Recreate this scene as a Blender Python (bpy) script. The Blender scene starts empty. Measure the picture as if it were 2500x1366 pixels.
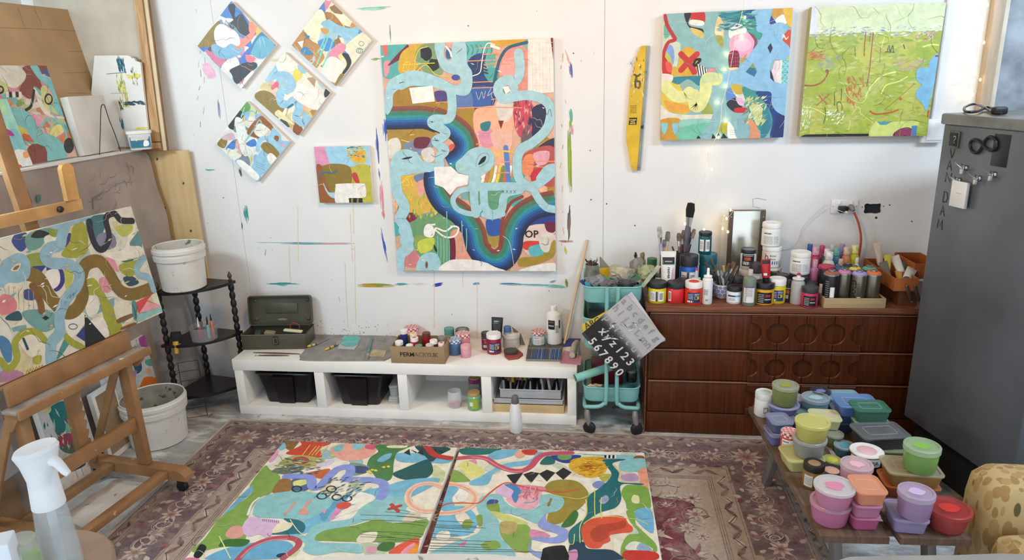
import bpy,bmesh,math,random
from mathutils import Vector,Matrix
from mathutils.geometry import tessellate_polygon
V=Vector
scene=bpy.context.scene
COL=scene.collection
# ---- camera
F_PX,PITCH,ROLL,YAW=1724.49,0.28539,-0.03653,-0.14851
CAM=V((0.0,-3.8123,1.8183));PCX,PCY=1215.0,683.0
_fwd=V((math.sin(YAW)*math.cos(PITCH),math.cos(YAW)*math.cos(PITCH),-math.sin(PITCH)))
_r0=V((math.cos(YAW),-math.sin(YAW),0));_u0=_r0.cross(_fwd)
_c,_s=math.cos(ROLL),math.sin(ROLL)
RT=_c*_r0+_s*_u0;UP=-_s*_r0+_c*_u0;FW=_fwd
cam_d=bpy.data.cameras.new('camera');cam=bpy.data.objects.new('camera',cam_d);COL.objects.link(cam)
cam_d.sensor_fit='HORIZONTAL';cam_d.sensor_width=36.0;cam_d.lens=36.0*F_PX/2500.0
cam_d.shift_x=(1250.0-PCX)/2500.0;cam_d.clip_start=0.05
cam.matrix_world=Matrix(((RT.x,UP.x,-FW.x,CAM.x),(RT.y,UP.y,-FW.y,CAM.y),(RT.z,UP.z,-FW.z,CAM.z),(0,0,0,1)))
scene.camera=cam
# ---- world, lights, exposure
vs=scene.view_settings
vs.view_transform='Standard';vs.look='None';vs.gamma=1.0;vs.use_curve_mapping=False
vs.exposure=-0.12
w=bpy.data.worlds.new('world');scene.world=w;w.use_nodes=True
w.node_tree.nodes['Background'].inputs[0].default_value=(0.84,0.92,1.0,1)
w.node_tree.nodes['Background'].inputs[1].default_value=1.75
def area(name,loc,target,size,size_y,power,col):
    d=bpy.data.lights.new(name,'AREA');d.shape='RECTANGLE';d.size=size;d.size_y=size_y
    d.energy=power;d.color=col
    o=bpy.data.objects.new(name,d);COL.objects.link(o);o.location=loc
    o.rotation_euler=(V(target)-V(loc)).to_track_quat('-Z','Y').to_euler()
    return o
area('ceiling_lamp_front',(-2.75,-2.3,2.3),(-2.1,-0.3,0.7),0.9,0.3,42,(0.74,0.91,1.0))
area('ceiling_lamp_side',(2.2,-2.0,2.7),(1.6,-0.2,0.4),1.2,0.3,52,(0.68,0.84,1.0))
area('warm_wall_lamp',(-0.4,-1.8,2.85),(-0.45,-0.1,1.0),0.25,0.25,27,(1.0,0.55,0.20))
# ---- pixel of the 2500x1366 frame -> point on a real plane
def ray(px,py):return FW+(px-PCX)/F_PX*RT-(py-PCY)/F_PX*UP
def onY(px,py,Y):d=ray(px,py);return CAM+d*((Y-CAM.y)/d.y)
def onX(px,py,X):d=ray(px,py);return CAM+d*((X-CAM.x)/d.x)
def onZ(px,py,Z):d=ray(px,py);return CAM+d*((Z-CAM.z)/d.z)
def onP(px,py,o,n):d=ray(px,py);return CAM+d*((o-CAM).dot(n)/d.dot(n))
def depth(p):return (V(p)-CAM).dot(FW)
def rowof(p):
    v=V(p)-CAM;return PCY-F_PX*v.dot(UP)/v.dot(FW)
def zat(x,y,py):                      # height above (x, y) that the frame shows at row py
    a,b=-0.5,3.0
    for _ in range(40):
        m=(a+b)/2
        if rowof((x,y,m))>py:a=m
        else:b=m
    return (a+b)/2
def stand(px,py,z,wpx):              # round thing: front contact row py, width in px -> centre, radius
    p=onZ(px,py,z);d=V((p.x-CAM.x,p.y-CAM.y,0)).normalized()
    r=0.5*wpx*depth(p)/F_PX
    q=p+d*r;r=0.5*wpx*depth(q)/F_PX
    return p+d*r,r
# ---- colours and materials
def lin(h):
    if not isinstance(h,str):return tuple(h)[:3]
    h=h.lstrip('#')
    if len(h)==3:h=''.join(c*2 for c in h)
    o=[]
    for i in (0,2,4):
        c=int(h[i:i+2],16)/255
        o.append(c/12.92 if c<=0.04045 else ((c+0.055)/1.055)**2.4)
    return tuple(o)
MATS={}
def mat(col,rough=0.5,metal=0.0,var=0.06,vscale=8.0,bump=0.0,bscale=60.0,alpha=1.0,trans=0.0,spec=0.5,
        ior=1.45,stretch=None,col2=None,speck=None,speck_amt=0.0,emit=0.0,coat=0.0):
    key=(col,rough,metal,var,vscale,bump,bscale,alpha,trans,spec,ior,stretch,col2,speck,speck_amt,emit,coat)
    if key in MATS:return MATS[key]
    m=bpy.data.materials.new('m_%03d'%len(MATS));m.use_nodes=True
    nt=m.node_tree;N=nt.nodes;L=nt.links;b=N['Principled BSDF']
    b.inputs['Roughness'].default_value=rough;b.inputs['Metallic'].default_value=metal
    b.inputs['Specular IOR Level'].default_value=spec;b.inputs['IOR'].default_value=ior
    b.inputs['Transmission Weight'].default_value=trans;b.inputs['Coat Weight'].default_value=coat
    b.inputs['Alpha'].default_value=alpha
    c=lin(col);tc=N.new('ShaderNodeTexCoord')
    vec=tc.outputs['Object']
    if stretch:
        mp=N.new('ShaderNodeMapping');mp.inputs['Scale'].default_value=stretch
        L.new(vec,mp.inputs['Vector']);vec=mp.outputs['Vector']
    nz=N.new('ShaderNodeTexNoise');nz.inputs['Scale'].default_value=vscale;nz.inputs['Detail'].default_value=5
    L.new(vec,nz.inputs['Vector'])
    mx=N.new('ShaderNodeMix');mx.data_type='RGBA'
    c2=lin(col2)if col2 else tuple(max(0,x*(1-2.2*var))for x in c)
    mx.inputs['A'].default_value=(*c,1)if col2 else (*[min(1,x*(1+var))for x in c],1)
    mx.inputs['B'].default_value=(*c2,1)
    rmp=N.new('ShaderNodeMapRange');rmp.inputs['From Min'].default_value=0.35;rmp.inputs['From Max'].default_value=0.7
    L.new(nz.outputs['Fac'],rmp.inputs['Value']);L.new(rmp.outputs['Result'],mx.inputs['Factor'])
    out=mx.outputs['Result']
    if speck:
        n2=N.new('ShaderNodeTexNoise');n2.inputs['Scale'].default_value=26;n2.inputs['Detail'].default_value=6
        L.new(tc.outputs['Object'],n2.inputs['Vector'])
        r2=N.new('ShaderNodeMapRange');r2.inputs['From Min'].default_value=0.68-speck_amt;r2.inputs['From Max'].default_value=0.74-speck_amt
        L.new(n2.outputs['Fac'],r2.inputs['Value'])
        m2=N.new('ShaderNodeMix');m2.data_type='RGBA';m2.inputs['B'].default_value=(*lin(speck),1)
        L.new(out,m2.inputs['A']);L.new(r2.outputs['Result'],m2.inputs['Factor']);out=m2.outputs['Result']
    L.new(out,b.inputs['Base Color'])
    if emit:
        b.inputs['Emission Color'].default_value=(*c,1);b.inputs['Emission Strength'].default_value=emit
    if bump:
        n3=N.new('ShaderNodeTexNoise');n3.inputs['Scale'].default_value=bscale;n3.inputs['Detail'].default_value=4
        L.new(vec,n3.inputs['Vector'])
        bp=N.new('ShaderNodeBump');bp.inputs['Strength'].default_value=bump;bp.inputs['Distance'].default_value=0.004
        L.new(n3.outputs['Fac'],bp.inputs['Height']);L.new(bp.outputs['Normal'],b.inputs['Normal'])
    MATS[key]=m
    return m
def attr_mat(name,rough=0.45,var=0.10,vscale=18.0,bump=0.25,bscale=90.0,wear=None,wear_amt=0.0):
    m=bpy.data.materials.new(name);m.use_nodes=True
    nt=m.node_tree;N=nt.nodes;L=nt.links;b=N['Principled BSDF']
    b.inputs['Roughness'].default_value=rough
    at=N.new('ShaderNodeAttribute');at.attribute_name='Col'
    tc=N.new('ShaderNodeTexCoord');nz=N.new('ShaderNodeTexNoise');nz.inputs['Scale'].default_value=vscale;nz.inputs['Detail'].default_value=6
    nz.inputs['Roughness'].default_value=0.65
    L.new(tc.outputs['Object'],nz.inputs['Vector'])
    r=N.new('ShaderNodeMapRange');r.inputs['From Min'].default_value=0.3;r.inputs['From Max'].default_value=0.7
    r.inputs['To Min'].default_value=1-var;r.inputs['To Max'].default_value=1+var*0.7
    L.new(nz.outputs['Fac'],r.inputs['Value'])
    mu=N.new('ShaderNodeVectorMath');mu.operation='SCALE'
    L.new(at.outputs['Color'],mu.inputs[0]);L.new(r.outputs['Result'],mu.inputs['Scale'])
    out=mu.outputs['Vector']
    if wear:
        n2=N.new('ShaderNodeTexNoise');n2.inputs['Scale'].default_value=9;n2.inputs['Detail'].default_value=9;n2.inputs['Roughness'].default_value=0.8
        L.new(tc.outputs['Object'],n2.inputs['Vector'])
        r2=N.new('ShaderNodeMapRange');r2.inputs['From Min'].default_value=0.45;r2.inputs['From Max'].default_value=0.66
        r2.inputs['To Max'].default_value=wear_amt
        L.new(n2.outputs['Fac'],r2.inputs['Value'])
        m2=N.new('ShaderNodeMix');m2.data_type='RGBA';m2.inputs['B'].default_value=(*lin(wear),1)
        L.new(out,m2.inputs['A']);L.new(r2.outputs['Result'],m2.inputs['Factor']);out=m2.outputs['Result']
    L.new(out,b.inputs['Base Color'])
    n3=N.new('ShaderNodeTexNoise');n3.inputs['Scale'].default_value=bscale;n3.inputs['Detail'].default_value=3
    L.new(tc.outputs['Object'],n3.inputs['Vector'])
    bp=N.new('ShaderNodeBump');bp.inputs['Strength'].default_value=bump;bp.inputs['Distance'].default_value=0.003
    L.new(n3.outputs['Fac'],bp.inputs['Height']);L.new(bp.outputs['Normal'],b.inputs['Normal'])
    return m
PAINT=attr_mat('acrylic_paint',var=.17,vscale=26)
PRINT=attr_mat('printed_label',rough=0.4,var=0.02,bump=0.0)
def clear(col,a=0.35,rough=0.15):     # thin clear plastic: part see-through, part glossy
    key=('clear',col,a,rough)
    if key in MATS:return MATS[key]
    m=mat(col,rough=rough,var=0.02,vscale=7.001+len(MATS)*1e-4)
    nt=m.node_tree;b=nt.nodes['Principled BSDF'];o=nt.nodes['Material Output']
    t=nt.nodes.new('ShaderNodeBsdfTransparent');x=nt.nodes.new('ShaderNodeMixShader');x.inputs[0].default_value=a
    nt.links.new(t.outputs[0],x.inputs[1]);nt.links.new(b.outputs[0],x.inputs[2]);nt.links.new(x.outputs[0],o.inputs[0])
    MATS[key]=m
    return m
GLASS=mat('#f4f8f8',rough=0.02,trans=1.0,var=0.0,ior=1.2)
# ---- objects
def mesh_of(bm,name):
    me=bpy.data.meshes.new(name);bm.to_mesh(me);bm.free();return me
def thing(name,label,cat,loc=(0,0,0),rz=0.0,group=None,rot=None):
    o=bpy.data.objects.new(name,None);COL.objects.link(o);o.empty_display_size=0.05
    o.location=loc;o.rotation_euler=rot if rot else (0,0,rz)
    o['label']=label;o['category']=cat
    if group:o['group']=group
    return o
def tag(o,label,cat,group=None):
    o['label']=label;o['category']=cat
    if group:o['group']=group
    return o
def obj(name,bm,m,parent=None,loc=(0,0,0),rot=(0,0,0),smooth=True,world=False,label=None,kind=None):
    me=bm if isinstance(bm,bpy.types.Mesh)else mesh_of(bm,name)
    if m is not None and not me.materials:
        for x in (m if isinstance(m,(list,tuple))else [m]):me.materials.append(x)
    if smooth and len(me.polygons):
        me.polygons.foreach_set('use_smooth',[True]*len(me.polygons))
        try:me.set_sharp_from_angle(angle=math.radians(38))
        except Exception:pass
    o=bpy.data.objects.new(name,me);COL.objects.link(o)
    o.location=loc;o.rotation_euler=rot
    if parent is not None:
        o.parent=parent
        if world:
            root=parent;M=parent.matrix_basis.copy()
            while root.parent is not None:root=root.parent;M=root.matrix_basis@M
            me.transform(M.inverted())
    if label:o['label']=label
    if kind:o['kind']=kind
    return o
def struct(name,bm,m,**k):
    o=obj(name,bm,m,**k);o['kind']='structure';return o
def copy_tree(o,parent=None,data=None):
    c=o.copy();COL.objects.link(c)
    if parent is not None:c.parent=parent
    for ch in list(o.children):copy_tree(ch,c)
    return c
# ---- shapes (all return a bmesh)
def B():return bmesh.new()
def box(bm,c,s,bev=0.0,seg=2,M=None):
    r=bmesh.ops.create_cube(bm,size=1.0);vs_=r['verts']
    bmesh.ops.scale(bm,vec=V(s),verts=vs_)
    if bev>0:
        es=list({e for v in vs_ for e in v.link_edges})
        rr=bmesh.ops.bevel(bm,geom=es,offset=bev,segments=seg,affect='EDGES',profile=0.5)
        vs_=list({v for f in rr['faces']for v in f.verts}|{v for v in vs_ if v.is_valid})
    T=Matrix.Translation(V(c))
    if M is not None:T=T@M.to_4x4()
    bmesh.ops.transform(bm,matrix=T,verts=[v for v in vs_ if v.is_valid])
    return bm
def bx(c,s,bev=0.0,seg=2,M=None):return box(B(),c,s,bev,seg,M)
def box2(a,b,bev=0.0,bm=None):       # from corner to corner
    a,b=V(a),V(b)
    return box(bm or B(),(a+b)/2,[abs(x)for x in (b-a)],bev)
def bar(bm,a,b,w,h,up=(0,0,1),bev=0.0):     # box beam from a to b; w sideways, h along up
    a,b=V(a),V(b);d=(b-a);l=d.length;d=d.normalized();u=V(up)
    s=d.cross(u).normalized();u=s.cross(d).normalized()
    M=Matrix((s,d,u)).transposed()
    return box(bm,(a+b)/2,(w,l,h),bev,2,M)
def lathe(prof,seg=28,bm=None,c=(0,0,0),sx=1.0,sy=1.0):
    bm=bm or B();rings=[]
    for r,z in prof:
        if r<1e-6:rings.append([bm.verts.new((c[0],c[1],c[2]+z))])
        else:rings.append([bm.verts.new((c[0]+sx*r*math.cos(2*math.pi*i/seg),c[1]+sy*r*math.sin(2*math.pi*i/seg),c[2]+z))for i in range(seg)])
    for a,b in zip(rings[:-1],rings[1:]):
        for i in range(seg):
            j=(i+1)%seg
            if len(a)==1 and len(b)==1:continue
            if len(a)==1:f=(a[0],b[j],b[i])
            elif len(b)==1:f=(a[i],a[j],b[0])
            else:f=(a[i],a[j],b[j],b[i])
            try:bm.faces.new(f)
            except ValueError:pass
    return bm
def rrect(w,d,r,seg=4):
    r=min(r,w/2-1e-4,d/2-1e-4);P=[]
    for k,(sx,sy)in enumerate(((1,1),(-1,1),(-1,-1),(1,-1))):
        for i in range(seg+1):
            a=math.pi/2*(k+i/seg);P.append((sx*(w/2-r)+r*math.cos(a),sy*(d/2-r)+r*math.sin(a)))
    return P
def loft(secs,bm=None,cap0=True,cap1=True):      # secs: (w, d, r, z)
    bm=bm or B();rings=[[bm.verts.new((x,y,z))for x,y in rrect(w,d,r)]for w,d,r,z in secs]
    n=len(rings[0])
    for a,b in zip(rings[:-1],rings[1:]):
        for i in range(n):bm.faces.new((a[i],a[(i+1)%n],b[(i+1)%n],b[i]))
    if cap0:bm.faces.new(list(reversed(rings[0])))
    if cap1:bm.faces.new(rings[-1])
    return bm
def smooth_path(pts,n=6,closed=False):
    P=[V(p)for p in pts];out=[]
    m=len(P)
    if m<3:return P
    rng=range(m if closed else m-1)
    for i in rng:
        if closed:p0,p1,p2,p3=P[(i-1)%m],P[i],P[(i+1)%m],P[(i+2)%m]
        else:p0,p1,p2,p3=P[max(i-1,0)],P[i],P[i+1],P[min(i+2,m-1)]
        for k in range(n):
            t=k/n
            out.append(0.5*((2*p1)+(p2-p0)*t+(2*p0-5*p1+4*p2-p3)*t*t+(3*p1-p0-3*p2+p3)*t**3))
    if not closed:out.append(P[-1])
    return out
def tube(pts,r,seg=8,bm=None,closed=False,sm=0,cap=True):
    bm=bm or B()
    if sm:
        if not isinstance(r,(int,float)):
            rr=smooth_path([(x,0,0)for x in r],sm);r=[q.x for q in rr]
        pts=smooth_path(pts,sm,closed)
    P=[V(p)for p in pts];n=len(P);rings=[];nrm=None
    for i in range(n):
        t=(P[(i+1)%n]-P[i-1])if (closed or 0<i<n-1)else (P[1]-P[0]if i==0 else P[-1]-P[-2])
        t.normalize()
        if nrm is None:
            nrm=t.cross(V((0,0,1)));
            if nrm.length<0.2:nrm=t.cross(V((1,0,0)))
        nrm=(nrm-t*nrm.dot(t)).normalized();bn=t.cross(nrm)
        rad=r if isinstance(r,(int,float))else r[min(i,len(r)-1)]
        rings.append([bm.verts.new(P[i]+rad*(math.cos(2*math.pi*k/seg)*nrm+math.sin(2*math.pi*k/seg)*bn))for k in range(seg)])
    for i in range(n if closed else n-1):
        a,b=rings[i],rings[(i+1)%n]
        for k in range(seg):bm.faces.new((a[k],a[(k+1)%seg],b[(k+1)%seg],b[k]))
    if not closed and cap:bm.faces.new(list(reversed(rings[0])));bm.faces.new(rings[-1])
    return bm
def prism(poly,axis_o,ux,uy,n,t,bm=None):     # 2-D outline extruded by t along n
    bm=bm or B();o,ux,uy,n=V(axis_o),V(ux),V(uy),V(n)
    a=[bm.verts.new(o+ux*x+uy*y)for x,y in poly];b=[bm.verts.new(o+ux*x+uy*y+n*t)for x,y in poly]
    tris=tessellate_polygon([[V((x,y,0))for x,y in poly]])
    for tr in tris:
        for q in (a,b):
            try:bm.faces.new([q[i]for i in tr])
            except ValueError:pass
    for i in range(len(poly)):
        j=(i+1)%len(poly)
        try:bm.faces.new((a[i],a[j],b[j],b[i]))
        except ValueError:pass
    bmesh.ops.recalc_face_normals(bm,faces=bm.faces[:])
    return bm
def xf(bm,M):
    bmesh.ops.transform(bm,matrix=M,verts=bm.verts[:]);return bm
def RZ(a):return Matrix.Rotation(a,4,'Z')
def TR(*p):return Matrix.Translation(V(p))
def thick(pts,half):                   # 2-D outline of a polyline with width
    P=[V((p[0],p[1]))for p in pts];L_,R_=[],[]
    for i,p in enumerate(P):
        t=(P[min(i+1,len(P)-1)]-P[max(i-1,0)]);t=t.normalized()if t.length else V((1,0));n=V((-t.y,t.x))
        h=half if isinstance(half,(int,float))else half[min(i,len(half)-1)]
        L_.append(p+n*h);R_.append(p-n*h)
    return L_,R_
_TXT={}
def text2d(s,size=1.0,bold=False):    # flat glyph triangles: (verts2d, faces), baseline-left origin, cap height ~0.7*size
    k=(s,bold)
    if k not in _TXT:
        cu=bpy.data.curves.new('lettering','FONT');cu.body=s;cu.resolution_u=2;cu.fill_mode='FRONT'
        if bold:cu.offset=0.018
        o=bpy.data.objects.new('lettering',cu);me=bpy.data.meshes.new_from_object(o)
        _TXT[k]=([(v.co.x,v.co.y)for v in me.vertices],[tuple(p.vertices)for p in me.polygons])
        bpy.data.objects.remove(o);bpy.data.curves.remove(cu);bpy.data.meshes.remove(me)
    vs_,fs=_TXT[k]
    return [(x*size,y*size)for x,y in vs_],fs
def textbox(s,bold=False):
    v,_=text2d(s,1.0,bold);xs=[p[0]for p in v];ys=[p[1]for p in v]
    return min(xs),min(ys),max(xs),max(ys)
# ---- paint: coloured flat shapes lying on a surface
class Paint:
    def __init__(s,o,ux,uy,n,w=None,h=None,step=0.000015):
        s.o,s.ux,s.uy,s.n=V(o),V(ux).normalized(),V(uy).normalized(),V(n).normalized()
        s.w,s.h=w,h;s.lift=0.0006;s.step=step
        s.v,s.f,s.c=[],[],[];s.view(0,0,1);s.rng=random.Random(7)
    def view(s,ox,oy,sc):s.ox,s.oy,s.sc=ox,oy,sc;return s
    def uv(s,x,y):
        p=onP(s.ox+x/s.sc,s.oy+y/s.sc,s.o,s.n)-s.o
        return (p.dot(s.ux),p.dot(s.uy))
    def pxm(s,x=None,y=None):         # metres for one crop pixel
        c=s.o+s.ux*((s.w or 0)/2)+s.uy*((s.h or 0)/2)
        if x is not None:u,v=s.uv(x,y);c=s.o+s.ux*u+s.uy*v
        return depth(c)/F_PX/s.sc
    def clip(s,poly):
        if s.w is None:return poly
        for ax,lo,hi in ((0,0,s.w),(1,0,s.h)):
            for sign,lim in ((1,lo),(-1,-hi)):
                out=[]
                for i in range(len(poly)):
                    a,b=poly[i-1],poly[i];da,db=sign*a[ax]-lim,sign*b[ax]-lim
                    if (da>=0)!=(db>=0):
                        t=da/(da-db);out.append(tuple(a[k]+(b[k]-a[k])*t for k in (0,1)))
                    if db>=0:out.append(b)
                poly=out
                if not poly:return []
        return poly
    def raw(s,poly,col,lift=None):
        poly=s.clip([(p[0],p[1])for p in poly])
        if len(poly)<3:return
        lf=s.lift if lift is None else lift;b=len(s.v)
        s.v+=[s.o+s.ux*x+s.uy*y+s.n*lf for x,y in poly]
        if len(poly)==3:tr=[(0,1,2)]
        elif len(poly)==4:tr=[(0,1,2),(0,2,3)]
        else:tr=tessellate_polygon([[V((x,y,0))for x,y in poly]])
        for t in tr:
            a,c_,d=(poly[i]for i in t)
            ar=(c_[0]-a[0])*(d[1]-a[1])-(c_[1]-a[1])*(d[0]-a[0])
            if abs(ar)<1e-12:continue
            s.f.append(tuple(b+i for i in (t if ar>0 else t[::-1])));s.c.append(lin(col))
    def poly_uv(s,col,pts,sm=True):
        s.lift+=s.step
        if sm and len(pts)>3:pts=[(q.x,q.y)for q in smooth_path([(x,y,0)for x,y in pts],5,True)]
        s.raw(pts,col)
    def poly(s,col,pts,sm=True):s.poly_uv(col,[s.uv(*p)for p in pts],sm);return s
    def sharp(s,col,pts):return s.poly(col,pts,False)
    def stroke_uv(s,col,pts,wid,sm=True,taper=False,bands=None,closed=False):
        s.lift+=s.step
        P=[(q.x,q.y)for q in smooth_path([(x,y,0)for x,y in pts],6,closed)]if sm and len(pts)>2 else list(pts)
        if closed:P.append(P[0])
        n=len(P);hw=[wid/2*((0.25+0.75*math.sin(math.pi*min(1,(i+0.6)/n)))if taper else 1)for i in range(n)]
        cols=bands or [(col,-1,1)]
        L_,R_=thick(P,hw)
        for c,a,b in cols:
            ta,tb=(a+1)/2,(b+1)/2
            for i in range(n-1):
                q=[R_[i].lerp(L_[i],ta),R_[i+1].lerp(L_[i+1],ta),R_[i+1].lerp(L_[i+1],tb),R_[i].lerp(L_[i],tb)]
                s.raw([(p.x,p.y)for p in q],c,s.lift+s.step*0.8*i/n)
        if not taper and not bands and not closed:
            for i,(p,h)in enumerate(((V(P[0]),hw[0]),(V(P[-1]),hw[-1]))):
                if h<0.003:continue
                e=(p-V(P[1]))if i==0 else (p-V(P[-2]));th=math.atan2(e.y,e.x)
                s.raw([(p.x+h*math.cos(th+(k-5)*math.pi/10),p.y+h*math.sin(th+(k-5)*math.pi/10))for k in range(11)],c,s.lift+s.step*.9*i)
    def stroke(s,col,pts,wpx,**k):
        s.stroke_uv(col,[s.uv(*p)for p in pts],wpx*s.pxm(*pts[len(pts)//2]),**k);return s
    def grad(s,cols,pts,wpx,**k):   # soft band: colours side by side across the stroke
        n=len(cols);s.stroke(None,pts,wpx,bands=[(c,-1+2*i/n,-1+2*(i+1)/n)for i,c in enumerate(cols)],**k);return s
    def dot(s,col,x,y,r,ry=None,n=14,wob=0.0):
        ry=ry or r;s.lift+=s.step;
        pts=[(x+r*(1+wob*s.rng.uniform(-1,1))*math.cos(2*math.pi*k/n),y+ry*(1+wob*s.rng.uniform(-1,1))*math.sin(2*math.pi*k/n))for k in range(n)]
        s.raw([s.uv(*p)for p in pts],col);return s
    def ring(s,col,x,y,r,ry,wpx):
        return s.stroke(col,[(x+r*math.cos(2*math.pi*k/16),y+ry*math.sin(2*math.pi*k/16))for k in range(16)],wpx,closed=True)
    def fill(s,col):s.lift+=s.step;s.raw([(0,0),(s.w,0),(s.w,s.h),(0,s.h)],col);return s
    def patches(s,pal,n,size,seed=1,region=None,ragged=0.45):     # broken underpainting
        R=random.Random(seed);x0,y0,x1,y1=region or (0,0,s.w,s.h)
        for _ in range(n):
            cx,cy=R.uniform(x0,x1),R.uniform(y0,y1);a,b=size*R.uniform(0.4,1.2),size*R.uniform(0.3,0.9);th=R.uniform(0,3.14)
            k=R.choice((5,6,7,9));pts=[]
            for i in range(k):
                t=2*math.pi*i/k;rr=1+ragged*R.uniform(-1,1)
                px,py=a*rr*math.cos(t),b*rr*math.sin(t)
                pts.append((cx+px*math.cos(th)-py*math.sin(th),cy+px*math.sin(th)+py*math.cos(th)))
            s.poly_uv(R.choice(pal),pts,R.random()<0.7)
        return s
    def scrawl(s,pal,n,size,wid,seed=2,region=None):
        R=random.Random(seed);x0,y0,x1,y1=region or (0,0,s.w,s.h)
        for _ in range(n):
            x,y=R.uniform(x0,x1),R.uniform(y0,y1);a=R.uniform(0,6.28);P=[(x,y)]
            for _k in range(R.randint(2,6)):
                a+=R.uniform(-0.9,0.9);d=size*R.uniform(0.2,0.5);x+=d*math.cos(a);y+=d*math.sin(a);P.append((x,y))
            s.stroke_uv(R.choice(pal),P,wid*R.uniform(0.5,1.4),taper=True)
        return s
    def dry(s,pal,n,size,seed=3,region=None,ang=0.0,spread=0.4):  # dry-brush dashes
        R=random.Random(seed);x0,y0,x1,y1=region or (0,0,s.w,s.h)
        s.lift+=s.step
        for _ in range(n):
            x,y=R.uniform(x0,x1),R.uniform(y0,y1);a=ang+R.uniform(-spread,spread);l=size*R.uniform(0.3,1.0);t=size*R.uniform(0.04,0.13)
            dx,dy=math.cos(a),math.sin(a);c=R.choice(pal)
            s.raw([(x-dx*l/2,y-dy*l/2),(x-dy*t,y+dx*t),(x+dx*l/2,y+dy*l/2),(x+dy*t*R.uniform(.3,1),y-dx*t)],c,s.lift+R.uniform(0,s.step))
        s.lift+=s.step
        return s
    def reg(s,x0,y0,x1,y1):         # crop rectangle -> uv region
        a=[s.uv(x0,y0),s.uv(x1,y1),s.uv(x0,y1),s.uv(x1,y0)]
        return (min(p[0]for p in a),min(p[1]for p in a),max(p[0]for p in a),max(p[1]for p in a))
    def text(s,col,txt,x,y,size_px,ang=0.0,bold=True,mirror=False):
        s.lift+=s.step;m=s.pxm(x,y);u0,v0=s.uv(x,y);vs_,fs=text2d(txt,size_px*m,bold);ca,sa=math.cos(ang),math.sin(ang)
        for f in fs:
            s.raw([(u0+vs_[i][0]*ca-vs_[i][1]*sa,v0+vs_[i][0]*sa+vs_[i][1]*ca)for i in f],col)
        return s
    def build(s,name,parent,m=None,world=True,**k):
        me=bpy.data.meshes.new(name);me.from_pydata([tuple(p)for p in s.v],[],s.f)
        at=me.color_attributes.new('Col','FLOAT_COLOR','CORNER');dat=[]
        for p,c in zip(me.polygons,s.c):dat+=[c[0],c[1],c[2],1.0]*p.loop_total
        at.data.foreach_set('color',dat)
        return obj(name,me,m or PAINT,parent,smooth=False,world=world,**k)
class Label(Paint):                     # print wrapped on a cylinder of radius r (local coords, facing angle a0)
    def __init__(s,r,a0,z0,w,h,c=(0,0,0)):
        Paint.__init__(s,(0,0,0),(1,0,0),(0,1,0),(0,0,1),w,h,0.00003);s.r,s.a0,s.z0,s.cc=r,a0,z0,c
    def build(s,name,parent,m=None,**k):
        for i,p in enumerate(s.v):
            a=s.a0+(p.x-s.w/2)/s.r;rr=s.r+p.z;s.v[i]=V((s.cc[0]+rr*math.cos(a),s.cc[1]+rr*math.sin(a),s.cc[2]+s.z0+p.y))
        return Paint.build(s,name,parent,m or PRINT,world=False,**k)
    def rect(s,col,x0,y0,x1,y1):   # fractions of the label; cut in columns so that it follows the curve
        s.lift+=s.step;n=max(2,int((x1-x0)*s.w/s.r/0.25)+1)
        for i in range(n):
            a,b=x0+(x1-x0)*i/n,x0+(x1-x0)*(i+1)/n
            s.raw([(a*s.w,y0*s.h),(b*s.w,y0*s.h),(b*s.w,y1*s.h),(a*s.w,y1*s.h)],col)
        return s
    def word(s,col,t,x,y,width,ang=0.0,maxh=None):     # fractions; width of the text as a fraction of w
        x0,y0,x1,y1=textbox(t,True);sz=width*s.w/(x1-x0)
        if maxh and sz*(y1-y0)>maxh*s.h:sz=maxh*s.h/(y1-y0)
        vs_,fs=text2d(t,sz,True);s.lift+=s.step;ca,sa=math.cos(ang),math.sin(ang)
        for f in fs:
            s.raw([(x*s.w+(vs_[i][0]-x0*sz)*ca-vs_[i][1]*sa,y*s.h+(vs_[i][0]-x0*sz)*sa+vs_[i][1]*ca)for i in f],col)
        return s
    def bars(s,x0,y0,x1,y1,seed=1,vertical=True):
        s.rect('#f2f2f0',x0,y0,x1,y1);R=random.Random(seed);s.lift+=s.step
        t=0.06
        while t<0.92:
            d=R.uniform(0.015,0.06)
            if vertical:s.raw([((x0+(x1-x0)*t)*s.w,(y0+.12*(y1-y0))*s.h),((x0+(x1-x0)*(t+d))*s.w,(y0+.12*(y1-y0))*s.h),((x0+(x1-x0)*(t+d))*s.w,(y1-.1*(y1-y0))*s.h),((x0+(x1-x0)*t)*s.w,(y1-.1*(y1-y0))*s.h)],'#15151a')
            else:s.raw([((x0+.12*(x1-x0))*s.w,(y0+(y1-y0)*t)*s.h),((x1-.1*(x1-x0))*s.w,(y0+(y1-y0)*t)*s.h),((x1-.1*(x1-x0))*s.w,(y0+(y1-y0)*(t+d))*s.h),((x0+.12*(x1-x0))*s.w,(y0+(y1-y0)*(t+d))*s.h)],'#15151a')
            t+=d+R.uniform(0.02,0.05)
        return s
    def fine(s,col,x0,y0,x1,y1,rows=4,seed=2):         # rows of small print
        R=random.Random(seed);s.lift+=s.step
        for k in range(rows):
            y=y1-(y1-y0)*(k+0.5)/rows;x=x0;hh=(y1-y0)/rows*0.22
            while x<x1-0.01:
                d=R.uniform(0.03,0.09);e=min(x+d,x1)
                s.raw([(x*s.w,(y-hh)*s.h),(e*s.w,(y-hh)*s.h),(e*s.w,(y+hh)*s.h),(x*s.w,(y+hh)*s.h)],col);x=e+0.02
        return s
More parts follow.
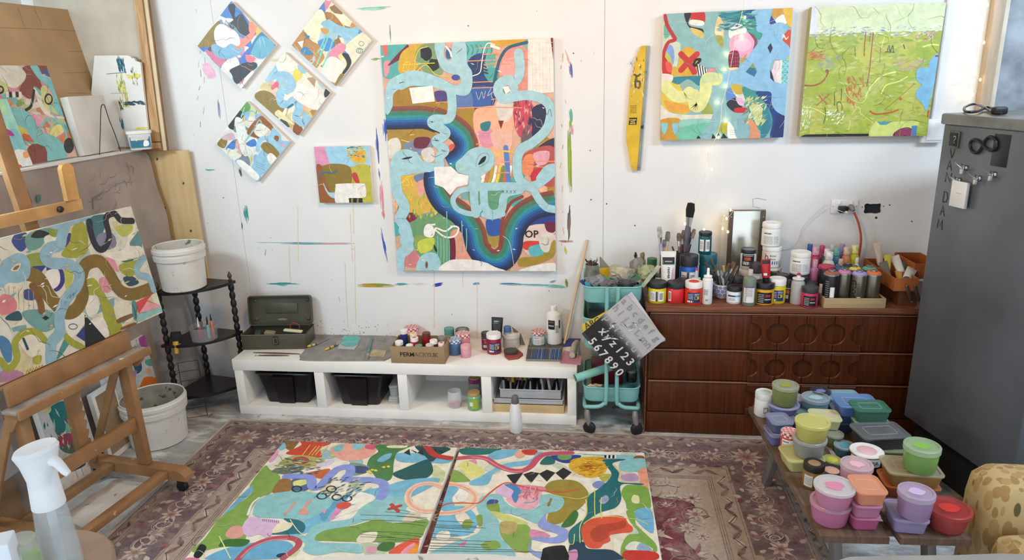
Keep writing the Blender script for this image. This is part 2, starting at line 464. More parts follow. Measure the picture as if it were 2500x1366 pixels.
# ==== ROOM
WALLM=mat('#e2e2e1',rough=0.6,var=0.02,vscale=3.0,bump=0.06,bscale=25)
XL,XR,YF,ZC=-3.2,3.0,-4.6,2.95
wall_back=struct('wall_back',box2((XL,0.012,0),(XR,0.1,ZC)),mat('#b9b4ac',rough=0.8))
hole_a,hole_b=onY(2112,497,0),onY(2150,521,0)
seams=[onY(597,600,0).x,onY(1473,500,0).x]
edges=[XL]+seams+[XR]
for i in range(3):
    x0,x1=edges[i]+0.0008,edges[i+1]-0.0008
    bm=B()
    if i<2:box2((x0,0,0),(x1,0.012,ZC),bm=bm)
    else:
        hx0,hx1,hz0,hz1=hole_a.x,hole_b.x,hole_b.z,hole_a.z
        # board with a rough-edged cut-out
        R_=random.Random(4);ho=[]
        for k in range(20):
            t=2*math.pi*k/20;cx,cz=(hx0+hx1)/2,(hz0+hz1)/2
            px_=max(-1,min(1,1.35*math.cos(t)))*(hx1-hx0)/2;pz_=max(-1,min(1,1.35*math.sin(t)))*(hz1-hz0)/2
            ho.append((cx+px_*R_.uniform(.95,1.06),cz+pz_*R_.uniform(.9,1.08)))
        outer=[(x0,0),(x1,0),(x1,ZC),(x0,ZC)]
        tr=tessellate_polygon([[V((x,z,0))for x,z in outer],[V((x,z,0))for x,z in ho]])
        allp=outer+ho
        fv=[bm.verts.new((x,0,z))for x,z in allp];bv=[bm.verts.new((x,0.012,z))for x,z in allp]
        for t in tr:
            bm.faces.new([fv[q]for q in t]);bm.faces.new([bv[q]for q in t])
        for k in range(20):
            a,b=4+k,4+(k+1)%20;bm.faces.new((fv[a],fv[b],bv[b],bv[a]))
        for k in range(4):
            a,b=k,(k+1)%4;bm.faces.new((fv[a],fv[b],bv[b],bv[a]))
        bmesh.ops.recalc_face_normals(bm,faces=bm.faces[:])
    obj('panel',bm,WALLM,wall_back,smooth=False)
# cavity - dark plate that paints in the shade behind the cut-out
cav=B();box2((hx0-0.02,0.0115,hz0-0.02),(hx1+0.02,0.0119,hz1+0.02),bm=cav)
obj('hole_shade',cav,mat('#23282c',rough=0.9,var=0.2),wall_back,smooth=False)
struct('wall_left',box2((XL-0.1,YF,0),(XL,0.1,ZC)),WALLM)
struct('wall_right',box2((XR,YF,0),(XR+0.1,0.1,ZC)),WALLM)
struct('ceiling',box2((XL,YF,ZC),(XR,0.1,ZC+0.1)),mat('#9a958c',rough=0.8))
def floor_mat():
    m=bpy.data.materials.new('painted_concrete');m.use_nodes=True;nt=m.node_tree;N=nt.nodes;L=nt.links;b=N['Principled BSDF']
    b.inputs['Roughness'].default_value=0.55
    tc=N.new('ShaderNodeTexCoord')
    def nz(sc,det,st=None):
        n=N.new('ShaderNodeTexNoise');n.inputs['Scale'].default_value=sc;n.inputs['Detail'].default_value=det;n.inputs['Roughness'].default_value=0.7
        v=tc.outputs['Object']
        if st:
            mp=N.new('ShaderNodeMapping');mp.inputs['Scale'].default_value=st;mp.inputs['Rotation'].default_value=(0,0,0.5);L.new(v,mp.inputs[0]);v=mp.outputs[0]
        L.new(v,n.inputs['Vector']);return n.outputs['Fac']
    def mixc(a,bcol,fac,lo,hi):
        r=N.new('ShaderNodeMapRange');r.inputs['From Min'].default_value=lo;r.inputs['From Max'].default_value=hi;L.new(fac,r.inputs['Value'])
        x=N.new('ShaderNodeMix');x.data_type='RGBA';x.inputs['B'].default_value=(*lin(bcol),1)
        if isinstance(a,str):x.inputs['A'].default_value=(*lin(a),1)
        else:L.new(a,x.inputs['A'])
        L.new(r.outputs[0],x.inputs['Factor']);return x.outputs['Result']
    c=mixc('#8f8f8e','#a9a9a8',nz(3,6),.35,.65)
    c=mixc(c,'#dcdcda',nz(3.1,8,(1,2.6,1)),.48,.62)
    c=mixc(c,'#55585a',nz(5.3,8,(2.4,1,1)),.60,.70)
    c=mixc(c,'#5f9a8c',nz(7.7,4),.70,.74)
    L.new(c,b.inputs['Base Color']);return m
struct('floor',box2((XL,YF,-0.1),(XR,0.1,0)),floor_mat(),smooth=False)
# window at the right end of the back wall
WX=onY(2388,200,0).x
fr=mat('#b9a48c',rough=0.5,var=0.08,vscale=4,stretch=(8,8,1))
win=struct('window_1',box2((WX+0.05,-0.012,1.0),(WX+0.75,-0.004,2.4)),mat('#9aa3ad',rough=0.15,var=0.25,vscale=6))
for a,b in (((WX,-0.045,0.95),(WX+0.05,-0.001,2.45)),((WX+0.75,-0.045,0.95),(WX+0.8,-0.001,2.45)),
             ((WX+0.05,-0.045,0.95),(WX+0.75,-0.001,1.0)),((WX+0.05,-0.045,2.4),(WX+0.75,-0.001,2.45))):
    obj('window_frame',box2(a,b,0.004),fr,win)
for a,b in (((WX+0.0505,-0.03,1.0005),(WX+0.075,-0.0125,2.3995)),):
    obj('glazing_bead',box2(a,b,0.003),mat('#d8ccb9',rough=0.5),win)
# ---- wiring on the wall
def wall_box(name,label,cat,x0,y0,x1,y1,t,col='#e9e8ec'):
    a,b=onY(x0,y0,-t),onY(x1,y1,-t);c=(a+b)/2;w_,h_=b.x-a.x,a.z-b.z
    o=thing(name,label,cat,(c.x,0,c.z));obj('casing',bx((0,-t/2-0.0005,0),(w_,t-0.001,h_),0.005),mat(col,rough=0.35),o)
    return o,w_,h_
o,w_,h_=wall_box('switch_box','white plastic isolator box on the wall between green painting and grey cabinet','switch',2256,291,2302,348,0.04)
obj('cover',bx((0.006,-0.0425,0),(w_*.72,0.006,h_*.78),0.002),mat('#f1f1f4',rough=0.3),o)
a=onY(2280,291,-0.01)
cdt=obj('conduit',tube([(0,-0.012,h_/2-0.01),(0,-0.012,1.35)],0.009),mat('#e6e6ea',rough=0.4),o)
o,w_,h_=wall_box('power_outlet','white double power socket on the wall above the spray paints','socket',2031,486,2093,521,0.012)
for sx in (-0.22,0.22):
    obj('rocker',bx((sx*w_,-0.015,h_*.26),(0.014,0.008,0.016),0.002),mat('#f4f4f4',rough=0.3),o)
for sx in (-.44,.44):obj('screw',lathe([(0,0),(.003,0),(.003,.001),(0,.0015)],8),mat('#8a8a88',rough=.4,metal=.8),o,loc=(sx*w_,-0.013,0.0),rot=(math.pi/2,0,0))
OUT=o.location.copy()
o=thing('plug_adapter','black charger plugged into the left half of the wall socket','plug',OUT+V((-0.012,-0.0125,-0.012)))
obj('body',bx((0,-0.018,0),(0.042,0.034,0.034),0.005),mat('#17181b',rough=0.4),o)
obj('usb_plug',bx((0.008,-0.0445,-0.008),(0.012,0.018,0.008),0.002),mat('#efefef',rough=0.4),o)
o=thing('orange_cord','orange power lead with grey plug hanging from right half of wall socket','cord',OUT+V((0.03,-0.0125,-0.004)))
obj('plug',tube([(0,-0.001,0),(0,-0.02,-0.002),(0.004,-0.034,-0.012)],[0.016,0.014,0.008],12),mat('#8a8782',rough=0.5),o)
pts=[onY(2085,518,-0.05),onY(2096,545,-0.055),onY(2102,580,-0.05),onY(2098,620,-0.03),onY(2090,670,-0.012)]
obj('lead',tube(pts,0.0055,8,sm=6),mat('#b5553c',rough=0.5),o,world=True)
# ==== WHITE BENCH
BX0,BX1,BYF,BH=-2.029,-0.111,-0.400,0.334
WHITE=mat('#f0eee8',rough=0.4,var=0.03,vscale=5,speck='#b9c2bb',speck_amt=-0.02)
t=thing('white_shelf_bench','low white shelf bench with four open compartments against the back wall','bench',((BX0+BX1)/2,-0.201,0))
TOPT,BOTT=0.064,0.055
def wpart(name,a,b,m,par,bev=0.002):return obj(name,box2(a,b,bev),m,par,world=True)
wpart('top',(BX0,BYF,BH-TOPT),(BX1,-0.002,BH),WHITE,t)
wpart('base',(BX0+.004,BYF+.003,0),(BX1-.004,-0.002,BOTT),WHITE,t)
for xa,xb,nm in ((567,591,'side'),(767,790,'divider'),(969,992,'divider'),(1173,1197,'divider'),(1383,1407,'side')):
    ya=940
    X0,X1=onY(xa+6 if xa<600 else xa+2,ya,BYF).x,onY(xb+6 if xa<600 else xb+2,ya,BYF).x
    if xa==567:X0=BX0+.004
    if xa==1383:X1=BX1-.004
    wpart(nm,(X0,BYF+.003,BOTT),(X1,-0.002,BH-TOPT),WHITE,t)
# ==== DRESSER
DX0,DX1,DYF,DH=0.235,1.71,-0.450,0.695
def wood_mat(name,c1,c2,c3,vert=True,rough=0.35):
    m=bpy.data.materials.new(name);m.use_nodes=True;nt=m.node_tree;N=nt.nodes;L=nt.links;b=N['Principled BSDF']
    b.inputs['Roughness'].default_value=rough;b.inputs['Specular IOR Level'].default_value=.25
    tc=N.new('ShaderNodeTexCoord');mp=N.new('ShaderNodeMapping');mp.inputs['Scale'].default_value=(60,60,2.2)if vert else (2.2,40,60)
    L.new(tc.outputs['Object'],mp.inputs[0])
    n=N.new('ShaderNodeTexNoise');n.inputs['Scale'].default_value=1.6;n.inputs['Detail'].default_value=7;L.new(mp.outputs[0],n.inputs['Vector'])
    r=N.new('ShaderNodeValToRGB');e=r.color_ramp.elements
    e[0].position=.3;e[0].color=(*lin(c1),1);e[1].position=.72;e[1].color=(*lin(c3),1);q=e.new(.52);q.color=(*lin(c2),1)
    L.new(n.outputs['Fac'],r.inputs[0]);L.new(r.outputs[0],b.inputs['Base Color'])
    bp=N.new('ShaderNodeBump');bp.inputs['Strength'].default_value=.08;L.new(n.outputs['Fac'],bp.inputs['Height']);L.new(bp.outputs[0],b.inputs['Normal'])
    return m
TEAK=wood_mat('teak_front','#44200d','#512812','#5e3219');TEAKH=wood_mat('teak_top','#5b3423','#7a4c37','#8d5f48',vert=False,rough=0.4)
LIP=mat('#8d6350',rough=0.35,var=0.08)
t=thing('dresser','dark teak chest of drawers with carved handle shapes, crowded with paint jars','dresser',((DX0+DX1)/2,DYF/2,0))
wpart('carcass',(DX0+.006,DYF+.012,0.0),(DX1-.006,-0.002,DH-.03),TEAK,t)
wpart('top',(DX0-.006,DYF-.012,DH-.03),(DX1+.004,-0.002,DH),TEAKH,t,.003)
wpart('plinth',(DX0+.012,DYF+.004,0.002),(DX1-.012,DYF+.0118,.118),TEAK,t)
for sx in (DX0,DX1-.006):wpart('side_edge',(sx,DYF-.002,0.002),(sx+.0055,-.004,DH-.031),TEAKH,t,.001)
CX=0.985
rows=[(.474,.660),(.305,.468),(.125,.299)]
def dx(x,row):return onY(1560+x/3.571,720+(330,630,900)[row]/3.571,DYF).x
for r_,(z0,z1)in enumerate(rows):
    d=obj('drawer',box2((DX0+.014,DYF,z0),(DX1-.014,DYF+.0118,z1),.002),TEAK,t,world=True)
    obj('lip',box2((DX0+.016,DYF-.008,z1-.006),(DX1-.016,DYF-.0003,z1),.002),LIP,d,world=True)
    zc=z0+(z1-z0)*.47;rad=(z1-z0)*.27;half=0.256;sw=half*2/4
    for k in range(4):
        xa,xb=CX-half+sw*k+.0008,CX-half+sw*(k+1)-.0008;out=[]
        def arc(cx,s0):
            return [(cx+s0*math.sqrt(max(0,rad**2-zz**2)),zc+zz)for zz in [rad*math.cos(math.pi*i/12)for i in range(13)]]
        L_=[(xa,z1-.0065)]+arc(xa,1)+[(xa,z0+.001)];Rr=[(xb,z0+.001)]+arc(xb,-1)[::-1]+[(xb,z1-.0065)]
        pl=L_+Rr
        bm=prism(pl,(0,DYF-.0005,0),(1,0,0),(0,0,1),(0,-1,0),.015)
        yf=DYF-.0155;es=[e for e in bm.edges if all(abs(v.co.y-yf)<1e-5 for v in e.verts)and any(abs(f_.normal.y)<.5 for f_ in e.link_faces)]
        bmesh.ops.bevel(bm,geom=es,offset=.004,segments=1,affect='EDGES')
        obj('carved_handle',bm,TEAK,d,world=True,smooth=False)
# ==== GREY STEEL CABINET
GREY=mat('#666b72',rough=0.3,var=0.1,vscale=3,metal=0.15,spec=.6)
_c0=onY(2207,1010,-0.58);ca=V((_c0.x,-0.58));cd=V((0.245,-0.97)).normalized();cn=V((cd.y,-cd.x)).normalized()
if cn.x>0:cn=-cn
crz=math.atan2(cd.y,cd.x)            # local x runs along the front towards the camera, local -y... is the front normal
t=thing('steel_cabinet','tall grey steel cabinet with black letters handwritten down its edge','cabinet',(ca.x,ca.y,0),crz)
# local: x along front, y = away from room (behind the front), z up
sgn=1 if V((-cd.y,cd.x)).dot(cn)<0 else -1
ZB,ZT=_c0.z-0.006,onY(2312,303,-0.58).z
def cb(name,a,b,m,bev=.004,**k):return obj(name,box2((a[0],sgn*a[1],a[2]),(b[0],sgn*b[1],b[2]),bev),m,t,**k)
cb('body',(0,0,ZB),(0.62,0.5,ZT),GREY)
cb('lid',(-.012,-.012,ZT+.0005),(0.635,0.51,ZT+.045),mat('#7b7d7b',rough=.35,var=.15,vscale=9),.008)
cb('plinth',(.03,.04,0),(0.59,.47,ZB-.0005),mat('#1d1f21',rough=.8))
CABT=t;CABM=t.matrix_basis.copy()
CAB_O=V((ca.x,ca.y,0));CAB_N=V((cn.x,cn.y,0));CAB_X=V((cd.x,cd.y,0))
INK='#1b1d20'
for ch in ([[(466,310),(474,372)],[(496,312),(474,372)]],[[(443,446),(462,384),(472,454)],[(449,424),(470,428)]],[[(430,530),(440,464),(462,534),(474,470)]],[[(414,662),(426,592),(444,602),(447,634),(438,662),(414,664)]],[[(397,748),(416,684),(424,758)],[(402,724),(422,728)]],[[(376,836),(388,778),(397,822),(412,782),(408,850)]]):
    pc=Paint(CAB_O+CAB_N*0.0002,CAB_X,(0,0,1),CAB_N).view(2150,250,2.732)
    for s_ in ch:pc.stroke(INK,s_,8,sm=False)
    pc.build('letter',t)
# magnets and papers on the cabinet door
def cabpt(px,py,off=0.0):return onP(px,py,CAB_O+CAB_N*off,CAB_N)
def cabthing(name,label,cat,px,py,off=0.0015,group=None):
    return thing(name,label,cat,cabpt(2150+px/2.732,250+py/2.732,off),crz,group)
def cbx(c,s,bev=.001):return bx((c[0],-sgn*c[1],c[2]),s,bev)     # y = out of the door
o=cabthing('question_mark_magnet','framed black tile with a white question mark on the grey cabinet','magnet',495,246)
obj('frame',cbx((0,.003,0),(.058,.006,.068),.002),mat('#6b6c68',rough=.3,metal=.7),o)
obj('tile',cbx((0,.0065,0),(.044,.003,.054)),mat('#1e1f22',rough=.4),o)
q=Paint(CAB_O+CAB_N*0.0105,CAB_X,(0,0,1),CAB_N).view(2150,250,2.732)
q.stroke('#c9cdd0',[(487,234),(492,224),(502,228),(501,240),(492,250),(491,258)],3).dot('#c9cdd0',490,268,2.5)
q.build('mark',o)
o=cabthing('infinity_magnet','dark infinity symbol stuck on the upper grey cabinet','magnet',682,283)
ctr=cabpt(2150+682/2.732,250+283/2.732,.0085)
inf=[]
for k in range(40):
    a=2*math.pi*k/40;den=1+math.sin(a)**2;lx=.054*math.cos(a)/den;lz=.074*math.sin(a)*math.cos(a)/den
    ca_,sa_=math.cos(.35),math.sin(.35);inf.append(ctr+CAB_X*(lx*ca_-lz*sa_)*1.25+V((0,0,1))*(lx*sa_*.75+lz*ca_))
obj('loop',tube(inf,.0062,8,closed=True),mat('#202226',rough=.35),o,world=True)
CHROME=mat('#c9cbcd',rough=.15,metal=1.0,var=.05)
for px,py,lb in ((570,435,'chrome clip magnet above the white note card on the cabinet'),(660,505,'chrome clip magnet right of the white note card on the cabinet'),(524,518,'chrome clip magnet holding the white note card'),(762,480,'chrome clip magnet at the far right of the cabinet door')):
    o=cabthing('clip_magnet',lb,'magnet',px,py,group='clip magnets on the cabinet')
    obj('disc',lathe([(0,0),(.012,0),(.012,.006),(.008,.012),(0,.013)],14),CHROME,o,rot=(sgn*math.pi/2,0,0))
    obj('spring',lathe([(.003,-.012),(.005,-.011),(.005,.011),(.003,.012)],10),CHROME,o,loc=(0,-sgn*.016,0),rot=(0,math.pi/2,0))
    obj('jaw',cbx((0,.017,-.014),(.02,.003,.022)),CHROME,o)
    for s_ in (-1,1):obj('lever',tube([(s_*.004,-sgn*.018,0),(s_*.014,-sgn*.03,.012),(s_*.019,-sgn*.036,.02)],.0022,6),CHROME,o)
o=cabthing('note_card','small white note card clipped to the grey cabinet','card',520,612,.022)
obj('sheet',cbx((0,.002,0),(.082,.003,.105),.0005),mat('#e9e9e8',rough=.6),o)
obj('backing',cbx((.004,-.004,-.001),(.08,.008,.104),.0005),mat('#b9b4b2',rough=.6),o)
q=Paint(CAB_O+CAB_N*0.0262,CAB_X,(0,0,1),CAB_N).view(2150,250,2.732);q.stroke('#8b8b90',[(503,604),(538,608)],2,sm=False);q.build('mark',o)
o=cabthing('dark_photo','dark photo print at the right edge of the cabinet door','photo',800,320);obj('print',cbx((0,.001,0),(.075,.0015,.12),.0003),mat('#2a2b30',rough=.3),o)
# black cable left on top of the cabinet
o=thing('black_cable','black cable loop lying on top of the grey cabinet','cable',cabpt(2390,270).to_2d().to_3d()+V((.05,.02,ZT+.046)))
P_=[onZ(x,y,ZT+.055)for x,y in ((2440,272),(2412,262),(2385,272),(2358,272),(2356,261),(2380,254),(2402,262),(2425,274),(2445,276))]
obj('lead',tube(P_,.0055,8,sm=6),mat('#16171c',rough=.4),o,world=True)
obj('plug',bx((0,0,0),(.05,.035,.03),.008),mat('#16171c',rough=.4),o,loc=V(onZ(2440,270,ZT+.062))-o.location)
# ==== RUG
RX0,RX1,RY1,RY0=-2.05,0.90,-0.475,-2.75
RUGM=attr_mat('woven_rug',rough=0.9,var=0.22,vscale=60,bump=0.5,bscale=260,wear='#a59488',wear_amt=0.75)
rug=thing('persian_rug','faded maroon and beige persian rug with floral borders on the floor','rug',((RX0+RX1)/2,(RY0+RY1)/2,0))
obj('backing',box2((RX0,RY0,0.0005),(RX1,RY1,0.006)),mat('#b3a396',rough=.9),rug,world=True)
W_,H_=RX1-RX0,RY1-RY0
rp=Paint((RX0,RY0,0.006),(1,0,0),(0,1,0),(0,0,1),W_,H_,8e-7);rp.lift=0.0003
BEI,LBE,DPU,MAR,LIN_,GRN='#a89688','#c0b0a2','#6a575c','#743441','#3f3236','#6b6a70'
def inset(col,d):
    rp.lift+=rp.step;rp.raw([(d,d),(W_-d,d),(W_-d,H_-d),(d,H_-d)],col)
def rlines(ds,col,wd):
    for d in ds:rp.stroke_uv(col,[(d,d),(W_-d,d),(W_-d,H_-d),(d,H_-d),(d,d)],wd,sm=False)
inset(LBE,0);inset('#8f7f76',.018);rlines([.02,.075],LIN_,.004)
inset(DPU,.085);inset(BEI,.30)
rlines([.085,.095,.298,.308],'#7d6a62',.006);rlines([.395,.405,.385],LIN_,.0035)
inset('#b0a092',.41)
def rot_pts(P,cx,cy,a,s=1.0):
    c_,s_=math.cos(a)*s,math.sin(a)*s;return [(cx+x*c_-y*s_,cy+x*s_+y*c_)for x,y in P]
def leaf(cx,cy,a,l,w_,col):rp.poly_uv(col,rot_pts([(0,0),(l*.35,w_),(l,0),(l*.35,-w_)],cx,cy,a))
def palmette(cx,cy,a,s,cols,n=9):
    for k in range(n):
        t=a-1.35+2.7*k/(n-1);leaf(cx,cy,t,s*(1.0 if k%2 else .8),s*.13,cols[k%len(cols)])
    for k in range(5):leaf(cx,cy,a+math.pi-.6+.3*k,s*.45,s*.07,cols[1])
    rp.poly_uv(cols[-1],rot_pts([(.3,0),(0,.22),(-.25,0),(0,-.22)],cx,cy,a,s))
    for sgn_ in (-1,1):
        rp.stroke_uv(cols[0],rot_pts([(-.2,sgn_*.3),(-.45,sgn_*.75),(-.1,sgn_*1.15),(.5,sgn_*1.2),(.75,sgn_*.85),(.5,sgn_*.62)],cx,cy,a,s),s*.07)
        rp.stroke_uv(LIN_,rot_pts([(-.25,sgn_*.33),(-.52,sgn_*.78),(-.12,sgn_*1.22),(.55,sgn_*1.27)],cx,cy,a,s),s*.03)
def rosette(cx,cy,s,cols,n=8):
    for k in range(n):leaf(cx,cy,2*math.pi*k/n,s,s*.2,cols[0]);
    for k in range(n):leaf(cx,cy,2*math.pi*(k+.5)/n,s*.65,s*.13,cols[1])
    rp.poly_uv(cols[-1],[(cx+s*.22*math.cos(k),cy+s*.22*math.sin(k))for k in range(6)])
def scroll(cx,cy,a,s,col,wd):
    rp.stroke_uv(col,rot_pts([(k*.16*math.cos(k*.75)*.35,k*.16*math.sin(k*.75)*.35)for k in range(2,13)],cx,cy,a,s),wd)
R_=random.Random(11)
def border(axis,c,lo,hi):
    n=round((hi-lo)/.125);st=(hi-lo)/n
    for k in range(n):
        p=lo+st*(k+.5)
        cx,cy=(p,c)if axis==0 else (c,p);inw={(0,True):-math.pi/2,(0,False):math.pi/2}.get((axis,c>H_/2),0 if c<W_/2 else math.pi)if axis==0 else (0 if c<W_/2 else math.pi)
        if k%2:palmette(cx,cy,inw,.062,(LBE,'#b8a49a','#9b7f7c'))
        else:rosette(cx,cy,.05,(LBE,'#a17d78','#7c5a50'))
        for s_ in (-1,1):
            for off,dd in ((.085,.3),(-.085,-.3)):
                x,y=(p+s_*.045,c+off)if axis==0 else (c+off,p+s_*.045)
                leaf(x,y,R_.uniform(0,6.28),.04,.012,R_.choice((LBE,'#8d5a5e','#6f5a60',BEI)))
                leaf(x+R_.uniform(-.02,.02),y+R_.uniform(-.02,.02),R_.uniform(0,6.28),.03,.01,R_.choice((LBE,MAR,BEI)))
        x,y=(p+st/2,c)if axis==0 else (c,p+st/2)
        scroll(x,y,R_.uniform(0,6),.07,R_.choice((LBE,'#8d5a5e')),.006);scroll(x,y,R_.uniform(0,6),.085,'#b39a92',.004)
border(0,H_-.195,.30,W_-.30);border(1,.195,.30,H_-.30);border(1,W_-.195,.30,H_-.30)
for (cx,cy)in ((.195,H_-.195),(W_-.195,H_-.195)):rosette(cx,cy,.08,(LBE,'#a17d78','#7c5a50'),10)
def guard(axis,c,lo,hi,sp,s,cols):
    n=int((hi-lo)/sp)
    for k in range(n):
        p=lo+sp*(k+.5);x,y=(p,c)if axis==0 else (c,p);a=(0 if axis==0 else math.pi/2)+(.6 if k%2 else -.6)
        leaf(x-s*.5*math.cos(a),y-s*.5*math.sin(a),a,s,s*.2,cols[k%len(cols)])
        rp.stroke_uv(LIN_,[(x-s*.6*math.cos(a),y-s*.6*math.sin(a)),(x+s*.6*math.cos(a),y+s*.6*math.sin(a))],s*.07,sm=False)
for c,sp,s,cols in ((.048,.032,.036,('#5f4e50',LBE,'#806c66')),(.345,.05,.06,(LBE,'#8b5f60','#6a5658'))):
    guard(0,H_-c,c,W_-c,sp,s,cols);guard(1,c,c,H_-c,sp,s,cols);guard(1,W_-c,c,H_-c,sp,s,cols)
# field: scalloped maroon ground with scrolling plants
cx0,cy0=W_/2,H_/2
def field_edge(d,sc,amp,n=64):
    P=[]
    for k in range(n):
        t=2*math.pi*k/n;ex=W_/2-d;ey=H_/2-d
        c_,s_=math.cos(t),math.sin(t);m_=max(abs(c_)/ex,abs(s_)/ey);m_=(abs(c_/ex)**5+abs(s_/ey)**5)**.2
        rr=1/m_*(1+amp*math.cos(sc*t)+amp*.6*math.cos(2*sc*t+1));P.append((cx0+rr*c_,cy0+rr*s_))
    return P
rp.poly_uv(LIN_,field_edge(.50,12,.05));rp.poly_uv(MAR,field_edge(.507,12,.05))
for k in range(420):
    x,y=R_.uniform(.45,W_-.45),R_.uniform(.45,H_-.45);z=R_.random()
    if z<.35:scroll(x,y,R_.uniform(0,6.3),R_.uniform(.06,.13),R_.choice((LIN_,'#8c766c','#5a4649')),.004)
    elif z<.6:palmette(x,y,R_.choice((0,math.pi/2,math.pi,-math.pi/2)),R_.uniform(.025,.05),(LBE,'#b29a90','#8f6a69'),7)
    elif z<.8:rosette(x,y,R_.uniform(.025,.05),(LBE,'#a5857f',MAR))
    else:
        for q_ in range(4):leaf(x,y,R_.uniform(0,6.3),R_.uniform(.03,.07),.009,R_.choice((LBE,'#b5a094','#8d5a5e')))
rp.build('woven_pattern',rug,RUGM,kind='stuff')
# ==== CANVASES
CANV=mat('#e9e6df',rough=.7,var=.04,bump=.15,bscale=300)
def canvas(name,label,O,ux,uy,n,w_,h_,t,side=CANV,group=None,cat='painting',pw=None):
    """O = lower-left corner of the painted face; t = depth of the stretched canvas behind the face"""
    O,ux,uy,n=V(O),V(ux).normalized(),V(uy).normalized(),V(n).normalized()
    root=thing(name,label,cat,O+ux*w_/2-n*t if abs(n.z)<.5 else O+ux*w_/2+uy*h_/2-n*t,group=group)
    M=Matrix((ux,uy,n)).transposed().to_4x4();M.translation=O+ux*w_/2+uy*h_/2-n*t/2
    bm=bx((0,0,0),(w_,h_,t),.003);xf(bm,M)
    obj('stretched_canvas',bm,side,root,world=True)
    return root,Paint(O,ux,uy,n,w_,h_)
def wall_canvas(name,label,tl,tr,br,bl,t,gap=0.002,side=CANV,cat='painting',group=None):
    Y=-(t+gap)
    a,b,c,d=[onY(x,y,Y)for x,y in (bl,br,tr,tl)]
    ux=((b-a)+(c-d)).normalized();uy=V((-ux.z,0,ux.x))
    w_=((b-a).length+(c-d).length)/2;h_=((d-a).length+(c-b).length)/2
    ctr=(a+b+c+d)/4;O=ctr-ux*w_/2-uy*h_/2
    return canvas(name,label,O,ux,uy,(0,-1,0),w_,h_,t,side,group,cat)
# ==== CORNER SHELF
BLK=mat('#1e1c1d',rough=.35,var=.2,vscale=12)
SC,SR,SA=V((-2.345,-0.150)),0.275,math.atan2(-.05,.27)
ZS=(.120,.430,.735)
t=thing('corner_shelf','black three tier corner shelf with beaded posts beside the white bench','shelf',(SC.x,SC.y,0))
for z in ZS:
    P_=[(0,0)]+[(SR*math.cos(SA-math.pi/2*k/14)*1.12,SR*math.sin(SA-math.pi/2*k/14)*1.12)for k in range(15)]
    P_=[(x-.0,y)for x,y in P_]
    obj('tier',prism(P_,(-.012*math.cos(SA),.012,z-.016),(1,0,0),(0,1,0),(0,0,1),.016),BLK,t,smooth=False)
def bead_prof(z0,z1,n,r):
    pr=[(0,z0),(r*.7,z0)]
    for k in range(n):
        a,b=z0+(z1-z0)*k/n,z0+(z1-z0)*(k+1)/n
        pr+=[(r*.62,a+.001),(r,a+(b-a)*.3),(r,a+(b-a)*.7),(r*.62,b-.001)]
    return pr+[(0,z1)]
for ang,rr in ((SA,SR*.97),(SA-math.pi/2,SR*.97),(SA-math.pi/4,.02)):
    x,y=rr*math.cos(ang),rr*math.sin(ang)
    for z0,z1,n in ((0,ZS[0]-.0165,1),(ZS[0]+.0005,ZS[1]-.0165,6),(ZS[1]+.0005,ZS[2]-.0165,6)):
        obj('post',lathe(bead_prof(z0,z1,n,.0165),12),BLK,t,loc=(x,y,0))
    if rr>.1:obj('finial',lathe([(0,0),(.010,0),(.011,.006),(.006,.012),(.012,.022),(.0125,.03),(.006,.045),(0,.055)],14),mat('#4b3a2c',rough=.4),t,loc=(x,y,ZS[2]+.0005))
# ==== BUCKETS
PAIL=mat('#dcd9d2',rough=.45,var=.05,vscale=6,speck='#8f8b84',speck_amt=.02)
def bucket(name,label,px,py,wpx,z,py_top,inner,handle=True):
    c,r=stand(px,py,z,wpx);h=zat(c.x,c.y,py_top)-z
    t=thing(name,label,'bucket',(c.x,c.y,z))
    rt=r*1.13
    prof=[(0,.002),(r-.004,.002),(r,.006),(rt-.006,h-.075),(rt+.004,h-.074),(rt+.006,h-.05),(rt-.002,h-.048),(rt-.002,h-.034),(rt+.007,h-.033),(rt+.008,h-.016),(rt+.001,h-.014),(rt+.001,h),(rt-.003,h),(rt-.005,h-.004)]
    obj('shell',lathe(prof,40),PAIL,t)
    obj('lining',lathe([(rt-.0055,h-.004),(r-.005,.012),(0,.010)],40),inner,t)
    if handle:
        a=math.atan2(CAM.y-c.y,CAM.x-c.x)
        pts=[((rt+.009)*math.cos(a+s_),(rt+.009)*math.sin(a+s_),h-.055-.06*math.cos(s_*1.0)*0-(.05*(1-(s_/1.5)**2)))for s_ in [-1.5+.25*k for k in range(13)]]
        for p in (pts[0],pts[-1]):obj('handle_lug',bx((0,0,0),(.02,.02,.02),.004),PAIL,t,loc=p)
    return t,c,r,h
bucket('white_bucket','white plastic bucket with paint smudged rim on top of black corner shelf',454,714,101,ZS[2]+.0006,596,mat('#cfccc4',rough=.5,var=.1,speck='#77736b',speck_amt=.08),False)
bucket('white_bucket','white plastic bucket with grimy green grey inside on the floor',396,1098,128,0.0006,965,mat('#9c9a8e',rough=.5,var=.2,vscale=9,speck='#4b4f48',speck_amt=.12),False)
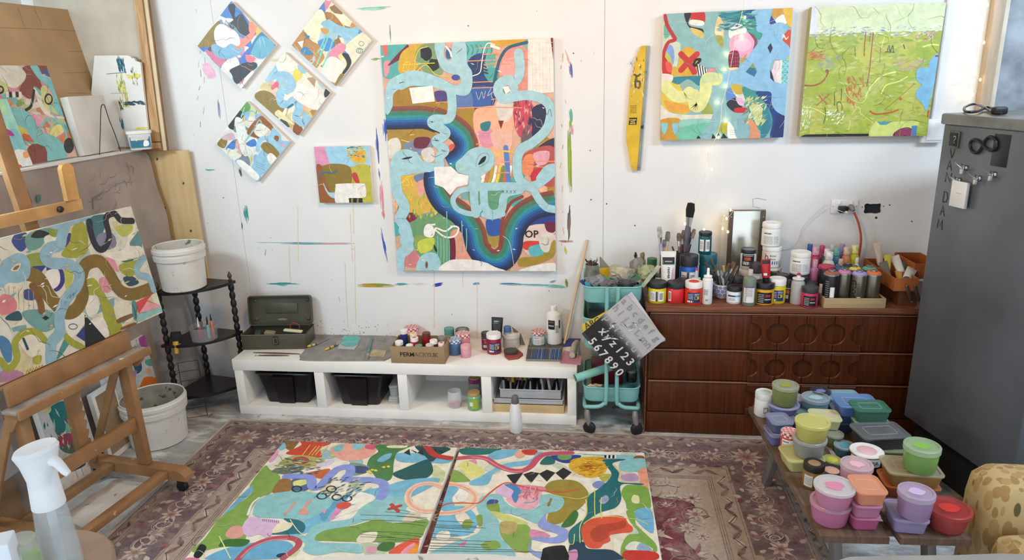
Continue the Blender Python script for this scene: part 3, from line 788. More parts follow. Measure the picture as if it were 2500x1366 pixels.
# ==== DRAPED CUPBOARD (left)
UX,UZ,UY0,UY1=-2.555,1.468,-2.05,-0.085
def drape_mat():
    m=attr_mat('paint_stained_dropcloth',rough=.85)
    return m
DROP=mat('#a99c93',rough=.85,var=.1,vscale=5,bump=.6,bscale=14,speck='#6f655f',speck_amt=-.03,col2='#93867e')
bm=B();R_=random.Random(5);nx,nz=64,40
def dr(y,z):return .012*math.sin(y*23+z*3)*(1-z/UZ)+.010*math.sin(y*41+2*z)*(1.0-z/UZ)+.006*math.sin(z*19+y*7)
g=[[bm.verts.new((UX+.05*(1-z/UZ)+dr(y,z)+(.11*(1-z/UZ)**.5*max(0,(y+.42)/.335)),y,z))for z in [UZ*j/nz for j in range(nz+1)]]for y in [UY0+(UY1-UY0)*i/nx for i in range(nx+1)]]
for i in range(nx):
    for j in range(nz):bm.faces.new((g[i][j],g[i+1][j],g[i+1][j+1],g[i][j+1]))
top_b=[bm.verts.new((-3.18,UY0,UZ)),bm.verts.new((-3.18,UY1,UZ))]
bm.faces.new([g[i][nz]for i in range(nx+1)]+[top_b[1],top_b[0]])
sideb=bm.verts.new((-3.18,UY1,0));bm.faces.new([g[nx][j]for j in range(nz+1)][::-1]+[sideb,top_b[1]][:1]+[top_b[1]])
sidef=bm.verts.new((-3.18,UY0,0));bm.faces.new([g[0][j]for j in range(nz+1)]+[top_b[0],sidef])
unit=thing('draped_cupboard','tall cupboard under a grey paint stained drop cloth along the left wall','cupboard',(-2.87,-1.07,0))
obj('drop_cloth',bm,DROP,unit,world=True)
obj('top_board',box2((-3.17,UY0+.01,UZ+.0005),(UX+.012,UY1,UZ+.012),.003),mat('#dedbd8',rough=.7),unit,world=True)
pd=Paint((UX+.016,0,0),(0,1,0),(0,0,1),(1,0,0));pd.view(0,400,2.483)
for cx,cy,n_,sz in ((760,120,26,60),(640,110,14,70),(840,300,12,50)):
    for _ in range(n_):
        x,y=R_.gauss(cx,45),R_.gauss(cy,60);a=R_.uniform(-.9,.9)+1.57
        pd.stroke('#6d625c',[(x,y),(x+sz*.5*math.cos(a),y+sz*.5*math.sin(a)),(x+sz*math.cos(a+.5),y+sz*math.sin(a+.5))],R_.uniform(1,3.2),taper=True)
pd.poly('#3f6f63',[(222,190),(246,190),(244,224),(226,232)]).sharp('#7d736c',[(560,210),(620,170),(615,180),(566,222)]).sharp('#7d736c',[(560,210),(566,222),(572,280),(564,270)])
pd.poly('#6b605a',[(110,90),(150,130),(190,220),(205,320),(215,335),(190,330),(165,240),(125,170)])
pd.build('stains',unit,kind='stuff')
# ==== EASEL
EF,ES=V((.99,-.143,0)).normalized(),V((-.143,-.99,0)).normalized();EO=V((-2.10,-1.14,0));EZ=V((0,0,1))
def E(f,s,z):return EO+EF*f+ES*s+EZ*z
EW=wood_mat('easel_beech','#85603f','#a07850','#b58e66',vert=True,rough=.5);
EWH=mat('#a67c54',rough=.5,var=.16,vscale=9,col2='#8b6541',speck='#cdbba3',speck_amt=-.02)
t=thing('studio_easel','wooden H-frame studio easel on castors holding the large abstract canvas','easel',E(0,.26,0))
ea=math.atan2(EF.y,EF.x)
for s in (0.0,.52):
    P_=[(-.33,0),(.19,0)]+[(.19+.05*math.sin(a_),.05*(1-math.cos(a_))*.9)for a_ in (.4,.8,1.2,1.57)]+[(.24,.05),(-.33,.05)]
    bm=prism([(x,.05-y+.07)for x,y in P_],E(0,s-.028,0),EF,EZ,ES,.056);obj('runner',bm,EWH,t,world=True,smooth=False)
    bm=B();bar(bm,E(0,s,.1215),E(-.012,s,.69),.032,.06,up=EF,bev=.004);obj('upright',bm,EWH,t,world=True)
    bm=B();bar(bm,E(-.024,s+.034,.62),E(-.27,s+.034,.122),.016,.035,up=EF,bev=.002);obj('brace',bm,EWH,t,world=True)
    for f_ in (.19,-.29):
        w=obj('castor',lathe([(0,-.012),(.024,-.012),(.027,-.008),(.027,.008),(.024,.012),(0,.012)],18),mat('#1c1c1e',rough=.5),t,loc=E(f_,s,.0275)-t.location,rot=(math.pi/2,0,ea))
        obj('fork',bx((0,0,.05),(.03,.036,.03),.004),mat('#232325',rough=.5),t,loc=E(f_,s,0)-t.location,rot=(0,0,ea))
for f_,z in ((.125,.098),(-.18,.098)):
    bm=B();bar(bm,E(f_,.029,z),E(f_,.491,z),.045,.032,up=EZ,bev=.003);obj('crossbar',bm,EWH,t,world=True)
bm=B();bar(bm,E(.0,.017,.335),E(.0,.503,.335),.024,.062,up=EZ,bev=.003);obj('crossbar',bm,EWH,t,world=True)
bm=B();bar(bm,E(-.008,.017,.655),E(-.008,.503,.655),.024,.05,up=EZ,bev=.003);obj('crossbar',bm,EWH,t,world=True)
# sawtooth mast
mp=[(-.03,.31),(.03,.31)]
for k in range(9):
    z=.33+k*.043;mp+=[(.03,z),(.018,z+.012),(.03,z+.034)]
mp+=[(.03,.72),(-.03,.72)]
bm=prism(mp,E(-.056,.26,0),ES*-1,EZ,EF,.03);obj('ratchet_mast',bm,EWH,t,world=True,smooth=False)
bm=B();bar(bm,E(-.088,.175,.7215),E(-.247,.175,1.85),.062,.03,up=EF,bev=.003);obj('upper_mast',bm,EWH,t,world=True)
# ledge that carries the canvas
bm=B();bar(bm,E(.045,-.06,.680),E(.045,.60,.680),.075,.014,up=EZ,bev=.003);obj('canvas_ledge',bm,mat('#9d9187',rough=.6,var=.2,vscale=12,speck='#d9d6d0',speck_amt=.03),t,world=True)
bm=B();bar(bm,E(.09,-.06,.674),E(.09,.60,.674),.014,.036,up=EZ,bev=.003);obj('ledge_lip',bm,EWH,t,world=True)
bm=B();bar(bm,E(.012,-.03,.7275),E(.012,.57,.7275),.016,.08,up=EZ,bev=.003);obj('backboard',bm,EWH,t,world=True)
bm=B();bar(bm,E(-.02,-.03,.7605),E(-.02,.57,.7605),.046,.012,up=EZ,bev=.002);obj('rest_strip',bm,EWH,t,world=True)
for s in (-.04,.58):
    bm=prism([(.0,.672),(.07,.672),(.07,.66),(.02,.60),(0,.60)],E(.006,s-.01,0),EF,EZ,ES,.02);obj('bracket',bm,EWH,t,world=True,smooth=False)
# upper clamp
bm=B();bar(bm,E(-.136,-.06,1.335),E(-.136,.6,1.335),.02,.05,up=EZ,bev=.003);obj('top_clamp',bm,mat('#c79a63',rough=.45,var=.12,vscale=10),t,world=True)
P_=[(-.03,0),(.03,0),(.03,.135),(.02,.15),(0,.155),(-.02,.15),(-.03,.135)]
bm=prism(P_,E(-.136,-.01,1.362),ES*-1,EZ,EF,.022);obj('clamp_paddle',bm,mat('#cf9f60',rough=.45,var=.12,vscale=10),t,world=True,smooth=False)
obj('knob',lathe([(0,0),(.012,0),(.014,.008),(.009,.016),(0,.018)],14),mat('#2a2522',rough=.5),t,loc=E(-.125,.06,1.335)-t.location,rot=(0,math.pi/2,ea))
# ==== LOW TABLE WITH TUBS
TZ=.362
a,b=onZ(1828,992,TZ),onZ(2003,1308,TZ);T0=b.copy();tl_=(a-b).length;tv=(a-b).normalized();tu=V((tv.y,-tv.x,0))
if tu.x<0:tu=-tu
TW=mat('#6a5344',rough=.6,var=.18,vscale=5,stretch=(14,2,2),speck='#8d7a6b',speck_amt=-.02)
t=thing('plank_table','low two plank brown table on splayed legs under the paint tubs','table',(b+a)/2*1.0+tu*.2-V((0,0,TZ)))
TBR=TZ-.024
for k,(o0,o1,e)in enumerate(((0,.212,0),(.245,.458,.0))):
    pl=[(o0,-e),(o1,-e),(o1,tl_),(o0,tl_)]
    bm=prism(pl,V((T0.x,T0.y,TBR)),tu,tv,(0,0,1),.024);obj('plank',bm,TW,t,world=True,smooth=False)
LEGM=mat('#6f6c68',rough=.5,var=.12,vscale=14)
for vv,sp in ((.10,-.10),(tl_-.20,.16)):
    for uu,so in ((.085,.0),(.38,.0)):
        bm=B();top=V((T0.x,T0.y,0))+tu*uu+tv*vv
        bar(bm,top+V((0,0,TBR-.027)),top+tu*so*-1+tv*sp+V((0,0,.001)),.028,.05,up=tv,bev=.003);obj('leg',bm,LEGM,t,world=True)
    bm=B();bar(bm,V((T0.x,T0.y,TBR-.0135))+tu*.01+tv*vv,V((T0.x,T0.y,TBR-.0135))+tu*.445+tv*vv,.05,.025,bev=.003);obj('batten',bm,TW,t,world=True)
def onTable(u,v,z=TZ):return V((T0.x,T0.y,z))+tu*u+tv*v
# ==== ARMCHAIR (right edge)
def floral():
    m=bpy.data.materials.new('leaf_upholstery');m.use_nodes=True;nt=m.node_tree;N=nt.nodes;L=nt.links;b=N['Principled BSDF'];b.inputs['Roughness'].default_value=.9
    tc=N.new('ShaderNodeTexCoord');last=None
    for k,(ry,sc,th,cc)in enumerate(((.7,30,.40,'#9a7a48'),(-.8,26,.36,'#a88a58'),(.1,13,.13,'#5a5230'))):
        mp=N.new('ShaderNodeMapping');mp.inputs['Rotation'].default_value=(ry,ry,.5);mp.inputs['Scale'].default_value=(1,1,.42);vo=N.new('ShaderNodeTexVoronoi');vo.inputs['Scale'].default_value=sc
        L.new(tc.outputs['Object'],mp.inputs[0]);L.new(mp.outputs[0],vo.inputs['Vector'])
        r=N.new('ShaderNodeMapRange');r.inputs['From Min'].default_value=th+.03;r.inputs['From Max'].default_value=th;L.new(vo.outputs['Distance'],r.inputs['Value'])
        x=N.new('ShaderNodeMix');x.data_type='RGBA';x.inputs['A'].default_value=(*lin('#b89f70'),1);x.inputs['B'].default_value=(*lin(cc),1);L.new(r.outputs[0],x.inputs['Factor'])
        if last:L.new(last,x.inputs['A'])
        last=x.outputs['Result']
    L.new(last,b.inputs['Base Color']);return m
FLO=floral()
s0=onY(2362,1330,-1.62)
t=thing('floral_armchair','tan armchair with leaf pattern upholstery at the right edge','armchair',(1.50,-1.83,0))
SXA=1.20
obj('backrest',loft([(.66,.20,.06,.10),(.66,.20,.06,.42),(.65,.19,.06,.48),(.61,.16,.06,.51),(.52,.08,.03,.525)]),FLO,t,loc=(SXA+.35-1.50,-1.60+1.83,0))
obj('arm',loft([(.16,.5,.05,.10),(.16,.5,.05,.33),(.15,.48,.05,.37),(.10,.42,.04,.395)]),FLO,t,loc=(SXA+.10-1.50,-1.955+1.83,0))
obj('arm',loft([(.16,.5,.05,.10),(.16,.5,.05,.33),(.15,.48,.05,.37),(.10,.42,.04,.395)]),FLO,t,loc=(SXA+.60-1.50,-1.955+1.83,0))
obj('seat_cushion',loft([(.33,.5,.05,.14),(.335,.5,.05,.26),(.30,.46,.05,.30)]),FLO,t,loc=(SXA+.35-1.50,-1.955+1.83,0))
for x in (.08,.62):
    for y in (-1.57,-2.15):obj('foot',lathe([(0,0),(.018,0),(.024,.099),(0,.0995)],12),mat('#3a2a20',rough=.5),t,loc=(SXA+x-1.5,y+1.83,0))
lf=Paint((SXA+.02-.0004,-1.60,0),(0,-1,0),(0,0,1),(-1,0,0)).view(2150,850,2.649)
# ==== PAINTINGS ON THE WALL
LB='#a4ccd4'
# ---- large central canvas
root,p=wall_canvas('large_abstract_canvas','large upright abstract canvas of pale blue rivers over rainbow bands on the wall',(927,110),(1354,93),(1354,660),(973,660),.038)
p.view(900,60,2.135).fill('#d9a98f')
p.patches(['#4fa8a6','#b08a2a','#e79aa5','#6f9a6a','#d4b23d','#f0b79a','#7fa9a0','#c98f4a'],90,.07,3)
for c,q in (
 ('#55aaa6',[(57,105),(200,100),(180,230),(130,280),(70,260)]),('#e0615c',[(72,110),(98,108),(96,160),(84,160)]),
 ('#e08e9b',[(80,200),(110,190),(105,250),(85,270)]),('#6c1f38',[(140,165),(185,120),(205,105),(210,130),(190,165),(150,190),(100,215)]),
 ('#d3a931',[(170,150),(250,98),(300,100),(270,180),(240,240),(160,250)]),('#7e9d70',[(260,120),(350,100),(390,240),(330,270),(250,200)]),
 ('#5fb2ae',[(500,95),(640,88),(625,200),(540,250),(505,190)]),('#2b3f78',[(520,185),(610,150),(600,240),(680,290),(640,440),(560,450),(520,330)]),
 ('#365fa3',[(540,330),(640,330),(630,430),(550,430)]),('#5f79b0',[(450,370),(530,350),(540,430),(470,440)]),
 ('#cf9f33',[(640,85),(810,76),(800,100),(700,112),(660,110)]),('#dd8f86',[(690,150),(830,130),(830,330),(700,330)]),('#e7a39c',[(700,190),(780,170),(760,260),(690,260)]),
 ('#4aa39f',[(600,240),(660,225),(670,280),(630,300)]),('#58afa8',[(620,150),(660,160),(655,215),(620,220)]),
 ('#a67c22',[(105,350),(230,320),(400,380),(390,450),(110,440)]),('#4e3f7d',[(345,350),(400,350),(405,400),(360,405)]),
 ('#a88531',[(96,545),(330,545),(330,620),(180,650),(100,620)]),('#7d86a0',[(180,620),(330,590),(320,660),(230,680)]),('#6d2138',[(245,590),(320,590),(300,640),(240,640)]),
 ('#a78327',[(455,445),(560,445),(560,560),(520,520),(460,500)]),
 ('#eeb08d',[(560,440),(760,440),(750,560),(720,700),(600,730),(560,600)]),('#dd8fa9',[(570,560),(640,545),(660,620),(600,640)]),('#e5b5a0',[(640,560),(740,560),(740,640),(660,640)]),
 ('#c7455a',[(760,390),(850,410),(860,500),(800,590),(760,520)]),('#d9cfc4',[(670,400),(750,400),(745,480),(700,510),(670,470)]),('#7d2a25',[(675,500),(705,500),(690,545)]),('#2f7d80',[(585,515),(635,505),(625,550),(590,550)]),
 ('#2a2b4d',[(850,440),(920,420),(920,530),(870,600),(830,560)]),('#3a3442',[(880,640),(968,590),(968,660),(900,660)]),('#6f5b5e',[(800,560),(840,520),(850,600),(800,620)]),
 ('#b5524a',[(830,660),(968,640),(968,840),(850,800),(800,720)]),('#e88a5e',[(810,690),(860,680),(850,780),(800,770)]),('#e6a2b0',[(860,670),(940,660),(930,720),(880,730)]),('#c92f3a',[(850,770),(900,745),(890,800),(850,815)]),
 ('#ded6cb',[(100,610),(150,590),(170,640),(140,690),(105,690)]),('#d8d2ca',[(275,660),(330,640),(345,700),(300,720)]),('#d9574d',[(420,630),(455,625),(450,690),(425,680)]),
 ('#d9ae4a',[(150,800),(330,780),(380,920),(330,1000),(180,980)]),('#6f7fa0',[(240,785),(320,775),(310,830),(250,820)]),('#e3a08f',[(255,820),(315,812),(305,890),(262,895)]),
 ('#7f94ad',[(270,990),(400,970),(400,1010),(290,1040)]),
 ('#6d9b6c',[(220,1010),(500,1000),(540,1150),(520,1230),(380,1282),(260,1200)]),('#8aa35c',[(240,1100),(330,1110),(320,1180),(250,1170)]),('#c8cf4a',[(260,1130),(340,1110),(330,1170),(270,1190)]),
 ('#e79c85',[(430,1080),(520,1080),(530,1220),(440,1220)]),('#6e1c33',[(420,1120),(450,1115),(452,1222),(425,1222)]),('#d27f7f',[(170,1190),(250,1180),(255,1260),(175,1250)]),('#7f1f38',[(165,1010),(210,980),(255,985),(245,1015),(190,1035)]),
 ('#629e78',[(530,840),(700,830),(760,880),(700,960),(620,1010),(540,960)]),('#a8903a',[(600,1060),(700,1060),(690,1150),(630,1160)]),('#2f57a5',[(615,1015),(690,1015),(690,1090),(625,1095)]),
 ('#2b3f8c',[(770,1000),(968,960),(968,1050),(880,1060),(780,1060)]),('#e3c8bd',[(815,1060),(960,1050),(960,1190),(820,1190)]),('#d2402f',[(810,1130),(900,1130),(890,1165),(815,1172)]),
 ('#5fb3bd',[(835,1160),(905,1145),(910,1200),(850,1205)]),('#a58a2c',[(790,1215),(900,1200),(968,1120),(968,1200),(900,1240),(790,1260)]),('#6e1a38',[(920,1032),(970,1030),(970,1080),(930,1075)]),('#d9d3c4',[(890,1100),(950,1090),(940,1180),(900,1170)]),
):p.poly(c,q)
p.dot('#1f1d22',300,150,32,40,wob=.15).dot('#22261f',340,210,30,35,wob=.2)
p.dry(['#6d3a44','#c75a5f','#e9a9a0'],60,.05,5,p.reg(760,400,850,570),1.4,.3)
p.dry(['#a0c040','#c9d455','#7fae3c','#e0c04a'],60,.06,6,p.reg(140,890,370,1000),1.5,.2)
p.dry(['#5a9a5a','#8db33f','#f3efe8'],20,.06,8,p.reg(590,740,650,820),1.5,.1)
for k,c in enumerate(('#f0ece4','#d97a3c','#c9a12d','#f0ece4','#e5c94f','#6b8f45','#cf6a38','#f2efe9')):
    x=590+k*19;p.stroke(c,[(x+18,740),(x+10,790),(x,822)],15)
p.stroke('#5a7fc0',[(715,640),(722,720),(730,820)],26).stroke('#e7c43f',[(660,690),(700,660),(755,665)],9)
for k in range(5):p.stroke('#22355f',[(530+k*4,190+k*18),(548+k*4,178+k*18),(566+k*4,192+k*18),(584+k*4,176+k*18),(604+k*4,190+k*16)],8,sm=False)
for k in range(6):p.stroke('#2d7f86',[(510+k*24,105),(522+k*24,130),(512+k*24,160)],3)
BAND=['#1d2746','#1c2f5e','#1f4784','#22609f','#2b7fae','#2f938f','#36806f','#4b7a60','#7a4b34','#8c4a3c']
p.grad(BAND,[(88,487),(200,485),(290,484),(360,505)],118)
p.grad(BAND,[(330,487),(420,520),(490,575),(512,640),(480,700),(420,735)],125)
p.grad(BAND,[(360,740),(350,830),(390,920),(480,985),(545,1070),(570,1160),(625,1220),(690,1225),(735,1170),(750,1080),(795,1000),(870,950),(975,925)],125)
p.stroke('#8b3f35',[(630,1150),(650,1175),(680,1170),(690,1110),(700,1010),(740,930),(800,895)],16).stroke('#d98f7f',[(640,1155),(655,1167),(676,1150)],5)
for y,a,b in ((120,565,760),(152,600,830),(187,515,830),(205,600,740),(268,690,825),(298,540,800),(328,540,830),(388,640,700),(405,350,430),(432,455,800),(620,560,640),(712,690,970),(742,790,930),(772,660,760)):
    p.stroke('#e8986c',[(a,y+3),((a+b)/2,y-2),(b,y+1)],5)
p.sharp('#e9e2d8',[(830,76),(948,70),(965,200),(968,352),(880,360),(830,345)]).sharp('#6e1530',[(949,70),(970,69),(970,210),(962,180)])
for k in range(7):p.stroke('#d5cdc4',[(836+k*18,90),(838+k*18,345)],2)
for k in range(9):p.stroke('#dcd5cc',[(836,95+k*28),(960,92+k*28)],2)
for q in ([(180,235),(190,200),(215,200),(205,240),(175,240)],[(175,210),(250,205),(345,200)],[(240,240),(245,180),(265,130),(310,115)],[(250,245),(300,210),(350,260),(420,270)],[(145,800),(180,790),(215,830),(180,835),(190,800),(235,785)],[(165,830),(215,800),(230,840)],[(170,600),(215,612)],[(215,575),(240,572)]):
    p.stroke('#efd53a',q,4)
p.stroke('#1f5a74',[(655,300),(670,230),(690,170),(730,120),(825,92)],15)
p.stroke('#f2ece4',[(540,268),(580,250),(590,200),(600,140),(620,98),(660,105)],5).stroke('#f2ece4',[(640,110),(680,125)],14)
for q in ([(560,350),(575,390),(590,350),(600,385),(610,345)],[(640,330),(620,370),(650,350)]):p.stroke('#c9d6e6',q,2.5)
# rivers
for q in ([(345,100),(400,97),(392,150),(412,185),(432,180),(440,97),(505,96),(515,200),(540,250),(537,335),(505,370),(450,362),(400,345),(300,318),(230,312),(165,335),(130,365),(126,425),(98,470),(84,420),(98,310),(150,265),(230,238),(300,250),(380,280),(440,312),(470,312),(482,285),(450,262),(395,242),(362,190)],
          [(115,720),(140,670),(195,648),(255,670),(285,708),(345,722),(385,725),(345,760),(270,772),(150,788),(112,780)],
          [(455,722),(488,690),(530,650),(580,637),(632,650),(657,690),(646,742),(612,775),(586,790),(582,832),(525,832),(515,785),(465,768)],
          [(255,1284),(262,1222),(300,1188),(350,1190),(374,1230),(368,1284)]):p.poly(LB,q)
p.stroke(LB,[(430,340),(436,440),(415,490),(345,492),(330,515),(380,540),(405,565),(380,590),(350,605),(375,635),(400,655),(370,690),(375,725)],47)
p.stroke(LB,[(140,780),(150,870),(188,950),(165,1010),(190,1050),(205,1110),(200,1165),(165,1200),(158,1284)],58).dot(LB,200,1120,38).dot(LB,205,1160,32).dot(LB,190,1070,34)
p.stroke(LB,[(552,800),(550,900),(560,985)],44).stroke(LB,[(540,846),(700,842),(850,840),(925,800),(972,750)],44)
p.stroke(LB,[(550,850),(475,868),(440,915),(470,965),(550,985),(590,945)],28).stroke(LB,[(600,860),(608,950),(645,985),(692,965),(712,885),(790,860)],42)
p.stroke(LB,[(850,840),(885,905),(925,950),(972,962)],40).stroke(LB,[(600,990),(645,1000),(700,985)],30)
p.stroke(LB,[(782,150),(790,230),(770,290),(715,290),(675,335),(700,385),(760,375),(840,368),(920,395),(950,450),(930,540),(860,610),(790,655),(774,740),(790,810),(840,845)],50).ring(LB,715,338,45,48,42)
p.stroke(LB,[(170,320),(220,300),(300,300)],40).stroke(LB,[(890,800),(930,750),(965,740)],34)
p.poly('#efe9e2',[(700,325),(730,320),(740,345),(715,362)],False).dot('#2a5f96',418,150,16,30).stroke('#f3ece4',[(405,115),(425,140),(432,165)],10).dot('#44549a',455,275,22,15)
p.sharp('#f1ece5',[(212,330),(335,318),(346,400),(230,412)]).poly('#f1ece5',[(342,742),(430,738),(470,775),(520,786),(518,832),(460,846),(426,888),(390,848),(346,832)],False)
p.poly('#131416',[(572,730),(590,695),(612,685),(605,712)]).poly('#131416',[(172,700),(200,690),(230,688),(205,700)]).dot('#6f5a3a',303,1250,7,18).dot('#a9d8c2',487,752,15,12)
p.stroke('#5a8f9c',[(560,740),(565,700),(590,672),(620,672),(628,700),(600,735)],2)
for q in ([(345,1040),(300,1050),(295,1095),(335,1100),(350,1060),(400,1075),(440,1050),(470,1060),(450,1100),(400,1105),(350,1070)],):p.stroke('#f3efe9',q,9)
p.dot('#f3efe9',315,1068,26,32)
for x,a,b in ((360,1100,1215),(376,1110,1260),(392,1100,1280),(408,970,1280),(420,1120,1240),(486,1020,1190),(510,1060,1170),(645,960,1020)):p.stroke('#79c3b5',[(x,a),(x+2,(a+b)/2),(x,b)],5)
p.poly('#ede7e0',[(380,1286),(420,1228),(520,1222),(600,1235),(660,1262),(700,1286)]).poly('#ede7e0',[(780,1286),(860,1255),(968,1240),(970,1286)])
p.text('#17181b','OP',814,1108,54).stroke('#17181b',[(920,440),(930,470),(945,440),(955,480)],2).stroke('#17181b',[(160,305),(185,298)],3)
for k in range(4):p.stroke('#4a4f55',[(695+k*20,862),(708+k*20,878)],2).stroke('#4a4f55',[(708+k*20,862),(695+k*20,878)],2)
p.poly('#1d2422',[(340,1145),(352,1160),(358,1185),(344,1170)]).stroke('#efe6dc',[(700,1100),(735,1135),(760,1265)],2)
p.scrawl(['#f0e6da','#2a2b30','#e9cf55','#c04a44'],50,.05,.0016,4);p.dry(['#f0e8dd','#dfe8e8'],40,.03,9)
p.build('painted_surface',root)
# ---- four tilted square canvases, upper left
def diamond(label,L_,T_,R_,B_,name='tilted_canvas'):
    f=lambda q:(460+q[0]/2.627,q[1]/2.627)
    r_,p_=wall_canvas(name,label,f(L_),f(T_),f(R_),f(B_),.032,group='small tilted square canvases on the wall')
    return r_,p_.view(460,0,2.627)
CREAM,OLV,BLU='#e9e3cf','#8f7b3a','#4a7fc9'
root,p=diamond('tilted square canvas with black squiggle and white blob, upper left',(58,297),(272,10),(562,288),(340,566))
p.fill('#dfe0da').patches(['#4a80c8','#d98aa8','#3d4450','#9fc7d6','#e5e2da','#6c9fb5','#e8c35a'],40,.05,21)
for c,q in (('#4a82cf',[(230,60),(275,8),(330,60),(400,160),(360,200),(300,130),(250,110)]),(OLV,[(60,295),(190,135),(200,200),(170,290),(110,300)]),('#d27f9e',[(110,320),(250,380),(300,350),(320,400),(210,430),(140,370)]),
             ('#3f7fae',[(400,300),(480,200),(562,290),(490,360),(420,360)]),('#69b0cc',[(405,330),(470,230),(555,300),(480,375),(420,360)]),('#4778c4',[(330,380),(400,300),(380,400),(340,450)]),('#e3e4df',[(210,440),(290,360),(330,420),(280,500),(300,540)]),
             ('#7fb4d2',[(150,290),(200,280),(330,280),(340,340),(240,380),(160,340)]),('#34383f',[(255,40),(300,30),(300,110),(345,90),(400,200),(370,230),(320,200),(290,130)]),('#34383f',[(265,450),(320,420),(370,400),(430,400),(440,430),(390,470),(310,540),(280,480)]),
             ('#e98f80',[(300,300),(360,240),(430,190),(410,250),(340,310)]),('#ef8f77',[(395,140),(440,160),(420,220),(390,200)]),('#e88090',[(370,350),(430,370),(410,400),(375,390)]),('#f2f1ee',[(165,210),(190,160),(240,160),(310,210),(332,260),(320,295),(270,280),(230,305),(180,280)]),('#eef1ee',[(330,560),(400,460),(420,470),(350,566)])):p.poly(c,q)
for k in range(3):p.stroke('#7398ad',[(215+k*22,140+k*14),(235+k*22,160+k*14),(240+k*22,130+k*14),(262+k*22,158+k*14)],7,sm=False)
p.scrawl(['#f4f2ea','#e9907a','#2e3138'],22,.05,.0018,8);p.build('painted_surface',root)
root,p=diamond('tilted square canvas with white block and black arch, cut by the top',(662,292),(885,-8),(1180,255),(945,550))
p.fill('#e9dfc0').patches(['#c18a3a','#5a8fd0','#efe6cb','#a8c9d4','#8f6a35','#e8d98a'],34,.05,31)
for c,q in (('#4a7fcf',[(830,45),(880,0),(900,40),(860,85)]),('#e0869a',[(870,0),(920,10),(880,70)]),('#a9702f',[(870,80),(930,90),(1000,180),(960,200),(890,130)]),('#f1e6c5',[(740,170),(840,60),(880,120),(850,200),(830,260),(790,280)]),
             ('#b7803a',[(665,290),(735,200),(790,260),(850,300),(800,360),(790,400),(710,340)]),('#3f7fae',[(720,320),(760,300),(800,350),(740,350)]),('#4683a0',[(740,220),(780,230),(770,260)]),('#dff0ee',[(700,270),(740,260),(730,310)]),
             ('#8fc3da',[(850,150),(900,125),(960,160),(1040,180),(1095,165),(1080,230),(1020,260),(970,230),(880,180)]),('#cf9238',[(850,180),(900,190),(890,220),(860,210)]),('#e9e2c6',[(1010,290),(1130,200),(1175,250),(1080,360),(1010,330)]),
             ('#e58aa2',[(890,370),(960,280),(1010,290),(1000,330),(960,360),(1000,420),(970,440)]),('#4e88cf',[(830,270),(900,240),(940,290),(880,330)]),('#26262a',[(985,345),(1020,345),(1045,390),(1035,430),(1000,475),(985,470),(1015,420),(1010,385)]),
             ('#efe8dc',[(855,460),(900,370),(950,370),(995,410),(1000,440),(960,500),(930,530)]),('#8a7a2a',[(940,540),(975,475),(1000,485),(960,545)]),('#d8d6cf',[(1150,260),(1175,250),(1150,290)])):p.poly(c,q)
for a,b in (((905,210),(820,420)),((930,250),(860,430)),((880,230),(830,340)),((870,290),(845,350))):p.stroke('#74d0c0',[a,((a[0]+b[0])/2+4,(a[1]+b[1])/2),b],9)
p.ring('#3f7f78',1110,280,16,14,3).ring('#3f7f78',1098,325,20,16,4).ring('#3f7f78',1098,325,10,8,3)
p.scrawl(['#f4efe0','#3a3a40','#cfd6a0'],24,.05,.0016,9);p.build('painted_surface',root)
root,p=diamond('tilted square canvas with blue snake and white block, middle of the four',(415,625),(612,338),(915,590),(705,868))
p.fill('#e6dfcb').patches(['#e9e3cf','#d7cf9a','#e3b7a5','#c9b27a','#f0ead8','#9fc7d6'],34,.05,41)
for c,q in (('#efe8da',[(560,420),(620,350),(680,420),(660,480),(600,470)]),('#93c4dc',[(700,420),(740,410),(760,460),(720,470)]),('#e9cf4a',[(670,480),(690,440),(730,480),(700,540),(680,520)]),('#e0607a',[(530,560),(570,520),(580,550),(550,580)]),('#efc9be',[(530,590),(570,560),(570,620),(540,620)]),
             (OLV,[(425,620),(470,580),(540,600),(590,670),(620,690),(560,770),(500,720)]),('#a6d0e0',[(810,500),(860,540),(900,590),(850,560)]),('#e9e2d0',[(690,530),(800,470),(830,560),(760,570)]),('#b08f68',[(760,500),(820,490),(810,560)]),
             ('#b2863a',[(780,710),(840,680),(800,750)]),('#8a5228',[(670,840),(690,780),(735,830),(705,866)]),('#47553a',[(580,780),(610,760),(650,810),(620,810)]),('#e8dfae',[(560,740),(580,705),(640,760),(680,800)]),('#22272c',[(870,600),(885,565),(912,590),(880,625)])):p.poly(c,q)
p.stroke('#98c6de',[(545,440),(560,480),(640,490),(665,550),(630,580),(590,600),(595,660),(640,665),(690,640),(710,700),(690,750),(740,790),(760,740)],52)
p.poly('#efe9e0',[(670,600),(710,540),(760,550),(870,620),(850,680),(825,705),(770,690),(690,640)]).stroke('#e9c43a',[(760,700),(775,730),(790,740)],14).stroke('#f2f0e8',[(620,605),(640,620),(630,640)],10).stroke('#336f88',[(640,690),(670,670)],14)
p.scrawl(['#c9c0a8','#f5f0e2','#7d7048','#d27a6a'],34,.05,.0016,10);p.build('painted_surface',root)
root,p=diamond('tilted square canvas with brown block and pale blue arch, lowest of the four',(172,922),(368,652),(660,905),(440,1160))
p.fill('#dfe2da').patches(['#e4e5dd','#c9d6d2','#d9b0b0','#8fb8e0','#cfd6a0','#7a8f9a'],36,.045,51)
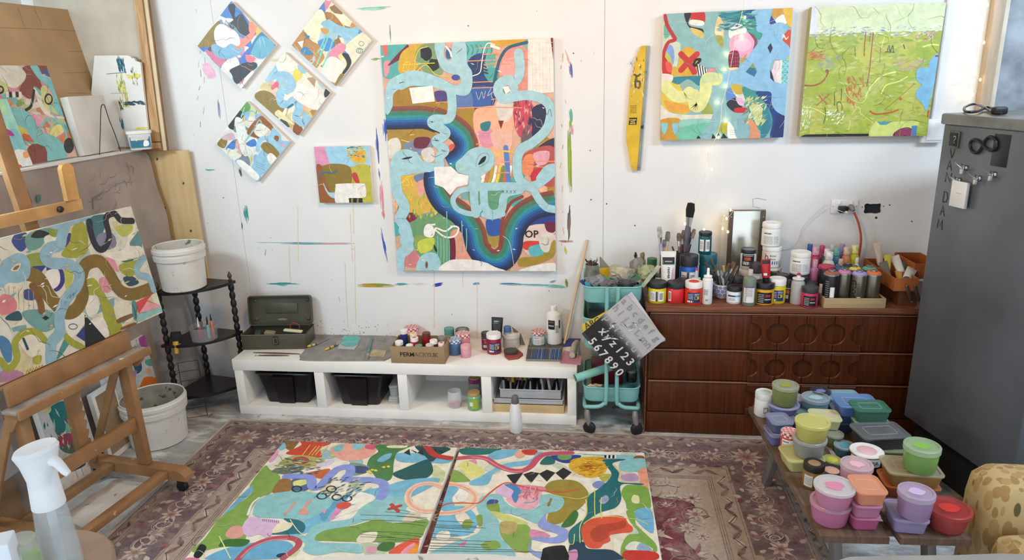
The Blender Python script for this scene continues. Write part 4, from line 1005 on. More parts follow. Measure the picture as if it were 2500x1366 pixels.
for c,q in (('#2e3338',[(255,800),(330,705),(360,730),(330,770),(300,760),(290,830)]),('#6aa04a',[(330,700),(370,650),(400,690),(370,720)]),(OLV,[(185,925),(220,880),(250,900),(230,950)]),('#cdb3c0',[(210,880),(280,850),(300,890),(250,900)]),('#4a86d0',[(240,950),(290,900),(300,950),(260,960)]),
             ('#e3ebe4',[(300,760),(350,770),(380,860),(430,900),(430,960),(360,1000),(320,900)]),('#4b82cc',[(370,920),(420,890),(440,930),(400,940)]),('#96592c',[(375,845),(450,750),(500,760),(560,840),(530,850),(470,790),(430,830),(460,880),(420,880)]),('#e6e5d6',[(420,830),(460,790),(530,840),(490,880),(440,870)]),
             ('#97c8e0',[(525,850),(545,820),(590,860),(600,900),(655,910),(600,970),(540,1030),(500,1090),(440,1140),(400,1090),(440,1000),(500,920)]),('#8f5a2c',[(555,870),(580,875),(575,905),(550,900)]),('#e9a2b8',[(590,905),(620,935),(600,945)]),
             (OLV,[(465,940),(490,910),(540,930),(585,985),(570,1010),(500,980)]),('#f0f0ea',[(505,1000),(530,980),(565,1015),(540,1060),(510,1030)]),('#e7ead9',[(250,950),(300,970),(340,1000),(280,1020)]),('#f1f2ec',[(310,1040),(350,1030),(450,1120),(440,1155),(400,1130)])):p.poly(c,q)
p.stroke('#9ccbe2',[(445,960),(460,900),(500,885),(550,910),(590,960)],30)
p.stroke('#72c9c4',[(370,900),(420,830),(455,770),(470,790)],9).stroke('#72c9c4',[(340,740),(400,710),(440,730)],8).stroke('#86d0c8',[(360,690),(340,750)],8)
for k in range(18):p.dot('#3c6e98',440+(k%6)*9,1040+(k//6)*14+(k%6)*4,2.2)
p.scrawl(['#f4f3ec','#c9a95a','#31363c','#d9573f'],30,.05,.0016,12);p.build('painted_surface',root)
# ---- small square canvas
f=lambda x,y:(460+x/2.627,y/2.627)
root,p=wall_canvas('small_square_canvas','small square canvas with a white block on black legs below the tilted ones',f(800,942),f(1152,935),f(1188,1298),f(847,1300),.032)
p.view(460,0,2.627).fill('#97863a')
for c,q in (('#dd93b4',[(795,935),(905,935),(910,1060),(860,1060),(815,1070)]),('#9ccbe2',[(890,990),(900,935),(1160,930),(1165,1060),(1050,1070),(920,1050)]),('#d6b93e',[(1040,990),(1130,960),(1135,1040),(1060,1040)]),('#e8a32e',[(1060,980),(1115,980),(1110,1025),(1070,1020)]),
             ('#bcb640',[(1035,1080),(1160,1065),(1190,1300),(1130,1300),(1040,1170)]),('#8a7128',[(870,1060),(1030,1065),(1040,1190),(950,1180),(930,1230),(870,1160)]),('#96592a',[(820,1070),(860,1070),(880,1160),(930,1260),(950,1300),(848,1300)]),('#a8cede',[(865,1170),(900,1230),(945,1235),(945,1270),(910,1260),(880,1220)]),
             ('#c93a30',[(1048,1115),(1078,1108),(1098,1172),(1075,1172),(1060,1150)])):p.poly(c,q)
p.stroke('#2f6f80',[(845,1150),(850,1110),(890,1105),(920,1110),(955,1095)],10).stroke('#2c7f96',[(1020,950),(1060,945),(1115,950)],8).dry(['#2f7f8f','#e0a030','#c9c050'],40,.04,4,p.reg(1020,940,1120,1010),0,.4)
p.poly('#efebe4',[(945,1300),(945,1195),(960,1178),(1110,1175),(1135,1190),(1138,1255),(1105,1268),(1030,1270),(1030,1300)])
for x in (1031,1056,1092):p.sharp('#17171a',[(x,1270),(x+(12 if x<1040 else 26),1270),(x+(12 if x<1040 else 24),1298),(x,1298)])
p.scrawl(['#7d7022','#d9cf7a','#5a5520','#8b3a32'],18,.05,.0014,13);p.build('painted_surface',root)
# ---- teal and blue square canvas (right)
f=lambda x,y:(1500+x/3.104,y/3.104)
root,p=wall_canvas('teal_square_canvas','square canvas of teal and sky blue shapes with red cross behind fairy lights',f(376,106),f(1357,58),f(1275,1040),f(340,1062),.036,.012)
TG,SB='#8ab5b3','#8bbbd9'
p.view(1500,0,3.104).fill(TG)
for c,q in (
 ('#c9d2b8',[(370,180),(400,200),(440,300),(500,330),(490,420),(450,560),(360,580)]),('#6fae96',[(375,190),(400,200),(425,260),(380,290)]),('#86a0d8',[(385,340),(440,350),(455,430),(440,490),(400,420)]),('#b9bf5a',[(375,400),(420,420),(440,520),(380,480)]),('#c0302c',[(360,420),(390,440),(450,560),(370,570)]),('#e0574a',[(390,470),(430,480),(440,540),(400,540)]),
 ('#d9a92e',[(495,430),(520,370),(580,360),(640,430),(640,520),(600,580),(480,580)]),('#d2ab3a',[(450,500),(480,530),(460,590),(430,570)]),
 ('#26262a',[(530,100),(585,100),(560,170),(580,200),(668,220),(665,260),(580,220),(545,170)]),('#c3302e',[(590,95),(680,88),(678,180),(585,165)]),('#ece6da',[(580,150),(672,160),(668,195),(575,185)]),('#d9bc6a',[(575,210),(668,240),(668,288),(610,265)]),
 ('#e9c98a',[(780,140),(795,120),(830,200),(820,300),(770,270),(760,220)]),('#f0dcb4',[(770,200),(820,200),(820,260),(770,260)]),('#a8a24a',[(770,270),(820,280),(820,360),(780,320)]),
 ('#2f7f8f',[(795,110),(1080,75),(1070,140),(1080,230),(1000,180),(900,170),(850,150)]),('#1f4f86',[(960,80),(1078,75),(1075,130),(1000,150),(960,120)]),('#3f9a8a',[(960,150),(1070,160),(1125,270),(1080,300),(1000,230)]),
 ('#efe9e6',[(870,220),(920,180),(980,200),(1000,240),(900,290),(870,280)]),('#e6a3c0',[(880,290),(1000,250),(1080,300),(1060,380),(1000,440),(890,400)]),('#eebdd2',[(900,320),(1000,290),(1040,350),(960,390)]),('#7c4a5a',[(1010,240),(1060,270),(1085,320),(1050,380),(1060,310)]),
 ('#7c1e3a',[(870,400),(940,392),(940,515),(872,510)]),('#e9cf9a',[(870,515),(935,510),(920,535),(875,532)]),('#c9963a',[(940,470),(1010,400),(980,470)]),
 ('#dac23e',[(360,650),(400,600),(540,680),(560,850),(440,850),(360,800)]),('#e2a23c',[(380,760),(470,780),(560,800),(570,850),(440,850),(390,810)]),('#8fb0a4',[(500,600),(560,585),(600,620),(540,700),(500,660)]),('#2f7f90',[(420,590),(640,575),(660,600),(640,650),(560,600),(480,640)]),('#e9dccf',[(352,560),(440,570),(430,620),(352,610)]),
 ('#94a54a',[(700,770),(745,830),(740,862),(660,860)]),('#dcd6c4',[(345,790),(420,850),(560,870),(745,865),(740,905),(350,915)]),('#c9962a',[(340,915),(500,905),(485,1058),(340,1062)]),('#8fc9b8',[(505,910),(720,900),(700,940),(520,980)]),('#6fbfa2',[(495,970),(720,930),(640,1040),(490,1058)]),
 ('#5e86c9',[(850,690),(890,660),(930,720),(880,780),(850,760)]),('#2b2b33',[(850,780),(920,740),(970,800),(930,850),(880,830)]),('#dfe0d6',[(880,650),(950,650),(1010,720),(990,780),(930,740)]),('#c4a83c',[(880,650),(950,640),(1000,700),(920,710)]),('#e3b4cf',[(920,740),(970,750),(980,800),(940,790)]),
 ('#3f8f86',[(970,660),(1080,690),(1130,760),(1150,900),(1120,1000),(1040,900),(1000,780)]),('#d4d49a',[(1000,740),(1080,780),(1140,850),(1110,920),(1080,950),(1040,860)]),('#c8cf8a',[(1040,830),(1110,850),(1100,940),(1060,900)]),
 ('#c72b2e',[(905,830),(930,815),(1005,818),(1008,850),(930,855)]),('#e2936a',[(985,905),(1060,925),(1105,1050),(1020,1048),(1030,960)]),('#2c7f90',[(1120,850),(1180,780),(1200,900),(1170,1000),(1110,1045)]),
 ('#1f3f7f',[(1070,700),(1185,690),(1200,790),(1240,850),(1288,870),(1275,1040),(1180,1042),(1200,900),(1150,790)]),('#22306a',[(1230,880),(1288,880),(1276,1040),(1200,1042)]),
 ('#a8a82c',[(775,960),(830,925),(860,930),(858,1005),(800,1000)]),('#efece6',[(860,925),(900,960),(930,1045),(862,1045)]),('#c9963a',[(1190,75),(1275,62),(1270,130),(1200,130)]),('#2a3f86',[(1170,100),(1210,150),(1240,190),(1180,195)]),('#ece6e2',[(1220,150),(1280,110),(1310,170),(1250,190)]),
 ('#e2b83a',[(1280,65),(1355,60),(1345,200),(1310,180)]),('#cf4f2a',[(1270,260),(1340,230),(1330,380),(1290,330)]),('#c9c04a',[(1290,440),(1330,420),(1325,470)]),
):p.poly(c,q)
p.stroke('#b82f30',[(385,120),(400,190),(440,260),(460,300),(410,320),(380,380),(368,440)],26)
p.poly(SB,[(1045,85),(1190,66),(1175,180),(1260,168),(1318,212),(1268,290),(1322,352),(1328,412),(1280,462),(1210,450),(1178,520),(1205,612),(1322,650),(1312,862),(1230,845),(1190,780),(1186,700),(1110,690),(1040,680),(950,640),(870,645),(780,720),(750,640),(790,560),(930,520),(1010,430),(1120,270),(1078,232),(1070,140)])
p.poly(SB,[(720,640),(780,600),(870,570),(900,600),(850,680),(850,800),(880,850),(1035,855),(1040,893),(900,900),(800,960),(740,1050),(640,1050),(720,930),(745,830)])if False else None
p.poly('#8bb6bb',[(725,650),(860,640),(840,720),(850,800),(880,850),(1040,858),(1040,892),(930,900),(985,920),(1025,980),(1010,1048),(930,1045),(900,960),(860,920),(800,950),(740,1045),(640,1050),(720,930),(748,830)])
for c,q in (('#25303f',[(1184,325),(1200,365),(1180,405),(1160,360)]),('#2f6f8c',[(1050,475),(1080,540),(1060,582),(995,545)]),('#8a9a4a',[(1050,475),(1070,515),(1020,510)])):p.sharp(c,q)
p.sharp('#e6c9d6',[(1215,460),(1270,455),(1265,630),(1215,620),(1190,540)]).sharp('#e8e0d6',[(1230,460),(1275,456),(1262,632),(1225,622)]).sharp('#8fd0d2',[(1272,456),(1325,455),(1308,635),(1262,632)]).sharp('#23252c',[(1180,525),(1195,560),(1210,620),(1180,590)])
for k in range(4):
    y=460+k*44;p.stroke('#2f8f9a',[(1272-k*2,y),(1322-k*3,y+44)],3).stroke('#2f8f9a',[(1322-k*3,y),(1272-k*2,y+44)],3).stroke('#2f8f9a',[(1272-k*2,y),(1324-k*3,y)],3)
p.stroke('#c33230',[(505,410),(560,470),(605,545)],42).stroke('#c33230',[(625,410),(560,470),(505,530)],42)
p.stroke('#1d1d21',[(600,490),(615,455),(650,450),(640,470),(610,500)],18)
p.sharp('#ededea',[(625,480),(700,520),(700,560),(630,575)])
for k in range(4):p.stroke('#1d1d21',[(625+k*20,480+k*10),(640+k*18,575-k*4)],8)
p.poly('#df8aa0',[(705,525),(765,512),(765,540),(710,548)],False)
YL='#dedf94'
p.stroke(YL,[(385,650),(420,690),(470,730),(540,730),(565,700)],85).stroke(YL,[(600,720),(610,800),(650,790),(690,690),(700,600),(770,600)],90).stroke('#c9d69a',[(690,600),(740,590),(790,590)],60)
for x in (378,460):p.poly('#86c4cf',[(x-22,935),(x+24,935),(x+20,980),(x-2,1020),(x-20,975)])
for q in ([(735,1050),(745,1010),(770,1045)],[(775,1030),(790,1005),(800,1048)],[(805,1048),(825,1008),(858,1045)],[(620,1050),(635,1025),(655,1048)]):p.sharp('#19191c',q)
for k in range(5):p.stroke('#e9e4dc',[(1268,300-k*10),(1285,280-k*4),(1300,300-k*2),(1320,275)],4)
for k in range(14):p.dot('#22232a',880+(k%5)*10,985+(k//5)*16,2)
p.scrawl(['#5f8f90','#a9cfcf','#6a9fbf','#e9e4d8'],40,.08,.0013,15)
p.ring('#a9cfe0',1240,215,50,42,3)
for k in range(8):p.stroke('#a9cfe0',[(1240,215),(1240+46*math.cos(k*.8),215+38*math.sin(k*.8))],2)
p.dry(['#3f8f8a','#7fb2a6','#2f6f7a'],60,.05,16,p.reg(800,90,1060,220));p.dry(['#dfe0b0','#5fa08f','#c4cf80'],60,.05,17,p.reg(990,740,1140,930),.8,.5)
for k in range(4):p.stroke('#a6566a',[(872,415+k*28),(940,408+k*28)],3).stroke('#a6566a',[(880+k*18,398),(882+k*18,510)],3)
p.build('painted_surface',root)
# ---- lime green square canvas
f=lambda x,y:(1920+x/3.415,y/3.415)
root,p=wall_canvas('lime_green_canvas','lime green scratched square canvas with pale top and blue cloud edge',f(200,56),f(1335,20),f(1164,1131),f(118,1141),.052,.01,side=mat('#b3a894',rough=.7,var=.08,col2='#a9b04a',vscale=3))
p.view(1920,0,3.415).fill('#a5b240')
p.patches(['#a9b64a','#9fb03c','#b5bb5c','#a2b552','#b9ba52'],60,.09,61)
p.dry(['#b9c46a','#8fa83a','#c2c878','#9ab85e','#aab23a'],420,.06,62)
p.sharp('#d2dcb0',[(200,50),(1340,15),(1300,255),(1000,262),(700,270),(400,280),(170,285)]);p.dry(['#dfe5cc','#c9d3b8','#e9ecdf','#aab9b0','#8f9aa2'],170,.035,63,p.reg(180,235,1300,285),0,.5)
p.sharp('#dcdce6',[(200,55),(268,52),(250,285),(175,285)])
p.dry(['#93a7a0','#a8ac74'],40,.04,64,p.reg(280,470,430,560));p.dry(['#c3a08a','#b59a86'],30,.05,65,p.reg(900,500,1150,590),.1,.3);p.dry(['#b0566a','#c98a90','#d9c7b0'],40,.03,66,p.reg(1080,260,1220,340),.8,.8)
p.dry(['#c8693c','#d88a5a'],30,.04,67,p.reg(180,430,310,500),.2,.4);p.dry(['#c8693c','#d57a3c'],40,.045,68,p.reg(510,650,630,870),1.9,.5);p.dry(['#eef0dc','#dfe6c0'],60,.03,69,p.reg(110,880,190,1080),1.4,.3);p.dry(['#f0f2d8'],30,.03,70,p.reg(330,920,470,1030),.5,1)
for q,w_ in (([(662,265),(650,380),(648,470)],7),([(725,270),(705,450),(690,600),(668,720)],7),([(700,280),(692,350)],5),([(785,390),(778,520)],5),([(150,712),(230,712),(300,680),(340,620),(345,590)],12)):p.stroke('#a5503c',q,w_)
p.dot('#8f5a50',338,592,16,14)
for q,w_ in (([(660,800),(720,700),(800,630),(905,600)],13),([(790,780),(830,710),(930,680),(1005,640)],11),([(125,892),(230,905),(320,955)],7),([(480,740),(530,820),(640,850),(700,690)],5),([(1140,390),(1200,372),(1265,375)],12),([(600,930),(700,1010),(770,1060)],5),([(545,950),(600,890),(620,960)],5),([(790,400),(815,310)],6),([(520,1080),(530,1000)],5)):p.stroke('#e0e37e',q,w_)
for q in ([(430,930),(422,870),(440,845),(462,880),(460,930)],[(570,390),(572,470)],[(305,1035),(325,960),(320,890)],[(400,770),(398,880)],[(460,740),(455,840)]):p.stroke('#3f4a38',q,4)
p.stroke('#b06a48',[(250,880),(355,785)],10).stroke('#b06a48',[(270,795),(340,870)],10).stroke('#c65436',[(695,925),(740,950),(810,945),(870,935),(930,915)],12).stroke('#a5683c',[(815,915),(930,820),(1070,695)],4).dot('#c65a4a',950,823,12)
for q in ([(840,430),(855,380),(865,430),(885,380),(890,430)],[(820,432),(900,436)],[(975,370),(985,410)]):p.stroke('#3c4236',q,6)
p.poly('#7fb6d6',[(1190,520),(1215,478),(1275,470),(1180,900),(1140,880),(1120,850),(1085,820),(1078,770),(1100,730),(1130,705),(1095,680),(1078,630),(1090,580),(1130,560),(1180,560)])
p.sharp('#9a3b40',[(1240,460),(1268,458),(1262,475),(1236,474)]).sharp('#c05a48',[(1178,920),(1192,915),(1180,980),(1172,975)])
p.sharp('#15161a',[(125,1132),(160,1120),(400,1115),(690,1113),(680,1133),(400,1138),(120,1142)])
p.poly('#cfd878',[(740,1010),(790,1030),(880,1015),(1085,1010),(1090,1050),(980,1080),(900,1100),(880,1133),(690,1133)]).poly('#4f9aa2',[(750,1012),(880,1012),(830,1040),(780,1040)],False).poly('#7a2346',[(890,1133),(930,1080),(1000,1060),(1050,1080),(1060,1133)]).sharp('#4a86b8',[(1045,1048),(1088,1045),(1080,1132),(1035,1132)])
for k in range(5):p.ring('#b9708a',985,1130,20+k*14,14+k*12,3)
p.scrawl(['#cdd48a','#8a9a3a','#b0a070','#e6e9b0','#6f7a3a'],90,.08,.0014,71)
p.build('painted_surface',root)
# ---- yellow plasterer's feather-edge hanging on the wall
f=lambda x,y:(1500+x/3.104,y/3.104)
Yg=-.022
P_=[onY(*f(x,y),Yg)for x,y in ((205,348),(240,346),(228,600),(195,1000),(172,1290),(130,1285),(90,1060),(92,1000),(122,620),(170,430))]
o=thing('yellow_straightedge','long yellow trim guide smeared with paint hanging beside the teal canvas','tool',((P_[0]+P_[5])/2).xz.to_3d()if False else V(((P_[0].x+P_[5].x)/2,0,P_[5].z)))
obj('blade',prism([(q.x,q.z)for q in P_],(0,Yg,0),(1,0,0),(0,0,1),(0,1,0),.018),mat('#d9b21f',rough=.4,var=.08,vscale=14,speck='#8f9a2a',speck_amt=.0),o,world=True,smooth=False)
P2=[onY(*f(x,y),Yg)for x,y in ((241,346),(268,346),(262,420),(240,740),(196,1290),(173,1292),(196,1000),(229,600))]
obj('edge_strip',prism([(q.x,q.z)for q in P2],(0,Yg+.001,0),(1,0,0),(0,0,1),(0,1,0),.017),mat('#8a8f86',rough=.4,var=.2,vscale=12,speck='#2a2b2c',speck_amt=.06),o,world=True,smooth=False)
pp=Paint((0,Yg,0),(1,0,0),(0,0,1),(0,-1,0)).view(1500,0,3.104)
pp.sharp('#15140f',[(112,892),(172,890),(166,945),(108,945)])
uu=math.pi
for tx,x,y,s_ in (('600mm',164,910,17),('Trim',156,924,17),('Guide',160,938,17)):pp.text('#f4d43a' if tx!='x' else '#fff',tx,x,y-8,s_,uu,True)
for y in range(800,864,8):pp.stroke('#2a2410',[(118,y),(168,y-1)],2.2,sm=False)
pp.stroke('#4b4438',[(170,575),(160,610),(162,660),(190,660),(192,620),(168,615)],14).stroke('#4b4438',[(150,565),(175,575),(200,560)],14)
pp.dry(['#4f7f5a','#6f8fae','#e0ddd2','#8a5a3a','#c9c9c4'],40,.03,5,pp.reg(120,450,220,780),1.5,.5).dot('#e8e6df',188,495,6).dot('#c9a43a',140,1262,8)
pp.build('print',o,PRINT,kind='stuff')
# ---- paint left on the wall
pw=Paint((0,0,0),(1,0,0),(0,0,1),(0,-1,0),step=2e-6);pw.lift=.0003
R_=random.Random(3)
def smear(col,x0,y0,x1,y1,wpx,n=9,jit=1.0):
    jit=wpx*.45
    for k in range(n):
        t0,t1=R_.uniform(0,.4),R_.uniform(.55,1);dx_,dy_=x1-x0,y1-y0;L=math.hypot(dx_,dy_)or 1
        ox,oy=-dy_/L*R_.uniform(-jit,jit),dx_/L*R_.uniform(-jit,jit)
        if k==0:t0,t1,ox,oy=0,1,0,0
        pw.stroke(col,[(x0+dx_*t0+ox,y0+dy_*t0+oy),(x0+dx_*(t0+t1)/2+ox+R_.uniform(-1,1),y0+dy_*(t0+t1)/2+oy+R_.uniform(-1,1)),(x0+dx_*t1+ox,y0+dy_*t1+oy)],wpx*R_.uniform(.1,.42),taper=True)
for a in (('#3f8f98',620,592,870,594,5),('#e0a0a8',780,594,860,594,3),('#3d9a9c',650,692,732,693,8),('#b58f2a',872,696,968,696,8),('#7f9a3a',900,694,960,696,6),('#3f97a5',962,693,1000,693,5),('#2a3f98',1056,697,1082,692,8),('#5f9ac4',1154,693,1172,692,7),
          ('#d9d2c0',1000,692,1045,693,6),('#3f7fa0',1218,692,1280,694,6),('#58a5a8',1260,694,1350,697,5),('#7fb5b0',1330,697,1384,700,9),('#6f8f2f',1381,680,1385,700,7),('#6f9aa8',1340,690,1360,684,5),
          ('#2f4fae',938,290,942,345,15),('#35509f',918,310,924,400,6),('#3a5fae',930,555,946,640,6),('#d98fa0',930,440,935,520,8),('#d2868a',934,510,938,535,7),('#5f86bf',924,410,928,440,4),('#7f9a4a',905,145,930,143,5),('#8fb27a',905,144,920,147,4),
          ('#5a5fae',1392,150,1394,190,8),('#d9a9a0',1380,120,1392,160,4),('#5fae9a',1393,265,1395,300,8),('#7f9a2f',1390,310,1392,470,10),('#95ab3a',1391,330,1390,450,8),('#8fa83f',1392,280,1394,330,5),('#d98fa5',1397,305,1398,330,7),('#5a4f4a',1391,500,1388,590,9),('#7a6a62',1390,520,1389,580,6),('#a55f4a',1362,589,1400,589,4),('#b8c83a',1379,600,1382,620,6),
          ('#3f9a90',598,500,604,545,9),('#5fae9c',500,414,525,415,4),('#3a8f86',952,60,954,105,3),('#7fc0ac',870,22,955,17,7),('#9ed0c0',880,25,940,22,6),('#5f4f4a',586,408,590,432,6),('#7f8fb0',533,240,537,290,5),('#c9cf9a',660,148,684,146,5),('#2f3f5a',590,540,592,560,3)):smear(*a)
for x,y,a,b in ((727,505,1,640),(862,498,2,570),(855,520,6,640),(842,640,8,800),(866,600,3,790),(1165,690,0,830),(1060,640,0,800),(706,600,3,690),(1130,590,0,700)):pw.stroke('#e3cfb4',[(x,y),(x+a*.4,(y+b)/2),(x+a,b)],1.6)
for x,y in ((505,165),(508,170),(516,178)):pw.dot('#eab6cf',x,y,12,14,wob=.3)
for _ in range(45):
    x,y=R_.uniform(470,1480),R_.uniform(10,800);pw.dot(R_.choice(['#8a8278','#9aa59a','#b59a80','#6f6a68']),x,y,R_.uniform(.6,1.8))
for _ in range(60):pw.dot(R_.choice(['#c9a070','#b59060','#d9bf9a']),R_.gauss(860,50),R_.gauss(808,14),R_.uniform(.6,1.6))
for x,y in ((1443,487),(1481,497),(1550,550),(1870,660),(2042,60),(2140,270),(2172,500),(2226,540),(1400,130),(950,262)):pw.dot('#4a4642',x,y,1.8)
pw.dot('#2c2f31',2139,531,3).dot('#5a5a58',2105,505,1.5).dot('#5a5a58',2157,503,1.5)
for _ in range(26):
    x,y=R_.choice([(R_.uniform(478,500),R_.uniform(0,300)),(R_.uniform(560,900),R_.uniform(500,800)),(R_.uniform(1370,1380),R_.uniform(100,600))]);pw.stroke(R_.choice(['#a59c93','#b9c0c4','#c9b49a']),[(x,y),(x+R_.uniform(-3,3),y+R_.uniform(4,18))],1.6)
pw.build('paint_marks',wall_back,kind='stuff')
# ==== CANVASES LYING ON THE RUG
ZF=.0095
def flat_canvas(name,label,x0,x1,yb,ang=0.0):
    w_,t_=x1-x0,.028
    ux=V((math.cos(ang),math.sin(ang),0));uy=V((-ux.y,ux.x,0));O=V((x0,yb,ZF+t_))
    O=O-uy*1.219
    return canvas(name,label,O,ux,uy,(0,0,1),w_,1.219,t_)
GR,SKY,AQ,TEA='#86a94f','#76b9d6','#8ec6cb','#1f6c72'
root,p=flat_canvas('floor_canvas','abstract canvas with periwinkle snake lying on the rug, left of the gap',-1.597,-.693,-.745)
p.view(420,1040,3.676).fill('#ebe6d5').patches(['#e9e3cf','#d9cfa5','#c9d3a0','#efe9dc','#b9c9a8','#9fc0c4'],60,.07,81)
for c,q in (
 ('#8a6a35',[(1010,120),(1140,118),(1110,180),(1060,220),(1000,170)]),('#8fc6d6',[(950,180),(1010,150),(1020,195),(970,215)]),('#e7a3cb',[(870,310),(950,215),(950,260),(900,320)]),('#cf4a2f',[(1150,122),(1400,128),(1420,160),(1330,200),(1340,280),(1180,265),(1020,245),(1160,170)]),
 ('#b5b26a',[(960,330),(1120,260),(1350,300),(1200,380),(1000,420)]),('#6f7f6a',[(890,410),(1040,340),(1190,370),(1050,430)]),('#ecaa9a',[(1420,200),(1540,160),(1830,165),(1810,250),(1700,300),(1560,310),(1460,270)]),('#7fc0c8',[(1450,190),(1540,165),(1520,220),(1460,225)]),('#d0667a',[(1740,170),(1840,165),(1810,210),(1740,200)]),('#8fcbd6',[(1620,160),(1730,160),(1690,205),(1640,210)]),
 ('#efeae0',[(1180,430),(1400,340),(1560,310),(1500,370),(1350,420)]),('#d9cfe6',[(1300,340),(1450,300),(1420,350),(1310,365)]),('#c8663a',[(1150,440),(1300,400),(1420,385),(1370,470),(1270,460)]),
 (SKY,[(2000,260),(2100,240),(2500,270),(2480,330),(2330,330),(2050,320)]),('#48804a',[(1840,170),(2160,165),(2100,200),(2020,240),(1990,330),(1980,440),(1940,490),(1850,480),(1800,420),(1750,360),(1780,280),(1850,230)]),('#dfe2b0',[(1940,175),(2100,172),(2090,195),(1945,195)]),(SKY,[(1840,310),(1900,260),(1970,245),(1950,290),(1890,320)]),
 ('#18595c',[(1980,430),(2080,380),(2200,330),(2300,300),(2340,370),(2330,430),(2250,475),(2080,480)]),('#134a4f',[(2300,180),(2500,200),(2400,260),(2330,320),(2260,260),(2180,180)]),('#7a9a8a',[(1600,330),(1760,360),(1740,420),(1600,440)]),('#3d4f7c',[(1640,360),(1760,370),(1740,420),(1650,420)]),
 (GR,[(880,390),(830,360),(700,530),(720,580),(680,640),(500,760),(400,860),(300,1000),(180,1130),(420,1090),(640,1050),(680,830),(720,730),(790,640),(890,600),(970,480),(950,430)]),('#72b0d0',[(700,545),(722,580),(690,620),(520,760),(470,780)]),('#9a7038',[(900,595),(970,480),(1060,480),(1085,530),(1040,590)]),
 ('#4f6a92',[(1080,480),(1240,480),(1220,570),(1100,590)]),('#dfe090',[(1090,500),(1170,480),(1240,490),(1180,530),(1100,540)]),(SKY,[(1900,540),(2120,480),(2400,470),(2300,560),(2090,650),(1900,640),(1700,700),(1400,860),(1200,960),(1050,980),(1180,860),(1320,740),(1500,640)]),
 ('#5f9fc4',[(1330,740),(1500,660),(1640,560),(1560,660),(1440,760),(1360,860)]),('#f0ece2',[(1600,620),(1680,590),(1820,630),(1780,680),(1620,700),(1560,700)]),('#efe9dd',[(1480,780),(1700,680),(1790,660),(1690,740),(1560,790),(1430,830)]),('#e08fc2',[(1410,850),(1480,730),(1520,760),(1460,820)]),('#d9503a',[(1480,700),(1560,680),(1610,700),(1570,740),(1490,740)]),
 (AQ,[(730,760),(760,680),(860,620),(1000,590),(1180,585),(1380,620),(1440,680),(1400,740),(1300,800),(1180,840),(1000,830),(800,820),(730,800)]),
 ('#1f6f80',[(1000,830),(1140,845),(1195,890),(1180,950),(1100,970),(880,970),(1000,930),(1080,890)]),('#dcb9dc',[(690,820),(800,830),(960,850),(930,920),(860,1000),(780,970),(700,990),(620,940)]),('#e3a49a',[(480,970),(540,900),(620,900),(640,980),(560,1010),(500,1000)]),('#ece3c4',[(950,880),(1080,870),(1040,930),(900,960)]),
 (AQ,[(1090,980),(1200,980),(1260,900),(1400,860),(1600,830),(1700,730),(1850,650),(2000,630),(2160,660),(2100,740),(2150,790),(2090,850),(1950,860),(1820,830),(1640,880),(1400,940),(1290,980),(1320,1040),(1500,1050),(1690,1060),(1700,1140),(1500,1130),(1300,1160),(1180,1120),(1190,1050)]),
 ('#7aa04a',[(1280,1020),(1360,940),(1640,890),(1830,840),(2000,870),(2290,840),(2270,930),(2230,1000),(2100,1040),(1700,1040),(1400,1030)]),('#e7e2cc',[(1660,1040),(1700,970),(1840,950),(1800,1040)]),('#d8c9b5',[(2060,850),(2140,780),(2230,790),(2160,860)]),
 ('#69acd0',[(320,1170),(480,1100),(700,1050),(1000,1030),(1090,1090),(1000,1180),(700,1199),(330,1199)]),('#39702f',[(420,1080),(480,1020),(690,1020),(640,1080),(500,1080)]),('#1f2a4a',[(950,1150),(1020,1140),(1000,1180),(940,1175)]),('#d9a0ba',[(1740,1130),(1760,1085),(1840,1090),(1820,1140)]),('#3f7030',[(1840,1110),(1890,1045),(2000,1050),(1960,1120)]),('#e3593c',[(1950,1150),(2010,1080),(2120,1030),(2215,1005),(2200,1130),(2180,1160)]),('#e89ab0',[(2050,1150),(2100,1090),(2180,1050),(2150,1150)]),('#ee9a2c',[(2110,1160),(2190,1060),(2210,1100),(2180,1165)]),
 ('#1d2024',[(220,1110),(260,1060),(310,1090),(250,1180),(195,1170)]),('#d77f9f',[(110,1199),(160,1180),(240,1190),(230,1210)]),
):p.poly(c,q)
for k in range(6):p.sharp('#1d2426',[(2080+k*60,240-(k%2)*30),(2130+k*60,205+(k%2)*40),(2140+k*60,265-(k%2)*30)])
p.stroke('#8a9be0',[(1030,450),(1230,460),(1260,540),(1320,545),(1420,440),(1500,380),(1590,370),(1600,420),(1560,470),(1640,480),(1780,485),(1890,510),(1900,580),(1880,640)],85)
p.ring('#c5432e',1155,310,58,28,32).stroke('#b83a34',[(2280,175),(2360,260),(2500,290)],70)
for x,y in ((1430,565),(1345,630),(1480,640),(1570,650),(1120,565)):p.ring('#24242a',x,y,42,26,14)
p.ring('#f1cbb6',2300,640,185,125,62);p.ring('#e9ad92',2300,640,180,122,26)
p.stroke('#b8505f',[(590,1199),(700,1090),(860,1020),(1030,1000),(1130,1030),(1120,1090),(1000,1185)],58).stroke('#d98f96',[(620,1180),(720,1090),(870,1030),(1030,1015)],16)
p.stroke('#c43a34',[(1950,745),(2050,715)],38).stroke('#c43a34',[(1970,705),(2030,765)],38).stroke('#e29a88',[(1010,800),(1060,740),(1105,690)],22).stroke('#e29a88',[(1150,780),(1200,720),(1240,670)],30).poly('#e29a88',[(1140,790),(1170,740),(1230,770),(1200,795)])
for y,a,b in ((745,1940,2140),(772,1920,2180),(798,1690,2290),(812,2020,2290),(842,1690,2280),(870,2000,2260),(945,1700,2260),(968,1960,2240),(975,1690,2000),(995,1690,2230),(1018,1930,2220)):p.stroke('#45524a',[(a,y),((a+b)/2,y+8),(b,y+26)],5)
